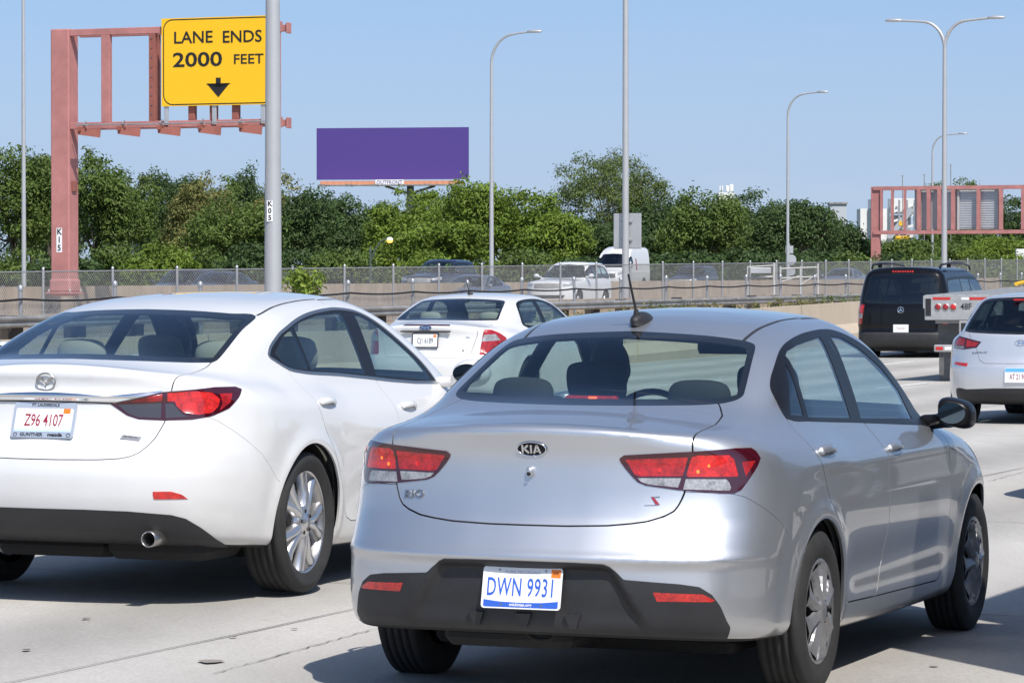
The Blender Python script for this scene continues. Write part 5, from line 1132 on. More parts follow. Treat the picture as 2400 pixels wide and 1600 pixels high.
    for s in (-1,1):
        p=np.array([1.93,s*.80,.985])
        def fm(x,y,z):
            a=(y*s-.905); 
            e=smax((np.abs((x-1.99)/.100)**3+np.abs(a/.076)**3+np.abs((z-.990-.22*(-(a)))/.062)**3)**(1/3)*.07-.07,(1.905-x)+.1*a,.02); return smin(e,capsule(x,y,z,(2.02,s*.76,.945),(2.0,s*.86,.955),.034,.03),.03)
        lo=np.array([1.86,min(s*.70,s*1.1),.86]); hi=np.array([2.14,max(s*.70,s*1.1),1.12])
        mm=blob('door_mirror',fm,lo,hi,.008,MT['gloss'] if s<0 else MT[S],root)
        g=G(); g.prism([(a_*.060,b_*.045) for a_,b_ in ell(2,2,24)],np.array([1.9005,s*.902,.991]),np.array([.1*s*-1*0,-1,0]),np.array([0,0.,1]),.004); g.obj('mirror_glass',M('mirror',lambda:simple('mirror_glass',(.12,.14,.14),.03,metal=1.)),mm)
    person((X,Y,z0),math.pi/2-yaw,rl,1.10,.37,1.175,'driver with dark hair seated at the wheel of the nearest silver sedan',1.60,.90)
    return root
# ------------------------------------------------------------------ white sedan on the left
def sedan_b_feat(x,a,z):
    dW=0
    for wx in (0.,2.83):
        r=np.sqrt((x-wx)**2+(z-.335)**2)
        dW=dW+.016*gau(r-.40,.055)*sstep(.15,.3,z)
    mid=sstep(.35,.8,x)*(1-sstep(2.0,2.5,x))
    dW=dW-.03*gau(z-.45,.12)*mid+.012*gau(z-.80+.05*x,.05)*mid+.02*gau(z-.40,.18)*(1-sstep(-.8,-.45,x))
    dR=-.026*gau(z-.972,.020)*(1-sstep(.40,.62,a))      # bright bar ledge
    dT=.010*gau(x+.99,.06)
    return dW,dR,dT
SEDAN_B=dict(
 wz=[(.10,.80),(.16,.835),(.22,.86),(.30,.88),(.40,.895),(.55,.912),(.68,.92),(.78,.918),(.88,.905),(.95,.885),(1.0,.855),(1.05,.81),(1.1,.75),(1.16,.66),(1.3,.5)],
 pt=[(-1.3,.83),(-1.0,.90),(-.8,.945),(-.5,.982),(-.2,.998),(.1,1),(1.4,1),(2.5,1),(2.83,.998),(3.1,.975),(3.4,.92),(3.6,.82),(3.8,.7)],
 rz=[(.05,-.7),(.2,-.84),(.26,-.96),(.32,-1.03),(.42,-1.085),(.52,-1.11),(.60,-1.115),(.68,-1.10),(.76,-1.06),(.84,-1.025),(.92,-1.005),(.98,-1.0),(1.03,-1.005),(1.08,-1.02),(1.12,-1.02),(1.3,-.9)],
 rp=[(0,0),(.2,.008),(.4,.038),(.55,.085),(.65,.13),(.75,.20),(.85,.33),(.95,.55)],
 fz=[(.1,3.5),(.2,3.68),(.35,3.75),(.55,3.76),(.7,3.70),(.85,3.5),(1.2,3.0)], fp=[(0,0),(.3,-.02),(.5,-.08),(.7,-.22),(.9,-.55)],
 deck=[(-1.3,1.10),(-1.03,1.105),(-.85,1.122),(-.65,1.135),(-.4,1.14),(-.1,1.12),(.3,1.04),(.6,1.0),(2.0,.985),(2.3,.99),(2.6,.965),(3.0,.90),(3.3,.82),(3.6,.70),(3.8,.55)],
 crn=[(-1.3,.06),(-.6,.10),(-.2,.11),(.3,.06),(2,.06),(2.5,.09),(3.8,.12)],
 gs=[(.6,.86),(.90,.835),(.98,.805),(1.1,.752),(1.2,.70),(1.3,.645),(1.38,.595),(1.5,.51)],
 gp=[(-1.1,-.20),(-.8,-.135),(-.5,-.085),(-.3,-.055),(-.1,-.03),(.1,-.012),(.35,0),(.6,0),(1.8,0),(2.2,-.03),(2.6,-.1)],
 rg=[(.6,-.95),(1.0,-.92),(1.07,-.82),(1.13,-.68),(1.2,-.49),(1.28,-.26),(1.35,-.05),(1.39,.08),(1.42,.2),(1.5,.5)], rgn=2.7,
 rgp=[(0,0),(.3,.04),(.5,.115),(.6,.17),(.8,.3)],
 ws=[(.6,3.1),(.9,2.62),(1.02,2.42),(1.2,2.06),(1.4,1.60),(1.5,1.35)], wsp=[(0,0),(.3,-.03),(.5,-.09),(.6,-.14),(.8,-.25)],
 roof=[(-.6,1.22),(-.3,1.30),(0,1.368),(.3,1.417),(.6,1.442),(.9,1.455),(1.2,1.458),(1.5,1.448),(1.8,1.422),(2.4,1.31)],
 bot=[(-1.3,.33),(-1.0,.298),(-.7,.265),(-.4,.245),(0,.20),(2,.17),(3,.18),(3.8,.22)],
 k=dict(rear=.20,deck_rear=.07), feat=sedan_b_feat)
SEDAN_B['rcr']=.038
def absfield(poly,xl,sg):
    poly=np.array(poly)
    def g(P):
        o=np.full(len(P),9.); m=(P[:,0]-xl)*sg<0; o[m]=poly_sd(np.abs(P[m,1]),P[m,2],poly); return o
    return g
def f_front(poly,xc):
    poly=np.array(poly)
    def g(P):
        m=P[:,0]>xc+.25; o=np.full(len(P),9.); o[m]=poly_sd(np.arctan2(np.abs(P[m,1]),P[m,0]-xc),P[m,2],poly); return o
    return g
def build_car(c,pose,name,label,cat='car'):
    """c: description of one car; pose: X, Y, heading, ground height, roll"""
    b=Body(c['spec']); X,Y,yaw,z0,rl=pose; root=empty(name,(X,Y,z0),math.pi/2-yaw,rl); tag(root,label,cat)
    if 'pitch' in c: root.rotation_euler[1]=c['pitch']
    S=MT[c['paint']]; h=c.get('h',.02); sh=Shell(b,c['lo'],c['hi'],h); rf=c.get('ref',1)
    wb,zw,ra=c['wb'],c['zw'],c['ra']; ax=c.get('ax',0.)
    A=lambda P:np.minimum(np.hypot(P[:,0]-ax,P[:,2]-zw)-ra,np.hypot(P[:,0]-wb,P[:,2]-zw)-ra)+np.where(np.abs(P[:,1])>c.get('ymin',.45),0,9)
    sh.cut(A,(0.,),rf); sh.fit(A(sh.cen())>0)
    F={}; fr=c.get('frit',.022)
    if 'glass' in c: F['glass']=absfield(spline(c['glass'],4),c.get('xg',.6),1); sh.cut(F['glass'],(0.,-fr),rf)
    if 'ws' in c: F['ws']=absfield(c['ws'],c.get('xws',1.2),-1); sh.cut(F['ws'],(0.,-.03),rf)
    F['dlo']=f_side(spline(c['dlo'],4)); sh.cut(F['dlo'],(0.,),rf)
    if 'dlo_in' in c: sh.cut(F['dlo'],(-c['dlo_in'],),0)
    for i,p in enumerate(c['panes']): F['pane%d'%i]=f_side(p); sh.cut(F['pane%d'%i],(0.,),rf)
    for i,l in enumerate(c.get('lights',())):
        F['L%d'%i]=f_rear(l['poly']); sh.cut(F['L%d'%i],(0.,),l.get('ref',rf))
        for j,(nm,po,mt) in enumerate(l.get('subs',())): F['L%d_%d'%(i,j)]=f_rear(po); sh.cut(F['L%d_%d'%(i,j)],(0.,),rf)
    for i,(nm,po,mt) in enumerate(c.get('rear',())): F['R%d'%i]=f_rear(po); sh.cut(F['R%d'%i],(0.,),rf)
    for i,(nm,po,mt) in enumerate(c.get('front',())): F['F%d'%i]=f_front(po,c['xc']); sh.cut(F['F%d'%i],(0.,),rf)
    for i,(nm,po,mt) in enumerate(c.get('sidep',())): F['S%d'%i]=f_side(po); sh.cut(F['S%d'%i],(0.,),rf)
    if 'lid' in c:
        lp=np.array(c['lid']); xd=c['lid_x']
        def fl(P):
            o=np.full(len(P),9.); m=P[:,0]<.15; o[m]=poly_sd(np.abs(P[m,1]),P[m,2]+np.maximum(0,P[m,0]+xd)*.9,lp); return o
        F['lid']=fl; sh.cut(fl,(.0022,-.0022))
    for i,p in enumerate(c.get('doors',())): F['D%d'%i]=f_side(p); sh.cut(F['D%d'%i],(.0022,-.0022))
    if 'bump' in c: F['bump']=f_side(c['bump'],ymin=-1.); sh.cut(F['bump'],(.0009,-.0009))
    if 'ditch' in c:
        yd=pch(c['ditch']); x0,x1=c['ditch_x']; F['ditch']=lambda P:np.maximum(np.abs(np.abs(P[:,1])-yd(P[:,0]))-.006,np.maximum(np.maximum(x0-P[:,0],P[:,0]-x1),1.2-P[:,2])); sh.cut(F['ditch'],(0.,),rf)
    ub=lambda P:P[:,2]-b.bot(P[:,0])-.012
    sh.cut(ub,(0.,)); q=sh.cen(); D={k:f(q) for k,f in F.items()}; free=np.ones(len(q),bool); L=q[:,1]>0; nz=b.normals(q)[:,2]
    def take(m):
        nonlocal free
        r=m&free; free=free&~r; return r
    gm=MT[c.get('gmat','glass')]; sg=MT[c.get('sgmat',c.get('gmat','glass'))]
    sides=(True,False)
    if 'glass' in c: part_from(sh,take(D['glass']<-fr),'rear_window',gm,root,0); part_from(sh,take(D['glass']<0),'window_border',MT['frit'],root,.008)
    if 'ws' in c: part_from(sh,take(D['ws']<-.03),'windscreen',MT['glass'],root,0); part_from(sh,take(D['ws']<0),'windscreen_border',MT['frit'],root,0)
    for i in range(len(c['panes'])):
        for sd in sides: part_from(sh,take((D['pane%d'%i]<0)&(D['dlo']<0)&(L==sd)),'side_window',sg,root,0)
    if 'dlo_in' in c:
        for sd in sides: part_from(sh,take((D['dlo']<0)&(D['dlo']>-c['dlo_in'])&(L==sd)),'bright_trim',MT['steel'],root,.01,lift=.003)
    for sd in sides: part_from(sh,take((D['dlo']<0)&(L==sd)),'window_frame',MT['gloss'],root,.01)
    for i,l in enumerate(c.get('lights',())):
        for sd in sides:
            m=(D['L%d'%i]<0)&(L==sd); sub=[(nm,m&(D['L%d_%d'%(i,j)]<0),mt) for j,(nm,po,mt) in enumerate(l.get('subs',()))]; rest=m.copy()
            for nm,mm,mt in sub: rest&=~mm
            bs=part_from(sh,take(rest),'tail_light',MT[l['mat']],root,.012,lift=.003)
            for nm,mm,mt in sub: part_from(sh,take(mm),nm,MT[mt],bs,0,lift=.002)
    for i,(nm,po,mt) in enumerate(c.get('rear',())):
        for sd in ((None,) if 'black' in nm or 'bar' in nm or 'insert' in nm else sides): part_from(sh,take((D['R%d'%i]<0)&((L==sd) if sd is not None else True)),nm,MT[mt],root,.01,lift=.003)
    for i,(nm,po,mt) in enumerate(c.get('front',())):
        for sd in ((None,) if nm in ('grille','bumper_opening') else sides): part_from(sh,take((D['F%d'%i]<0)&((L==sd) if sd is not None else True)),nm,MT[mt],root,.01,lift=.003)
    for i,(nm,po,mt) in enumerate(c.get('sidep',())):
        for sd in sides: part_from(sh,take((D['S%d'%i]<0)&(L==sd)),nm,MT[mt],root,.01,lift=.002)
    gap=np.zeros(len(q),bool)
    if 'lid' in c: gap|=(np.abs(D['lid'])<.0022)
    for i in range(len(c.get('doors',()))): gap|=np.abs(D['D%d'%i])<.0022
    if 'bump' in c and h<.03: gap|=(np.abs(D['bump'])<.0009)&(D['lid']>0 if 'lid' in c else True)
    take(gap); part_from(sh,take(ub(q)<0),'underbody',MT['under'],root,0)
    if 'lid' in c: part_from(sh,take(D['lid']<0),'boot_lid',S,root)
    for i in range(len(c.get('doors',()))):
        for sd in sides: part_from(sh,take((D['D%d'%i]<0)&(L==sd)),'door',S,root)
    if 'ditch' in c:
        for sd in sides: part_from(sh,take((D['ditch']<0)&(L==sd)),'roof_moulding',MT['trim'],root,.01,lift=-.002)
    if 'bump' in c: part_from(sh,take(D['bump']<0),'rear_bumper',S,root)
    part_from(sh,free,'body_shell',S,root)
    holes=[A]+[F[k] for k in ('glass','ws') if k in F]+[F['dlo']]
    if c.get('lining',True): cabin_lining(root,b,c['lo'],c['hi'],holes,h=max(.035,h*1.6),inset=.035 if h<.03 else .06)
    tw=c['tw']
    for x in (ax,wb):
        for y in (tw,-tw): wheel(root,x,y,c['R'],c['R'],c['tyre'],c['wheel'],c['rim'])
        for s in (1,-1): arch_liner(root,x,zw,ra+.014,s*(tw+.075),s*.45)
    sm=c.get('seatmat','seat')
    fx,rx,sz=c['fx'],c['rx'],c.get('sz',.45)
    for y in (c.get('sy',.38),-c.get('sy',.38)): seat(root,fx,y,sz,.5,c.get('sb',.60),sm,lean=.28,hw=.27,hh=.19)
    if rx is not None:
        g=G(); g.box((rx,0,sz+.28),(.2,1.28,.64),bev=.06,R=np.array([[.95,0,-.31],[0,1,0],[.31,0,.95]])); g.box((rx+.25,0,sz),(.5,1.28,.18),bev=.05); soft(g.obj('rear_bench',MT[sm],root))
        for y in (.38,-.38): g=G(); g.box((rx-.2,y,c['hrz']),(.11,.28,.17),bev=.05); soft(g.obj('headrest',MT[sm],root))
        if 'shelf' in c: x0,x1,zz=c['shelf']; g=G(); g.box(((x0+x1)/2,0,zz),(x1-x0,1.2,.03),bev=.008); g.obj('parcel_shelf',MT['dark'],root)
    dx,dz=c['dash']; g=G(); g.box((dx+.3,0,dz-.1),(.5,1.4,.20),bev=.06); g.obj('dashboard',MT['dark'],root); steering(root,dx-.05,c.get('sy',.38),dz-.05)
    mx_,mz_=c['irm']; g=G(); g.box((mx_,0,mz_),(.04,.24,.07),bev=.02); g.bar((mx_,0,mz_+.02),(mx_+.08,0,mz_+.1),.02,.02); g.obj('rear_view_mirror',MT['dark'],root)
    for x,z in c.get('handles',()):
        for sd in ('right','left'): handle(root,b,x,z,sd,S)
    if 'mirror' in c:
        mx,my,mz=c['mirror']
        for s in (-1,1):
            def fm(x,y,z,s=s):
                a=y*s-my; e=smax(np.sqrt(((x-mx)/.10)**2+(a/.105)**2+((z-mz)/.078)**2)*.09-.09,(mx-.075-x)+.1*a,.02); return smin(e,capsule(x,y,z,(mx+.03,s*(my-.19),mz-.05),(mx,s*(my-.06),mz-.04),.032,.03),.03)
            lo=np.array([mx-.14,min(s*(my-.25),s*(my+.15)),mz-.13]); hi=np.array([mx+.14,max(s*(my-.25),s*(my+.15)),mz+.12])
            m_=blob('door_mirror',fm,lo,hi,.010 if h<.03 else .02,MT[c.get('mirmat',c['paint'])],root)
            g=G(); g.prism(ell(.165,.105,24),np.array([mx-.081,s*my,mz]),np.array([0,-1,0]),np.array([0,0.,1]),.004); g.obj('mirror_glass',M('mirror',lambda:simple('mirror_glass',(.12,.14,.14),.03,metal=1.)),m_)
    return root,b
TYR=dict(R=.325,tyre=.215,wheel='alloy5',rim=.215)
SB=dict(spec=SEDAN_B,paint='white',h=.0175,lo=(-1.3,-1.02,.1),hi=(3.95,1.02,1.6),wb=2.83,ax=-.015,zw=.335,ra=.392,xg=.9,
 glass=[(-.2,1.368),(0,1.368),(.25,1.362),(.43,1.35),(.545,1.338),(.575,1.27),(.605,1.19),(.618,1.135),(.61,1.122),(.33,1.130),(0,1.137),(-.2,1.137)],
 ws=[(-.2,1.40),(0,1.40),(.4,1.385),(.55,1.34),(.60,1.25),(.75,1.02),(.7,.985),(0,1.0),(-.2,1.0)],
 dlo=[(-.05,1.145),(-.035,1.165),(.017,1.198),(.10,1.232),(.201,1.266),(.456,1.322),(.71,1.356),(1.0,1.374),(1.166,1.372),(1.32,1.357),(1.45,1.318),(1.62,1.235),(1.80,1.125),(1.93,1.027),(1.98,.961),(.655,1.034),(.131,1.066),(-.02,1.122)],
 dlo_in=.014,
 panes=[[(.03,1.160),(.18,1.232),(.335,1.276),(.315,1.074),(.13,1.083),(.06,1.12)],[(.372,1.285),(.528,1.312),(.764,1.340),(1.085,1.347),(1.01,1.036),(.34,1.072)],[(1.25,1.337),(1.33,1.335),(1.44,1.298),(1.60,1.218),(1.77,1.112),(1.87,1.022),(1.88,.985),(1.15,1.024)]],
 lights=[dict(poly=[(.287,.936),(.36,.955),(.503,.994),(.717,1.014),(.829,1.013),(.863,1.001),(.835,.968),(.777,.916),(.695,.881),(.613,.866),(.502,.862),(.403,.867),(.356,.884),(.315,.915)],mat='redrim',ref=2,subs=[
   ('red_lens',[(.517,.989),(.62,.998),(.70,.99),(.735,.96),(.725,.925),(.696,.897),(.64,.888),(.584,.897),(.556,.925),(.546,.950),(.518,.950)],'red'),('side_lens',[(.735,.985),(.80,.985),(.785,.945),(.73,.905),(.745,.94)],'redoff'),('red_strip',[(.33,.945),(.497,.985),(.497,.951),(.34,.942)],'redoff'),('smoked_lens',[(.318,.934),(.494,.945),(.492,.872),(.40,.876),(.36,.892)],'smoke'),('clear_strip',[(.51,.940),(.54,.940),(.575,.892),(.60,.880),(.51,.872)],'smoke')])],
 rear=[('bright_bar',[(-.2,.985),(.05,.985),(.16,.980),(.272,.971),(.38,.984),(.499,1.001),(.492,.987),(.36,.960),(.30,.944),(.2,.947),(.101,.950),(-.2,.950)],'chrome'),
  ('black_gap_line',[(-.2,.949),(.2,.946),(.30,.942),(.30,.936),(.2,.940),(-.2,.943)],'trim'),  # shade under the bright bar, drawn as a black strip
  ('reflector',[(.458,.537),(.526,.538),(.564,.524),(.588,.503),(.463,.502)],'refl'),
  ('black_lower_bumper',[(-.2,.449),(.195,.449),(.366,.444),(.528,.428),(.583,.410),(.642,.368),(.72,.305),(.80,.26),(.8,.0),(-.2,.0)],'trim')],
 lid=[(-.2,.678),(.1,.678),(.306,.681),(.406,.688),(.45,.698),(.485,.715),(.515,.745),(.541,.782),(.57,.855),(.592,1.00),(.600,1.06),(.619,1.20),(.617,1.40),(.606,1.52),(.58,1.6),(-.2,1.6)],lid_x=.90,
 doors=[[(.10,1.12),(.085,1.0),(.12,.90),(.17,.78),(.235,.70),(.30,.60),(.41,.45),(.52,.335),(.60,.31),(1.05,.30),(1.13,.45),(1.14,.70),(1.12,1.02),(1.12,1.15),(.3,1.15)],[(1.055,.30),(2.15,.28),(2.22,.35),(2.26,.5),(2.24,.8),(2.1,.93),(1.9,1.0),(1.5,1.12),(1.125,1.15),(1.125,1.02),(1.145,.70),(1.135,.45)]],
 bump=[(-1.5,0),(-.36,0),(-.40,.45),(-.385,.56),(-.55,.70),(-.78,.86),(-.86,.90),(-1.5,.90)],
 ditch=[(.1,.545),(.2,.545),(.42,.53),(.93,.51),(1.6,.50),(1.9,.49)],ditch_x=(.17,1.8),
 R=.343,tyre=.228,wheel='alloy',rim=.262,tw=.80,seatmat='beige',fx=1.22,rx=.30,hrz=1.135,shelf=(-.55,.18,1.06),dash=(1.85,.98),irm=(1.65,1.30),sz=.43,sb=.62,
 handles=((.25,.915),(1.32,.865)),mirror=(2.0,1.0,1.02))
def build_sedan_b(pose):
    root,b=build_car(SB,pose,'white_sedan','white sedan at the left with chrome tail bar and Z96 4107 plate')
    X,Y,yaw,z0,rl=pose
    p,n=surf_pt(b,0,1.036); u,v=frame_of(n); o=p+n*.009; g=G(); oval_ring(g,o,u,v,.104,.088,.0075,.004)
    for s in (1,-1): g.prism([(s*.046,.014),(s*.040,.026),(s*.022,.020),(s*.012,.012),(s*.003,-.008),(s*.010,-.001),(s*.022,.006)],o+n*.002,u,v,.003)
    g.prism([(-.0045,-.008),(0,-.0),(.0045,-.008),(0,-.022)],o+n*.002,u,v,.003)
    g.obj('badge',MT['steel'],root)
    p,n=surf_pt(b,-.433,.781); u,v=frame_of(n); g=G(); g.prism([(-.048,-.010),(.042,-.010),(.050,.010),(-.040,.010)],p+n*.003,u,v,.004); bd=g.obj('side_badge',MT['steel'],root); text_part('badge_text','SKYACTIV',.013,p+n*.0045+v*.003,u,v,MT['pblack'],bd,sx=1.15)
    # plate and dealer frame
    n=np.array([-.95,0,.31]); n/=np.linalg.norm(n); p=np.array([-1.020,0,.852]); u,v=frame_of(n)
    g=G(); A_=rrect(.322,.170,.012); Bi=rrect(.296,.112,.006,cy=-.001); o=p+n*.018; g.prism(A_,o,u,v,.008); fr=g.obj('plate_frame',simple('frame_grey_blue',(.50,.55,.62),.3,metal=.4),root)
    g=G(); g.prism(Bi,o+n*.001,u,v,.001); pl=g.obj('licence_plate',MT['platew'],root)
    g=G(); g.prism([(-.148,-.057),(.148,-.057),(.148,-.044),(-.148,-.044)],o+n*.0016,u,v,.0004); g.obj('plate_band',MT['plateb'],pl)
    text_part('plate_number','Z96 4107',.082,o-v*.004+n*.002,u,v,MT['pred'],pl,sx=.62,bold=.0006)
    text_part('frame_text','FT. LAUDERDALE',.019,o+v*.0715+n*.001,u,v,MT['pblack'],fr,sx=.98,bold=.0004); text_part('frame_text','GUNTHER',.022,o-v*.0715-u*.055+n*.001,u,v,MT['pblack'],fr,sx=1.15,bold=.0006); text_part('frame_text','mazda',.023,o-v*.0705+u*.068+n*.001,u,v,MT['pblack'],fr,sx=1.3,bold=.0009)
    g=G()
    for s in (-1,1): oval_ring(g,o-v*.0715+u*s*.138+n*.001,u,v,.022,.018,.003,.001)
    tag(g.obj('frame_emblems',MT['pblack'],fr),kind='stuff')
    g=G(); g.prism(rrect(.036,.024,.002),o+u*.115+v*.044+n*.002,u,v,.0006); g.obj('plate_sticker',MT['porange'],pl)
    # number plate ledge, exhaust, undertray
    g=G(); g.lathe([(.028,-.16),(.036,-.15),(.038,0),(.035,.004),(.032,0),(.031,-.14)],28,'x'); e=g.obj('exhaust_tip',MT['steel'],root); e.location=(-1.045,-.545,.318); e.rotation_euler=(0,0,math.pi)
    g=G(); g.lathe([(.031,-.12),(.001,-.12)],20,'x'); g.obj('exhaust_bore',MT['under'],e)
    g=G(); g.box((-.55,-.45,.27),(.5,.5,.14),bev=.04); g.box((-.3,.1,.24),(.9,.6,.08),bev=.03); g.box((1.2,0,.19),(2.4,1.2,.06),bev=.02); g.bar((0,-.6,.33),(0,.6,.33),.1,.1); g.obj('undertray',MT['under'],root)
    person((X,Y,z0),math.pi/2-yaw,rl,1.20,.38,1.16,'driver in dark clothes at the wheel of the white sedan on the left',1.80,.93)
    return root
# ------------------------------------------------------------------ the other traffic
def spec(base,**k): d=dict(base); d.update(k); return d
def feat_plain(wbs,zw=.33,ra=.39,amt=.012):
    def f(x,a,z):
        dW=0
        for wx in wbs: dW=dW+amt*gau(np.sqrt((x-wx)**2+(z-zw)**2)-ra,.05)*sstep(.15,.3,z)
        return dW,0.*x,0.*x
    return f
SEDAN_C=spec(SEDAN_B,wz=[(.1,.82),(.2,.87),(.3,.885),(.5,.905),(.7,.917),(.85,.91),(.95,.895),(1.02,.86),(1.08,.80),(1.15,.7),(1.3,.5)],
 rz=[(.05,-.7),(.2,-.9),(.3,-1.02),(.45,-1.06),(.6,-1.065),(.68,-1.05),(.75,-1.02),(.85,-1.0),(.95,-.99),(1.02,-1.0),(1.06,-1.01),(1.1,-1.0),(1.3,-.9)],
 deck=[(-1.3,1.08),(-1.0,1.085),(-.8,1.105),(-.55,1.125),(-.3,1.13),(0,1.10),(.3,1.04),(.6,1.0),(2.0,.985),(2.3,.99),(2.6,.965),(3.0,.90),(3.3,.82),(3.6,.70),(3.8,.55)],
 gs=[(.6,.86),(.90,.84),(.98,.82),(1.1,.775),(1.2,.73),(1.3,.68),(1.38,.63),(1.5,.55)],
 rg=[(.6,-.72),(1.0,-.70),(1.07,-.64),(1.125,-.54),(1.2,-.36),(1.3,-.10),(1.375,.10),(1.42,.24),(1.5,.5)],rgn=2.5,rcr=.03,
 roof=[(-.6,1.22),(-.3,1.29),(0,1.36),(.3,1.415),(.6,1.436),(.9,1.445),(1.2,1.44),(1.5,1.425),(1.8,1.40),(2.4,1.28)],
 ws=[(.6,3.0),(.9,2.55),(1.02,2.34),(1.2,1.98),(1.4,1.52),(1.5,1.3)],feat=feat_plain((0.,2.73)))
SC=dict(spec=SEDAN_C,paint='white2',h=.026,ref=1,lo=(-1.3,-1.02,.1),hi=(3.95,1.02,1.6),wb=2.73,zw=.335,ra=.385,xg=.9,frit=.02,
 glass=[(-.2,1.378),(0,1.378),(.3,1.37),(.50,1.355),(.545,1.33),(.64,1.14),(.63,1.125),(0,1.128),(-.2,1.128)],
 ws=SB['ws'],dlo=[(.15,1.06),(.16,1.2),(.20,1.28),(.30,1.33),(.5,1.36),(.9,1.375),(1.2,1.36),(1.45,1.30),(1.7,1.17),(1.95,1.0),(1.9,.97),(.6,1.02)],
 panes=[[(.185,1.075),(.195,1.19),(.23,1.26),(.32,1.305),(.5,1.335),(.80,1.35),(.83,1.04),(.6,1.045)],[(.93,1.35),(1.18,1.335),(1.4,1.28),(1.65,1.15),(1.83,1.0),(.95,1.035)]],
 lights=[dict(poly=[(.61,1.02),(.70,1.02),(.80,.98),(.88,.93),(.90,.86),(.86,.78),(.80,.73),(.56,.735)],mat='redoff',ref=1,subs=[('clear_lens',[(.615,.965),(.74,.97),(.80,.90),(.585,.885)],'clr')])],
 rear=[('brake_bar',[(-.1,1.083),(.26,1.079),(.27,1.064),(-.1,1.068)],'redrim')],
 lid=[(-.2,.70),(.5,.70),(.54,.75),(.60,1.0),(.62,1.2),(.63,1.42),(.62,1.5),(-.2,1.5)],lid_x=.92,
 doors=[[(.10,1.1),(.08,1.0),(.12,.85),(.25,.68),(.40,.45),(.48,.30),(.95,.29),(1.0,.5),(.98,1.0),(.98,1.12)]],
 R=.335,tyre=.225,wheel='alloy5',rim=.22,tw=.785,seatmat='beige',fx=1.15,rx=.30,hrz=1.14,shelf=(-.45,.15,1.06),dash=(1.8,.98),irm=(1.6,1.29),handles=((.25,.92),),mirror=(1.98,1.0,1.02))
root,b=build_car(SC,(-.65,40.94,.358,.03,.0),'white_car','white saloon ahead seen between the two nearest cars')
p,n=surf_pt(b,0.,1.045); u,v=frame_of(n); o=p+n*.004; g=G(); g.prism(ell(.155,.062,32),o,u,v,.006); bd=g.obj('badge',simple('badge_blue',(.012,.03,.12),.25,coat=.5),root); g=G(); oval_ring(g,o,u,v,.155,.062,.006,.002); g.obj('badge_rim',MT['chrome'],bd); text_part('badge_text','Ford',.05,o+n*.002,u,v,MT['chrome'],bd,sx=1.05,bold=.001)
n=np.array([-.99,0,.12]); n/=np.linalg.norm(n); p=np.array([-1.0,0,.895]); u,v=frame_of(n); o=p+n*.016
g=G(); g.prism(rrect(.325,.172,.01),o,u,v,.006); fr=g.obj('plate_frame',MT['pblack'],root); g=G(); g.prism(rrect(.302,.146,.006),o+n*.001,u,v,.001); pl=g.obj('licence_plate',MT['platew'],root); text_part('plate_number','CJ1 6189',.09,o-v*.006+n*.002,u,v,MT['pblack'],pl,sx=.60)
g=G(); g.prism(rrect(.036,.03,.002),o+u*.12+v*.052+n*.002,u,v,.001); g.obj('plate_sticker',MT['porange'],pl)
g=G(); g.box((-1.004,0,1.0),(.03,.62,.018),bev=.004); g.obj('plate_hood',MT['trim'],root)
g=G(); p,n=surf_pt(b,-.45,.78); g.prism(ell(.02,.02,12),p+n*.003,*frame_of(n),.003); g.obj('boot_lock',MT['trim'],root); p,n=surf_pt(b,-.50,.93); u,v=frame_of(n); text_part('lettering','SEL',.03,p+n*.002,u,v,MT['steel'],root,sx=1.2)
g=G(); g.tube([(.42,0,1.43),(.38,0,1.475),(.29,0,1.60)],[.02,.008,.005],8); g.box((.43,0,1.435),(.10,.04,.03),bev=.01); g.obj('aerial',MT['trim'],root)
person((-.65,40.94,.03),math.pi/2-.358,0,1.12,.38,1.15,'driver of the white saloon seen between the two nearest cars',1.75,.93)
# small white car whose screen pillar shows behind the left sedan
SCq=dict(SC); SCq.update(h=.04,lights=SC['lights'][:1])
build_car(SCq,(-5.25,23.1,.358,.05,0),'white_car','white car just showing at the left edge behind the left white sedan')
# silver hatchback at the right edge
HATCH=spec(SEDAN_A,wz=[(.10,.80),(.2,.845),(.3,.865),(.45,.885),(.6,.895),(.75,.8975),(.88,.885),(.97,.855),(1.04,.80),(1.12,.7),(1.3,.5)],
 rz=[(.05,-.55),(.18,-.66),(.24,-.76),(.35,-.83),(.5,-.845),(.6,-.84),(.66,-.815),(.74,-.785),(.85,-.765),(.95,-.745),(1.05,-.70),(1.2,-.6)],
 rp=[(0,0),(.25,.012),(.45,.045),(.6,.09),(.7,.15),(.8,.25),(.9,.42)],
 deck=[(-1.1,1.0),(-.7,1.01),(-.3,1.02),(.3,1.0),(2.0,.985),(2.3,.98),(2.6,.95),(3.0,.88),(3.3,.76),(3.5,.6)],crn=[(-1.1,.05),(2,.05),(3.5,.1)],
 gs=[(.6,.83),(.90,.815),(.98,.79),(1.1,.745),(1.2,.70),(1.3,.65),(1.38,.60),(1.5,.52)],
 gp=[(-.8,-.10),(-.5,-.065),(-.2,-.03),(.1,-.008),(.4,0),(1.8,0),(2.1,-.03),(2.5,-.1)],
 rg=[(.6,-.70),(.96,-.70),(1.0,-.68),(1.1,-.585),(1.2,-.48),(1.3,-.37),(1.38,-.28),(1.5,-.12)],rgn=1.4,rgp=[(0,0),(.3,.02),(.5,.07),(.65,.13),(.8,.22)],
 roof=[(-.6,1.385),(-.3,1.405),(0,1.425),(.4,1.445),(.9,1.455),(1.3,1.445),(1.7,1.40),(2.2,1.3)],feat=feat_plain((0.,2.65),.32,.365),
 bot=[(-1.1,.27),(-.6,.22),(0,.19),(3,.18),(3.5,.22)],k=dict(deck_rear=.06,roof_rg=.05))
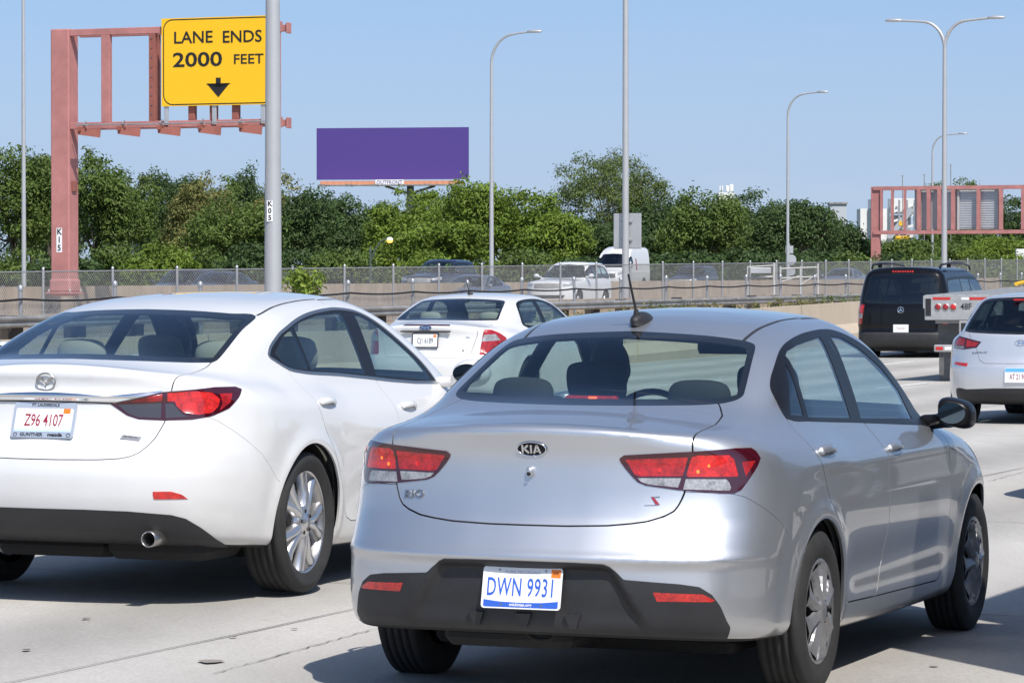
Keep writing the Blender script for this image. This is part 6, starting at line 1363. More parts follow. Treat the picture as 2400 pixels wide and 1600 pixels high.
HB=dict(spec=HATCH,paint='silver2',h=.024,ref=1,lo=(-1.05,-1.0,.1),hi=(3.65,1.0,1.6),wb=2.65,zw=.32,ra=.365,xg=.4,frit=.03,gmat='midglass',
 glass=[(-.2,1.385),(0,1.385),(.4,1.37),(.52,1.345),(.58,1.25),(.675,1.04),(.66,1.005),(.4,.985),(0,.975),(-.2,.975)],
 ws=[(-.2,1.40),(0,1.40),(.4,1.38),(.55,1.33),(.72,1.02),(.6,.985),(0,1.0),(-.2,1.0)],
 dlo=[(-.35,1.12),(-.1,1.26),(.2,1.335),(.7,1.37),(1.1,1.365),(1.4,1.31),(1.7,1.17),(1.95,1.0),(1.9,.96),(.0,1.04)],panes=[[(-.25,1.13),(-.05,1.24),(.2,1.30),(.75,1.34),(.78,1.01),(.0,1.06)],[(.88,1.34),(1.1,1.335),(1.38,1.28),(1.65,1.15),(1.85,1.0),(.88,1.005)]],
 lights=[dict(poly=[(.50,.895),(.70,.935),(.84,.955),(.93,.90),(.92,.82),(.70,.81),(.55,.83)],mat='redrim',ref=2,subs=[('red_lens',[(.53,.885),(.69,.918),(.69,.835),(.565,.845)],'redoff'),('red_lens',[(.715,.925),(.83,.935),(.90,.89),(.90,.855),(.715,.855)],'redoff'),('reversing_lens',[(.715,.845),(.90,.845),(.90,.828),(.71,.822)],'clr')])],
 rear=[('fog_reflector',[(.62,.66),(.72,.665),(.82,.675),(.845,.655),(.84,.645),(.62,.625)],'refl'),('black_lower_bumper',[(-.2,.395),(.3,.39),(.62,.375),(.72,.39),(.78,.38),(.80,.3),(.80,0),(-.2,0)],'trim')],
 lid=[(-.2,.66),(.4,.66),(.46,.70),(.50,.82),(.56,.95),(.60,1.05),(.64,1.5),(-.2,1.5)],lid_x=.72,
 doors=[[(.10,1.1),(.05,1.0),(.15,.8),(.35,.52),(.45,.30),(.95,.29),(1.0,.5),(.98,1.0),(.9,1.12)]],
 R=.318,tyre=.21,wheel='alloy5',rim=.21,tw=.775,fx=1.15,rx=.10,hrz=1.10,dash=(1.8,.97),irm=(1.6,1.28),mirror=(1.95,.99,1.0))
HP=(5.80,38.3,.358,.05,.0); root,b=build_car(HB,HP,'silver_hatchback','pale silver hatchback cut off by the right edge of the picture')
p,n=surf_pt(b,0,.885); u,v=frame_of(n); o=p+n*.004; g=G(); oval_ring(g,o,u,v,.125,.066,.008,.004)
for s in (-1,1): g.prism([(s*.027-.006,-.022),(s*.027+.006,-.022),(s*.027+.012,.022),(s*.027,.022)],o+n*.002,u,v,.003)
g.prism([(-.026,-.003),(.030,-.006),(.031,.003),(-.026,.006)],o+n*.002,u,v,.003); g.obj('badge',MT['chrome'],root)
p,n=surf_pt(b,.46,.775); u,v=frame_of(n); text_part('lettering','ELANTRA GT',.030,p+n*.002,u,v,MT['steel'],root,sx=1.0,bold=.0006)
n=np.array([-1,0,.05]); n/=np.linalg.norm(n); p=np.array([-.838,0,.535]); u,v=frame_of(n); o=p+n*.02; g=G(); g.prism(rrect(.31,.16,.01),o,u,v,.006); pl=g.obj('licence_plate',MT['platew'],root); g=G(); g.prism([(-.15,.035),(.15,.035),(.15,.075),(-.15,.075)],o+n*.001,u,v,.001); g.obj('plate_band',simple('plate_sky_blue',(.12,.42,.75),.5),pl)
text_part('plate_number','AT 21 948',.085,o-v*.02+n*.002,u,v,MT['pred'],pl,sx=.55); 
g=G(); g.box((-.33,0,1.352),(.03,.34,.018),bev=.005); bl_=g.obj('high_brake_light',MT['red'],root); bl_.location=(-.02,0,.0)
g=G(); g.box((-.80,0,.645),(.012,.5,.016),bev=.004); g.obj('tailgate_handle',MT['trim'],root)
# black passenger van
VAN=spec(SEDAN_A,wz=[(.10,.86),(.2,.91),(.3,.93),(.5,.955),(.75,.964),(.95,.96),(1.08,.93),(1.2,.85),(1.4,.6)],pt=[(-1.2,.93),(-.9,.965),(-.5,.99),(0,1),(3,1),(3.4,.98),(3.8,.9),(4.1,.78)],
 rz=[(.05,-.75),(.25,-.88),(.32,-1.0),(.45,-1.03),(.55,-1.02),(.60,-.985),(.75,-.975),(1.0,-.965),(1.2,-.94),(1.4,-.9)],rp=[(0,0),(.3,.006),(.5,.02),(.7,.05),(.8,.085),(.9,.16),(1.0,.3)],
 fz=[(.1,3.85),(.3,4.05),(.6,4.08),(.85,4.0),(1.0,3.85),(1.3,3.5)],fp=[(0,0),(.3,-.02),(.6,-.1),(.9,-.35)],
 deck=[(-1.2,1.12),(2.8,1.12),(3.0,1.10),(3.4,1.04),(3.8,.92),(4.1,.75)],crn=[(-1.2,.02),(2.5,.02),(4.1,.1)],
 gs=[(.6,.955),(1.0,.945),(1.2,.92),(1.4,.885),(1.6,.84),(1.75,.79),(1.85,.73),(2.0,.6)],gp=[(-1.2,-.02),(-.5,0),(2.4,0),(2.8,-.03),(3.2,-.12)],
 rg=[(.6,-.96),(1.0,-.955),(1.2,-.94),(1.4,-.905),(1.6,-.86),(1.75,-.815),(1.85,-.77),(2.0,-.66)],rgn=1.,rgp=[(0,0),(.3,.006),(.5,.02),(.7,.055),(.85,.12),(1,.25)],
 ws=[(.6,3.7),(1.0,3.35),(1.2,3.1),(1.5,2.7),(1.75,2.3),(1.9,2.0)],roof=[(-1.2,1.865),(-.7,1.885),(.5,1.90),(1.5,1.90),(2.0,1.87),(2.6,1.75)],rcr=.02,feat=feat_plain((0.,3.2),.34,.40),
 bot=[(-1.2,.30),(-.7,.25),(0,.22),(4.1,.24)],k=dict(rear=.12,deck_rear=.05,rg_side=.14,roof_rg=.10,roof_side=.16,union=.05))
VB=dict(spec=VAN,paint='black',h=.034,ref=1,lo=(-1.25,-1.06,.12),hi=(4.25,1.06,2.05),wb=3.2,zw=.34,ra=.395,xg=.3,frit=.015,gmat='privacy',xws=2.,
 glass=[(-.2,1.75),(0,1.75),(.5,1.74),(.66,1.70),(.74,1.4),(.78,1.22),(.72,1.17),(0,1.15),(-.2,1.15)],ws=[(-.2,1.75),(0,1.75),(.6,1.70),(.75,1.4),(.85,1.15),(.7,1.1),(0,1.1),(-.2,1.1)],
 dlo=[(-.72,1.2),(-.62,1.55),(-.5,1.66),(.5,1.70),(2.1,1.69),(2.5,1.5),(2.95,1.2),(2.9,1.12),(0,1.14)],panes=[[(-.62,1.22),(-.54,1.5),(-.44,1.61),(.55,1.65),(.55,1.18)],[(.62,1.65),(1.35,1.65),(1.35,1.17),(.62,1.18)],[(1.45,1.65),(2.05,1.64),(2.42,1.48),(2.8,1.2),(2.8,1.15),(1.45,1.17)]],sgmat='midglass',
 lights=[dict(poly=[(.66,1.12),(.74,1.15),(.84,1.13),(.86,.9),(.84,.74),(.70,.74),(.68,.9)],mat='redoff',ref=1,subs=[('red_lens',[(.675,1.11),(.84,1.12),(.86,.97),(.69,.97)],'red'),('reversing_lens',[(.69,.96),(.86,.96),(.86,.86),(.69,.86)],'clr')])],
 rear=[('black_bumper_insert',[(-.2,.58),(.6,.58),(.75,.56),(.75,.0),(-.2,.0)],'trim')],lid=[(-.2,.60),(.70,.60),(.72,1.0),(.74,1.3),(.70,1.9),(-.2,1.9)],lid_x=.5,
 R=.345,tyre=.225,wheel='alloy5',rim=.22,tw=.83,fx=2.1,rx=.2,hrz=1.25,sz=.75,sb=.65,sy=.42,dash=(2.7,1.1),irm=(2.35,1.62),mirror=(2.75,1.10,1.25))
root,b=build_car(VB,(8.10,69.9,.358,.08,0),'black_van','black passenger van with roof rails beyond the flatbed trailer','van')
for s in (1,-1): g=G(); g.tube([(-.55,s*.70,1.86),(-.45,s*.70,1.93),(.2,s*.71,1.965),(1.4,s*.71,1.965),(2.,s*.69,1.93),(2.1,s*.69,1.86)],.022,8); g.bar((.15,s*.71,1.88),(.15,s*.71,1.96),.08,.03); g.obj('roof_rail',MT['gloss'],root)
p,n=surf_pt(b,0,1.03); u,v=frame_of(n); o=p+n*.006; g=G(); oval_ring(g,o,u,v,.13,.13,.012,.010)
for k in range(3): a=math.pi/2+k*2.0944; g.prism([(.06*math.cos(a),.06*math.sin(a)),(.011*math.cos(a+1.05),.014*math.sin(a+1.05)),(.014*math.cos(a-1.05),.014*math.sin(a-1.05))],o+n*.006,u,v,.006)
g.obj('badge',MT['chrome'],root)
n=np.array([-1,0,.02]); n/=np.linalg.norm(n); p=np.array([-.985,-.01,.66]); u,v=frame_of(n); o=p+n*.012; g=G(); g.prism(rrect(.33,.175,.01),o-n*.001,u,v,.006); g.obj('plate_frame',MT['pblack'],root); g=G(); g.prism(rrect(.312,.155,.006),o,u,v,.001); pl=g.obj('licence_plate',MT['platew'],root); text_part('plate_number','7 3644 BLY',.075,o+n*.001,u,v,M('pfaded',lambda:simple('print_faded',(.45,.30,.28),.5)),pl,sx=.6)
p,n=surf_pt(b,-.0,1.80); g=G(); 
for k in range(9): g.box((p[0]-.008,-.20+.05*k,1.795),(.02,.036,.035),bev=.006)
tag(g.obj('high_brake_light',MT['red'],root),kind='stuff')
p,n=surf_pt(b,0.,1.22); g=G(); g.box(p+n*.004,(.02,.03,.02)); g.obj('washer_nozzle',MT['trim'],root)
g=G(); g.box((-.6,0,.3),(.5,1.2,.2),bev=.05); g.box((1.6,0,.26),(3.6,1.4,.08),bev=.02); g.obj('undertray',MT['under'],root)
# flatbed trailer
D3=54.; c0=at(2168,690,D3); YT=.36; tr=empty('flatbed_trailer',(c0[0],c0[1],rz_(52,12)),math.pi/2-YT); tr.rotation_euler=(0,-.020,math.pi/2-YT); tag(tr,'flatbed trailer with three round red lights and mud flap','trailer')
zd=1.43-tr.location.z+.0; WT=2.59      # local x forward, y left; left rear corner at origin
MT['alum']=simple('weathered_aluminium',(.52,.515,.50),.42,metal=.55,var=.25,vscale=3); MT['tape_r']=simple('tape_red',(.55,.03,.025),.4); MT['tape_w']=simple('tape_white',(.78,.78,.77),.4); MT['flap']=simple('mud_flap_rubber',(.12,.12,.12),.7,var=.35,vscale=6,bump=.2,bscale=30)
g=G(); g.box((7.,-WT/2,zd-.02),(14.,WT,.04),bev=.005); g.obj('deck',MT['alum'],tr)
for k in range(14): g=G(); g.box((7.,-.10-k*.183,zd+.003),(13.98,.012,.008)); g.obj('deck_groove',MT['galvd'],tr)
g=G(); g.box((7.,.012,zd-.11),(14.,.03,.20),bev=.006); g.obj('side_rail',MT['alum'],tr); g=G(); g.box((7.,-WT-.012,zd-.11),(14.,.03,.20),bev=.006); g.obj('side_rail',MT['alum'],tr)
g=G(); g.box((.02,-WT/2,zd-.215),(.05,WT,.35),bev=.008); g.obj('rear_plate',MT['alum'],tr)
g=G(); g.box((-.008,-.06,zd-.19),(.012,.085,.27)); g.obj('rub_pad',MT['trim'],tr)
x=.13
for k,(w,mt) in enumerate(((.285,'tape_r'),(.17,'alum'),(.125,'tape_w'),(.285,'tape_r'),(.285,'tape_w'),(.285,'tape_r'),(.285,'tape_w'))):
    if mt!='alum': g=G(); g.box((-.007,-x-w/2,zd-.055),(.004,w-.004,.04)); g.obj('reflective_tape',MT[mt],tr)
    x+=w
for k,mt in enumerate(('redoff','redoff','red')):
    y=-.215-.122*k; g=G(); g.lathe([(.056,-.02),(.056,.012),(.047,.016)],24,'x',c=(0,0,0)); rg_=g.obj('light_ring',MT['alum'],tr); rg_.location=(-.006,y,zd-.185); rg_.rotation_euler=(0,0,math.pi)
    g=G(); g.lathe([(.047,.006),(.040,.020),(.022,.028),(.0005,.031)],22,'x'); g.obj('round_light',MT[mt],rg_)
text_part('lettering','48F',.135,(-.0085,-.66,zd-.185),(0,-1,0),(0,0,1),MT['pblack'],tr,sx=.9,bold=.002)
g=G(); g.box((.35,-.42,zd-.42),(.6,.52,.05)); g.obj('hanger',MT['galvd'],tr)
g=G(); g.prism([(-.30,.32),(.18,.32),(.18,-.10),(-.30,-.10)],(.30,-.44,zd-.78),(0,-1,0),(0,0,1),.012); g.obj('mud_flap',MT['flap'],tr)
g=G(); g.prism(rrect(.48,.62,.05,4,-.05,-.42),(.32,-.44,zd-.72),(0,-1,0),(0,0,1),.012); g.obj('mud_flap',MT['flap'],tr)
g=G(); g.box((.02,-1.25,zd-.83),(.09,2.2,.11),bev=.012); ub=g.obj('rear_guard',MT['alum'],tr)
x=.18
for k in range(8):
    w=.13 if k else .12; g=G(); g.box((-.0285,-x-w/2,zd-.83),(.004,w-.004,.05)); g.obj('reflective_tape',MT['tape_r' if k%2==0 else 'tape_w'],ub); x+=w+.02
for y in (-.62,-1.95): g=G(); g.box((.03,y,zd-.60),(.08,.15,.40),bev=.01); g.obj('guard_post',MT['alum'],tr)
g=G(); g.box((-.012,-.62,zd-.585),(.008,.075,.30)); g.obj('post_pad',MT['trim'],tr)
for xx in (1.1,2.35):
    for yy in (-.32,-WT+.32):
        t_=wheel(tr,xx,yy,.50-.0,.50,.30,'alloy5' if False else 'cover',.29) if False else None
        g=G(); g.lathe([(.26,-.15),(.30,-.16),(.46,-.16),(.50,-.12),(.50,.12),(.46,.16),(.30,.16),(.26,.15)],40,'y'); w_=g.obj('wheel',MT['rubber'],tr); w_.location=(xx,yy,.50)
        g=G(); g.lathe([(.26,.15),(.24,.06),(.12,.05),(.11,.12),(.001,.13)],28,'y'); g.lathe([(.26,-.15),(.2,-.1),(.001,-.1)],28,'y'); g.obj('rim',MT['galvd'],w_)
for yy in (-.95,-1.65): g=G(); g.box((7.,yy,zd-.30),(13.8,.12,.36)); g.obj('frame_beam',MT['alum'],tr)
MT['tarp']=simple('dark_tarpaulin',(.02,.02,.022),.6,bump=.4,bscale=8); MT['strap']=simple('yellow_strap',(.75,.42,.02),.6)
ld=empty('tarped_load',tr.location,0); ld.rotation_euler=tr.rotation_euler; tag(ld,'dark tarped load with a yellow strap on the flatbed trailer','load')
g=G(); prof=[(-1.2,0),(-1.15,.14),(-.75,.62),(-.35,.78),(.35,.78),(.75,.62),(1.15,.14),(1.2,0)]
V=[];xs=(6.2,6.3,7.1,7.9,9.5,11.2,11.6); sc=(.15,.35,.8,1.,1.02,.97,.5)
for xx,s in zip(xs,sc):
    for y,z in prof: V.append((xx,-WT/2+y*(.6+.4*s),zd+.012+z*s*.75))
k=len(prof); g.add(V,[[i*k+j,i*k+j+1,(i+1)*k+j+1,(i+1)*k+j] for i in range(len(xs)-1) for j in range(k-1)],0,True); g.obj('tarpaulin',MT['tarp'],ld)
g=G(); g.tube([(6.15,-WT/2+1.19,zd+.06),(7.5,-WT/2+1.2,zd+.10),(11.5,-WT/2+1.2,zd+.10)],.035,6); g.obj('strap',MT['strap'],ld)
# ------------------------------------------------------------------ oncoming traffic on the far carriageway
FSED=spec(SEDAN_C,feat=feat_plain((0.,2.73)))
SUVS=spec(VAN,wz=[(.10,.84),(.25,.92),(.4,.95),(.7,.97),(.95,.965),(1.1,.94),(1.2,.86),(1.4,.6)],deck=[(-1.2,1.18),(2.0,1.18),(2.3,1.19),(2.9,1.16),(3.5,1.10),(3.75,1.0),(4,.8)],crn=[(-1.2,.03),(4,.07)],fz=[(.1,3.6),(.3,3.78),(.7,3.82),(.95,3.78),(1.15,3.7),(1.3,3.4)],
 pt=[(-1.2,.93),(-.9,.965),(0,1),(3,1),(3.4,.98),(3.7,.92),(4.1,.8)],gs=[(.6,.95),(1.1,.92),(1.2,.90),(1.4,.84),(1.6,.77),(1.75,.70),(2.,.55)],ws=[(.6,3.1),(1.1,2.5),(1.3,2.15),(1.6,1.65),(1.8,1.3),(2.,1.0)],
 roof=[(-1.2,1.74),(-.6,1.78),(.3,1.81),(1.,1.81),(1.5,1.77),(2.2,1.6)],rg=[(.6,-.96),(1.1,-.95),(1.3,-.9),(1.5,-.8),(1.7,-.66),(1.9,-.5)],feat=feat_plain((0.,2.9),.38,.42),k=dict(rear=.12,rg_side=.12,roof_side=.14,union=.05,hood_front=.1,front=.12))
HVAN=spec(VAN,wz=[(.10,.9),(.3,.97),(.6,1.0),(1.1,1.02),(1.3,1.0),(1.5,.8)],deck=[(-1.4,1.25),(2.9,1.25),(3.2,1.27),(3.6,1.2),(3.95,1.0),(4.2,.8)],pt=[(-1.4,1),(3,1),(3.5,.98),(3.9,.9),(4.2,.8)],rz=[(.05,-1.2),(.3,-1.28),(2.,-1.28)],rp=[(0,0),(.6,.01),(.9,.05),(1.,.12)],
 fz=[(.1,3.8),(.3,4.0),(.7,4.05),(1.0,3.95),(1.3,3.7)],gs=[(.6,1.0),(1.2,1.02),(1.6,1.0),(2.,.96),(2.4,.88),(2.6,.8),(2.8,.6)],gp=[(-1.4,0),(2.4,0),(2.9,-.05),(3.4,-.15)],rg=[(.6,-1.28),(2.4,-1.25),(2.7,-1.18),(2.9,-1.)],rgp=[(0,0),(.7,.01),(.9,.04),(1.05,.12)],
 ws=[(.6,4.1),(1.2,3.45),(1.5,3.12),(2.0,2.65),(2.2,2.45),(2.5,1.9),(2.8,1.2)],roof=[(-1.4,2.60),(0,2.64),(1.2,2.64),(1.9,2.58),(2.6,2.3)],feat=feat_plain((0.,3.3),.38,.42))
FR=dict(h=.05,ref=1,lining=True,R=.34,tyre=.23,wheel='alloy5',rim=.22,fx=1.2,rx=.3,hrz=1.15,dash=(1.8,1.),irm=(1.6,1.3))
CSED=dict(FR,spec=FSED,lo=(-1.3,-1.05,.1),hi=(3.95,1.05,1.6),wb=2.73,zw=.335,ra=.385,xc=2.6,tw=.785,xg=.9,glass=SC['glass'],ws=SC['ws'],dlo=SC['dlo'],panes=SC['panes'],front=[('headlight',[(.34,.66),(.6,.72),(.85,.80),(.9,.76),(.7,.66),(.4,.60)],'clr'),('grille',[(-.1,.68),(.32,.66),(.28,.52),(-.1,.50)],'gloss'),('bumper_opening',[(-.1,.42),(.5,.42),(.45,.30),(-.1,.28)],'trim')],mirror=(1.98,1.0,1.02))
CSUV=dict(FR,spec=SUVS,lo=(-1.25,-1.1,.12),hi=(4.05,1.1,2.0),wb=2.9,zw=.38,ra=.42,xc=2.7,tw=.83,xg=.3,glass=[(-.2,1.68),(0,1.68),(.5,1.66),(.62,1.62),(.76,1.25),(.7,1.18),(-.2,1.18)],ws=[(-.2,1.72),(0,1.72),(.55,1.68),(.66,1.6),(.82,1.25),(.75,1.2),(-.2,1.2)],
 dlo=[(-.6,1.22),(-.5,1.5),(-.3,1.63),(.8,1.67),(1.3,1.63),(1.8,1.38),(2.05,1.2),(0,1.2)],panes=[[(-.5,1.25),(-.42,1.48),(-.25,1.58),(.10,1.6),(.10,1.24)],[(.18,1.6),(.75,1.62),(.75,1.24),(.18,1.24)],[(.85,1.62),(1.25,1.58),(1.7,1.36),(1.88,1.24),(.85,1.24)]],
 front=[('headlight',[(.52,.98),(.72,1.0),(.95,1.04),(.95,.92),(.55,.86)],'clr'),('grille',[(-.1,1.0),(.5,.98),(.48,.80),(-.1,.78)],'galvd'),('bumper_opening',[(-.1,.55),(.6,.55),(.55,.42),(-.1,.42)],'trim')],mirror=(1.98,1.1,1.28),sz=.7,hrz=1.4)
CVAN=dict(FR,spec=HVAN,lo=(-1.5,-1.15,.12),hi=(4.3,1.15,2.8),wb=3.3,zw=.38,ra=.42,xc=2.7,tw=.88,xws=2.,ws=[(-.2,2.2),(0,2.2),(.7,2.16),(.85,1.9),(.93,1.42),(.85,1.36),(-.2,1.36)],dlo=[(2.0,1.4),(2.0,1.98),(2.45,1.95),(2.9,1.55),(3.0,1.38)],panes=[[(2.05,1.43),(2.05,1.93),(2.42,1.9),(2.85,1.52),(2.92,1.42)]],sidep=[('red_lettering',[(1.2,1.2),(1.25,1.9),(1.45,1.9),(1.4,1.2)],'redoff')],
 front=[('headlight',[(.52,1.02),(.75,1.12),(.95,1.22),(.97,1.0),(.6,.90)],'clr'),('grille',[(-.1,1.02),(.5,1.0),(.45,.75),(-.1,.72)],'trim'),('bumper_opening',[(-.1,.55),(.6,.55),(.6,.35),(-.1,.35)],'trim')],mirror=(2.75,1.25,1.5),rx=None,fx=2.1,sz=.85,sy=.5,dash=(2.7,1.25),irm=(2.4,1.9))
def oncoming(c,px,d,topy,hgt,paint_,name,label,cat='car',**k):
    p=at(px,topy,d); z=p[2]-hgt; yaw=ROADA+math.pi; off=-1.4; X,Y=p[0]+off*math.sin(yaw),p[1]+off*math.cos(yaw); key=('far',id(c))
    if key not in MT:
        cc=dict(c,paint=paint_); cc.update(k); MT[key]=(build_car(cc,(X,Y,yaw,z,0),name,label,cat)[0],paint_); return MT[key][0]
    src,sp=MT[key]                                   # another one of the kind: copy the thing, its parts and sub-parts
    r=src.copy(); COL.objects.link(r); r.name=name; r.location=(X,Y,z); r.rotation_euler=(0,0,math.pi/2-yaw); tag(r,label,cat)
    def cp(o,par):
        c2=o.copy(); COL.objects.link(c2); c2.parent=par
        for sl in c2.material_slots:
            if sl.material==MT[sp] and sp!=paint_: sl.link='OBJECT'; sl.material=MT[paint_]
        for ch in o.children: cp(ch,c2)
    for ch in src.children: cp(ch,r)
    return r
oncoming(CSUV,1030,150,608,1.80,'navy','dark_suv','dark blue off-roader behind the fence left of the lamp post','car')
oncoming(CSED,1105,132,644,1.44,'grey','grey_sedan','silver grey sedan behind the fence in front of the dark blue off-roader','car')
oncoming(CSUV,1334,131,614,1.80,'white','white_suv','white off-roader with a dark grille behind the fence','car')
oncoming(CVAN,1453,205,577,2.64,'white','white_van','white high roof van behind the white off-roader','van')
oncoming(CSUV,425,150,631,1.80,'charcoal','dark_suv','dark off-roader behind the fence left of the thick K05 pole','car')
oncoming(CSED,510,138,636,1.44,'charcoal','dark_sedan','dark sedan behind the fence just left of the thick K05 pole','car')
oncoming(CSUV,1622,200,622,1.80,'charcoal','dark_suv','small dark off-roader behind the fence right of the white van','car')
oncoming(CSED,1975,190,628,1.44,'grey','grey_sedan','grey sedan behind the fence left of the black van','car')
oncoming(CSED,1900,215,632,1.44,'charcoal','dark_sedan','dark sedan behind the white pipe gate','car')
# dark off-roader in the lane to the right, beyond the frame, mirrored in the silver doors
def ahead(c,t,L,paint_,name,label,z=0.):
    q=oncoming(c,1300,100,600,1.8,paint_,name,label); q.location=(*RL(t,L)[:2],rz_(t,L)); q.rotation_euler=(0,0,math.pi/2-.362); return q
ahead(CSED,24.9,4.5,'charcoal','dark_sedan','dark sedan ahead of the nearest silver sedan in the same lane')
ahead(CSUV,22.5,-.1+.6,'charcoal','dark_suv','first dark off-roader in the lane right of the silver sedan')
ahead(CSED,37.,.6,'navy','dark_sedan','dark blue sedan farther ahead in the right lane')
ahead(CSUV,27.,-3.,'navy','dark_suv','dark blue off-roader in the rightmost lane')
ahead(CSUV,34.,-3.,'charcoal','dark_suv','dark off-roader farther ahead in the rightmost lane')
if 0: q_=oncoming(CSUV,1300,100,600,1.8,'charcoal','dark_suv','dark off-roader in the lane right of the nearest silver sedan')
# ------------------------------------------------------------------ buildings beyond the trees
MT['bwhite']=simple('white_wall',(.70,.70,.68),.7,var=.1,vscale=.5); MT['broof']=simple('brown_roof',(.16,.115,.09),.85,var=.2,vscale=2); MT['win']=simple('window_dark',(.03,.035,.04),.1)
hb=at(372,660,300); ho=empty('white_house',hb,.3); tag(ho,'small white house with a brown roof among the left trees','house'); zh=lambda py:CAMH+(HOR-py)/FPX*300-hb[2]
g=G(); g.box((-.4,0,zh(530)/2),(2.8,4,zh(530))); g.obj('wall',MT['bwhite'],ho); g=G(); g.prism([(-1.7,0),(1.7,0),(1.1,.6),(-1.1,.6)],(-.6,-2.3,zh(530)),(1,0,0),(0,0,1),4.6); g.obj('roof',MT['broof'],ho)
g=G(); g.box((.45,-1.5,zh(505)),(1.2,1,.55)); g.obj('dormer',MT['bwhite'],ho); g=G(); g.box((.55,-1.6,zh(495)),(.35,.35,.4)); g.obj('chimney',MT['bwhite'],ho)
pb=at(2060,640,380); pbx=empty('concrete_plant',pb,0); tag(pbx,'white concrete plant with pipes and towers behind the distant gantry','building'); zp=lambda py:CAMH+(HOR-py)/FPX*380-pb[2]; xp=lambda px:(px-2060)/FPX*380
def pbox(nm,x0,x1,y0,y1,mt='bwhite',dy=0,dp=4.): g=G(); g.box(((xp(x0)+xp(x1))/2,dy,(zp(y0)+zp(y1))/2),(xp(x1)-xp(x0),dp,zp(y0)-zp(y1))); return g.obj(nm,MT[mt],pbx)
pbox('wall',2012,2080,490,660); pbox('tower',2036,2052,468,640,'signback',-1); pbox('upper_block',2085,2140,466,500); pbox('upper_block',2090,2132,505,660,'signback',1)
for i in range(5): g=G(); g.bar((xp(2080),-2.5,zp(500+i*22)),(xp(2138),-2.5,zp(480+i*24)),.25,.25); g.obj('conveyor_strut',MT['bwhite'],pbx)
for i in range(4): g=G(); g.bar((xp(2083+i*18),-2.6,zp(470)),(xp(2083+i*18),-2.6,zp(640)),.22,.22); g.obj('frame_column',MT['galv'],pbx)
g=G(); g.bar((xp(2076),-2.7,zp(560)),(xp(2130),-2.7,zp(490)),.5,.6); g.obj('conveyor',MT['signback'],pbx)
g=G(); g.box((xp(2108),-2.8,zp(562)),(1.6,.4,.8)); g.obj('yellow_panel',MT['strap'],pbx); g=G(); g.box((xp(2105),-2.8,zp(525)),(.5,.4,.5)); g.obj('yellow_panel',MT['strap'],pbx)
for i,(px,py) in enumerate(((2115,412),(2166,410),(2228,386))): 
    q=at(px,600,360); e=empty('thin_mast',q); tag(e,('thin dark mast left of the distant gantry signs','thin dark mast between the distant lamp posts','thin dark mast right of the double lamp post')[i],'mast'); g=G(); hh_=CAMH+(HOR-py)/FPX*360-q[2]; g.tube([(0,0,-3),(0,0,hh_)],.05,6); g.box((0,0,hh_),(.3,.06,.06)); g.obj('mast',MT['galvd'],e)
rb_=at(1690,640,420); rt_=empty('roof_tanks',rb_); tag(rt_,'white tanks on a flat roof just above the dark trees','building'); zr=lambda py:CAMH+(HOR-py)/FPX*420-rb_[2]
g=G(); g.box((.6,2,zr(452)/2),(1.9,6,zr(452))); g.obj('block',MT['bwhite'],rt_)
for i,(dx,tp,r) in enumerate(((.7,436,.22),(1.2,433,.24),(-.2,437,.08),(.1,436,.07))): g=G(); g.lathe([(r,zr(450)),(r,zr(tp)-.1),(r*.6,zr(tp)),(.001,zr(tp)+.05)],14,c=(dx,-.8,0)); g.obj('tank',MT['bwhite'],rt_)
gb3=at(1962,640,400); gh=empty('flat_building',gb3); tag(gh,'pale blue grey flat building top right of the pointed tree','building'); g=G(); zq=CAMH+(HOR-479)/FPX*400-gb3[2]; g.box((0,0,zq/2),(1.9,3,zq)); g.obj('wall',simple('pale_grey_wall',(.42,.45,.48),.7),gh); g=G(); g.box((0,-.1,zq+.1),(2.1,3.2,.2)); g.obj('parapet',MT['galvd'],gh)
wb_=at(2392,625,215); wt=empty('white_cabinet',wb_); tag(wt,'white box on a post at the right edge above the load','cabinet'); g=G(); g.box((0,0,.55),(.6,.4,1.1),bev=.02); g.obj('box',MT['bwhite'],wt); g=G(); g.box((-.25,0,.03),(.9,.4,.12)); g.obj('base',MT['bwhite'],wt); g=G(); g.bar((0,0,-3),(0,0,0),.1,.1); g.obj('post',MT['galv'],wt)

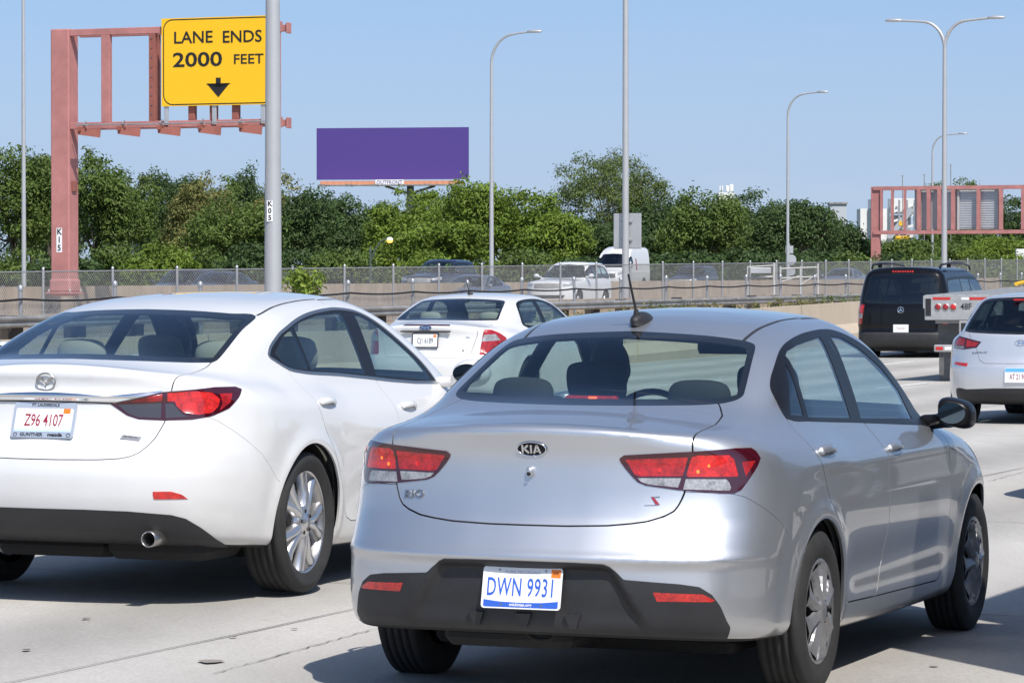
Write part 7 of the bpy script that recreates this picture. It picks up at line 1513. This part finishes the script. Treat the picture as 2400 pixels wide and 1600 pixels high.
# ------------------------------------------------------------------ work truck in the right lane (unseen; cab and slabs sized to throw shadow bars by the silver sedan)
wt0=RL(9.6,.85); wk=empty('work_truck',(wt0[0],wt0[1],rz_(12,.6)),math.pi/2-ROADA); tag(wk,'unseen dark flatbed work truck, shaped for its shadow, in the lane right of the nearest silver sedan','truck')
MT['truckpaint']=paint('dark_green_paint',(.02,.03,.03),rough=.4)
g=G(); g.box((5.7,0,1.05),(3.1,2.3,1.0),bev=.08); g.prism([(4.15,1.5),(7.25,1.5),(7.0,1.9),(6.8,2.9),(6.75,3.75),(4.15,3.8)],(0,1.12,0),(1,0,0),(0,0,1),-2.24); g.obj('cab',MT['truckpaint'],wk)
for s in (1,-1): g=G(); g.prism([(5.1,2.0),(6.7,2.0),(6.4,2.8),(5.1,2.85)],(0,s*1.135,0),(1,0,0),(0,0,1),.01); g.obj('side_window',MT['frit'],wk)
g=G(); g.prism([(-1.0,0),(1.0,0),(.9,.95),(-.9,.95)],(6.98,0,1.98),(0,1,0),(-.38,0,.92),.02); g.obj('windscreen',MT['frit'],wk)
g=G(); g.box((7.28,0,.75),(.15,2.35,.35),bev=.04); g.obj('bumper',MT['trim'],wk); g=G(); g.box((7.27,0,1.25),(.06,1.3,.4),bev=.02); g.obj('grille',MT['trim'],wk)
for s in (1,-1): g=G(); g.box((7.27,s*.88,1.2),(.06,.3,.25),bev=.03); g.obj('headlight',MT['clr'],wk)
g=G(); g.box((3.55,0,2.4),(.46,2.3,2.8),bev=.03); g.obj('shadow_slab_front',MT['truckpaint'],wk)  # slab added to throw one bar of shadow on the road
g=G(); g.box((2.92,0,2.4),(.36,2.3,2.8),bev=.03); g.obj('shadow_slab_rear',MT['truckpaint'],wk)  # second added slab, for the next shadow bar
g=G(); g.box((2.35,0,1.0),(4.4,2.3,.12),bev=.02); g.obj('flatbed',MT['galvd'],wk); g=G(); g.box((3.4,0,.75),(6.4,.8,.25)); g.obj('chassis',MT['under'],wk)
for x in (1.2,6.3):
    for s in (1,-1):
        g=G(); g.lathe([(.24,-.14),(.28,-.15),(.42,-.15),(.46,-.11),(.46,.11),(.42,.15),(.28,.15),(.24,.14)],36,'y'); w_=g.obj('wheel',MT['rubber'],wk); w_.location=(x,s*.98,.46)
        g=G(); g.lathe([(.24,-.14),(.2,-.02),(.001,-.02)],24,'y'); g.lathe([(.24,.14),(.2,.04),(.001,.06)],24,'y'); g.obj('rim',MT['galvd'],w_)
build_sedan_a((.368,13.35,.358,0.,.006))
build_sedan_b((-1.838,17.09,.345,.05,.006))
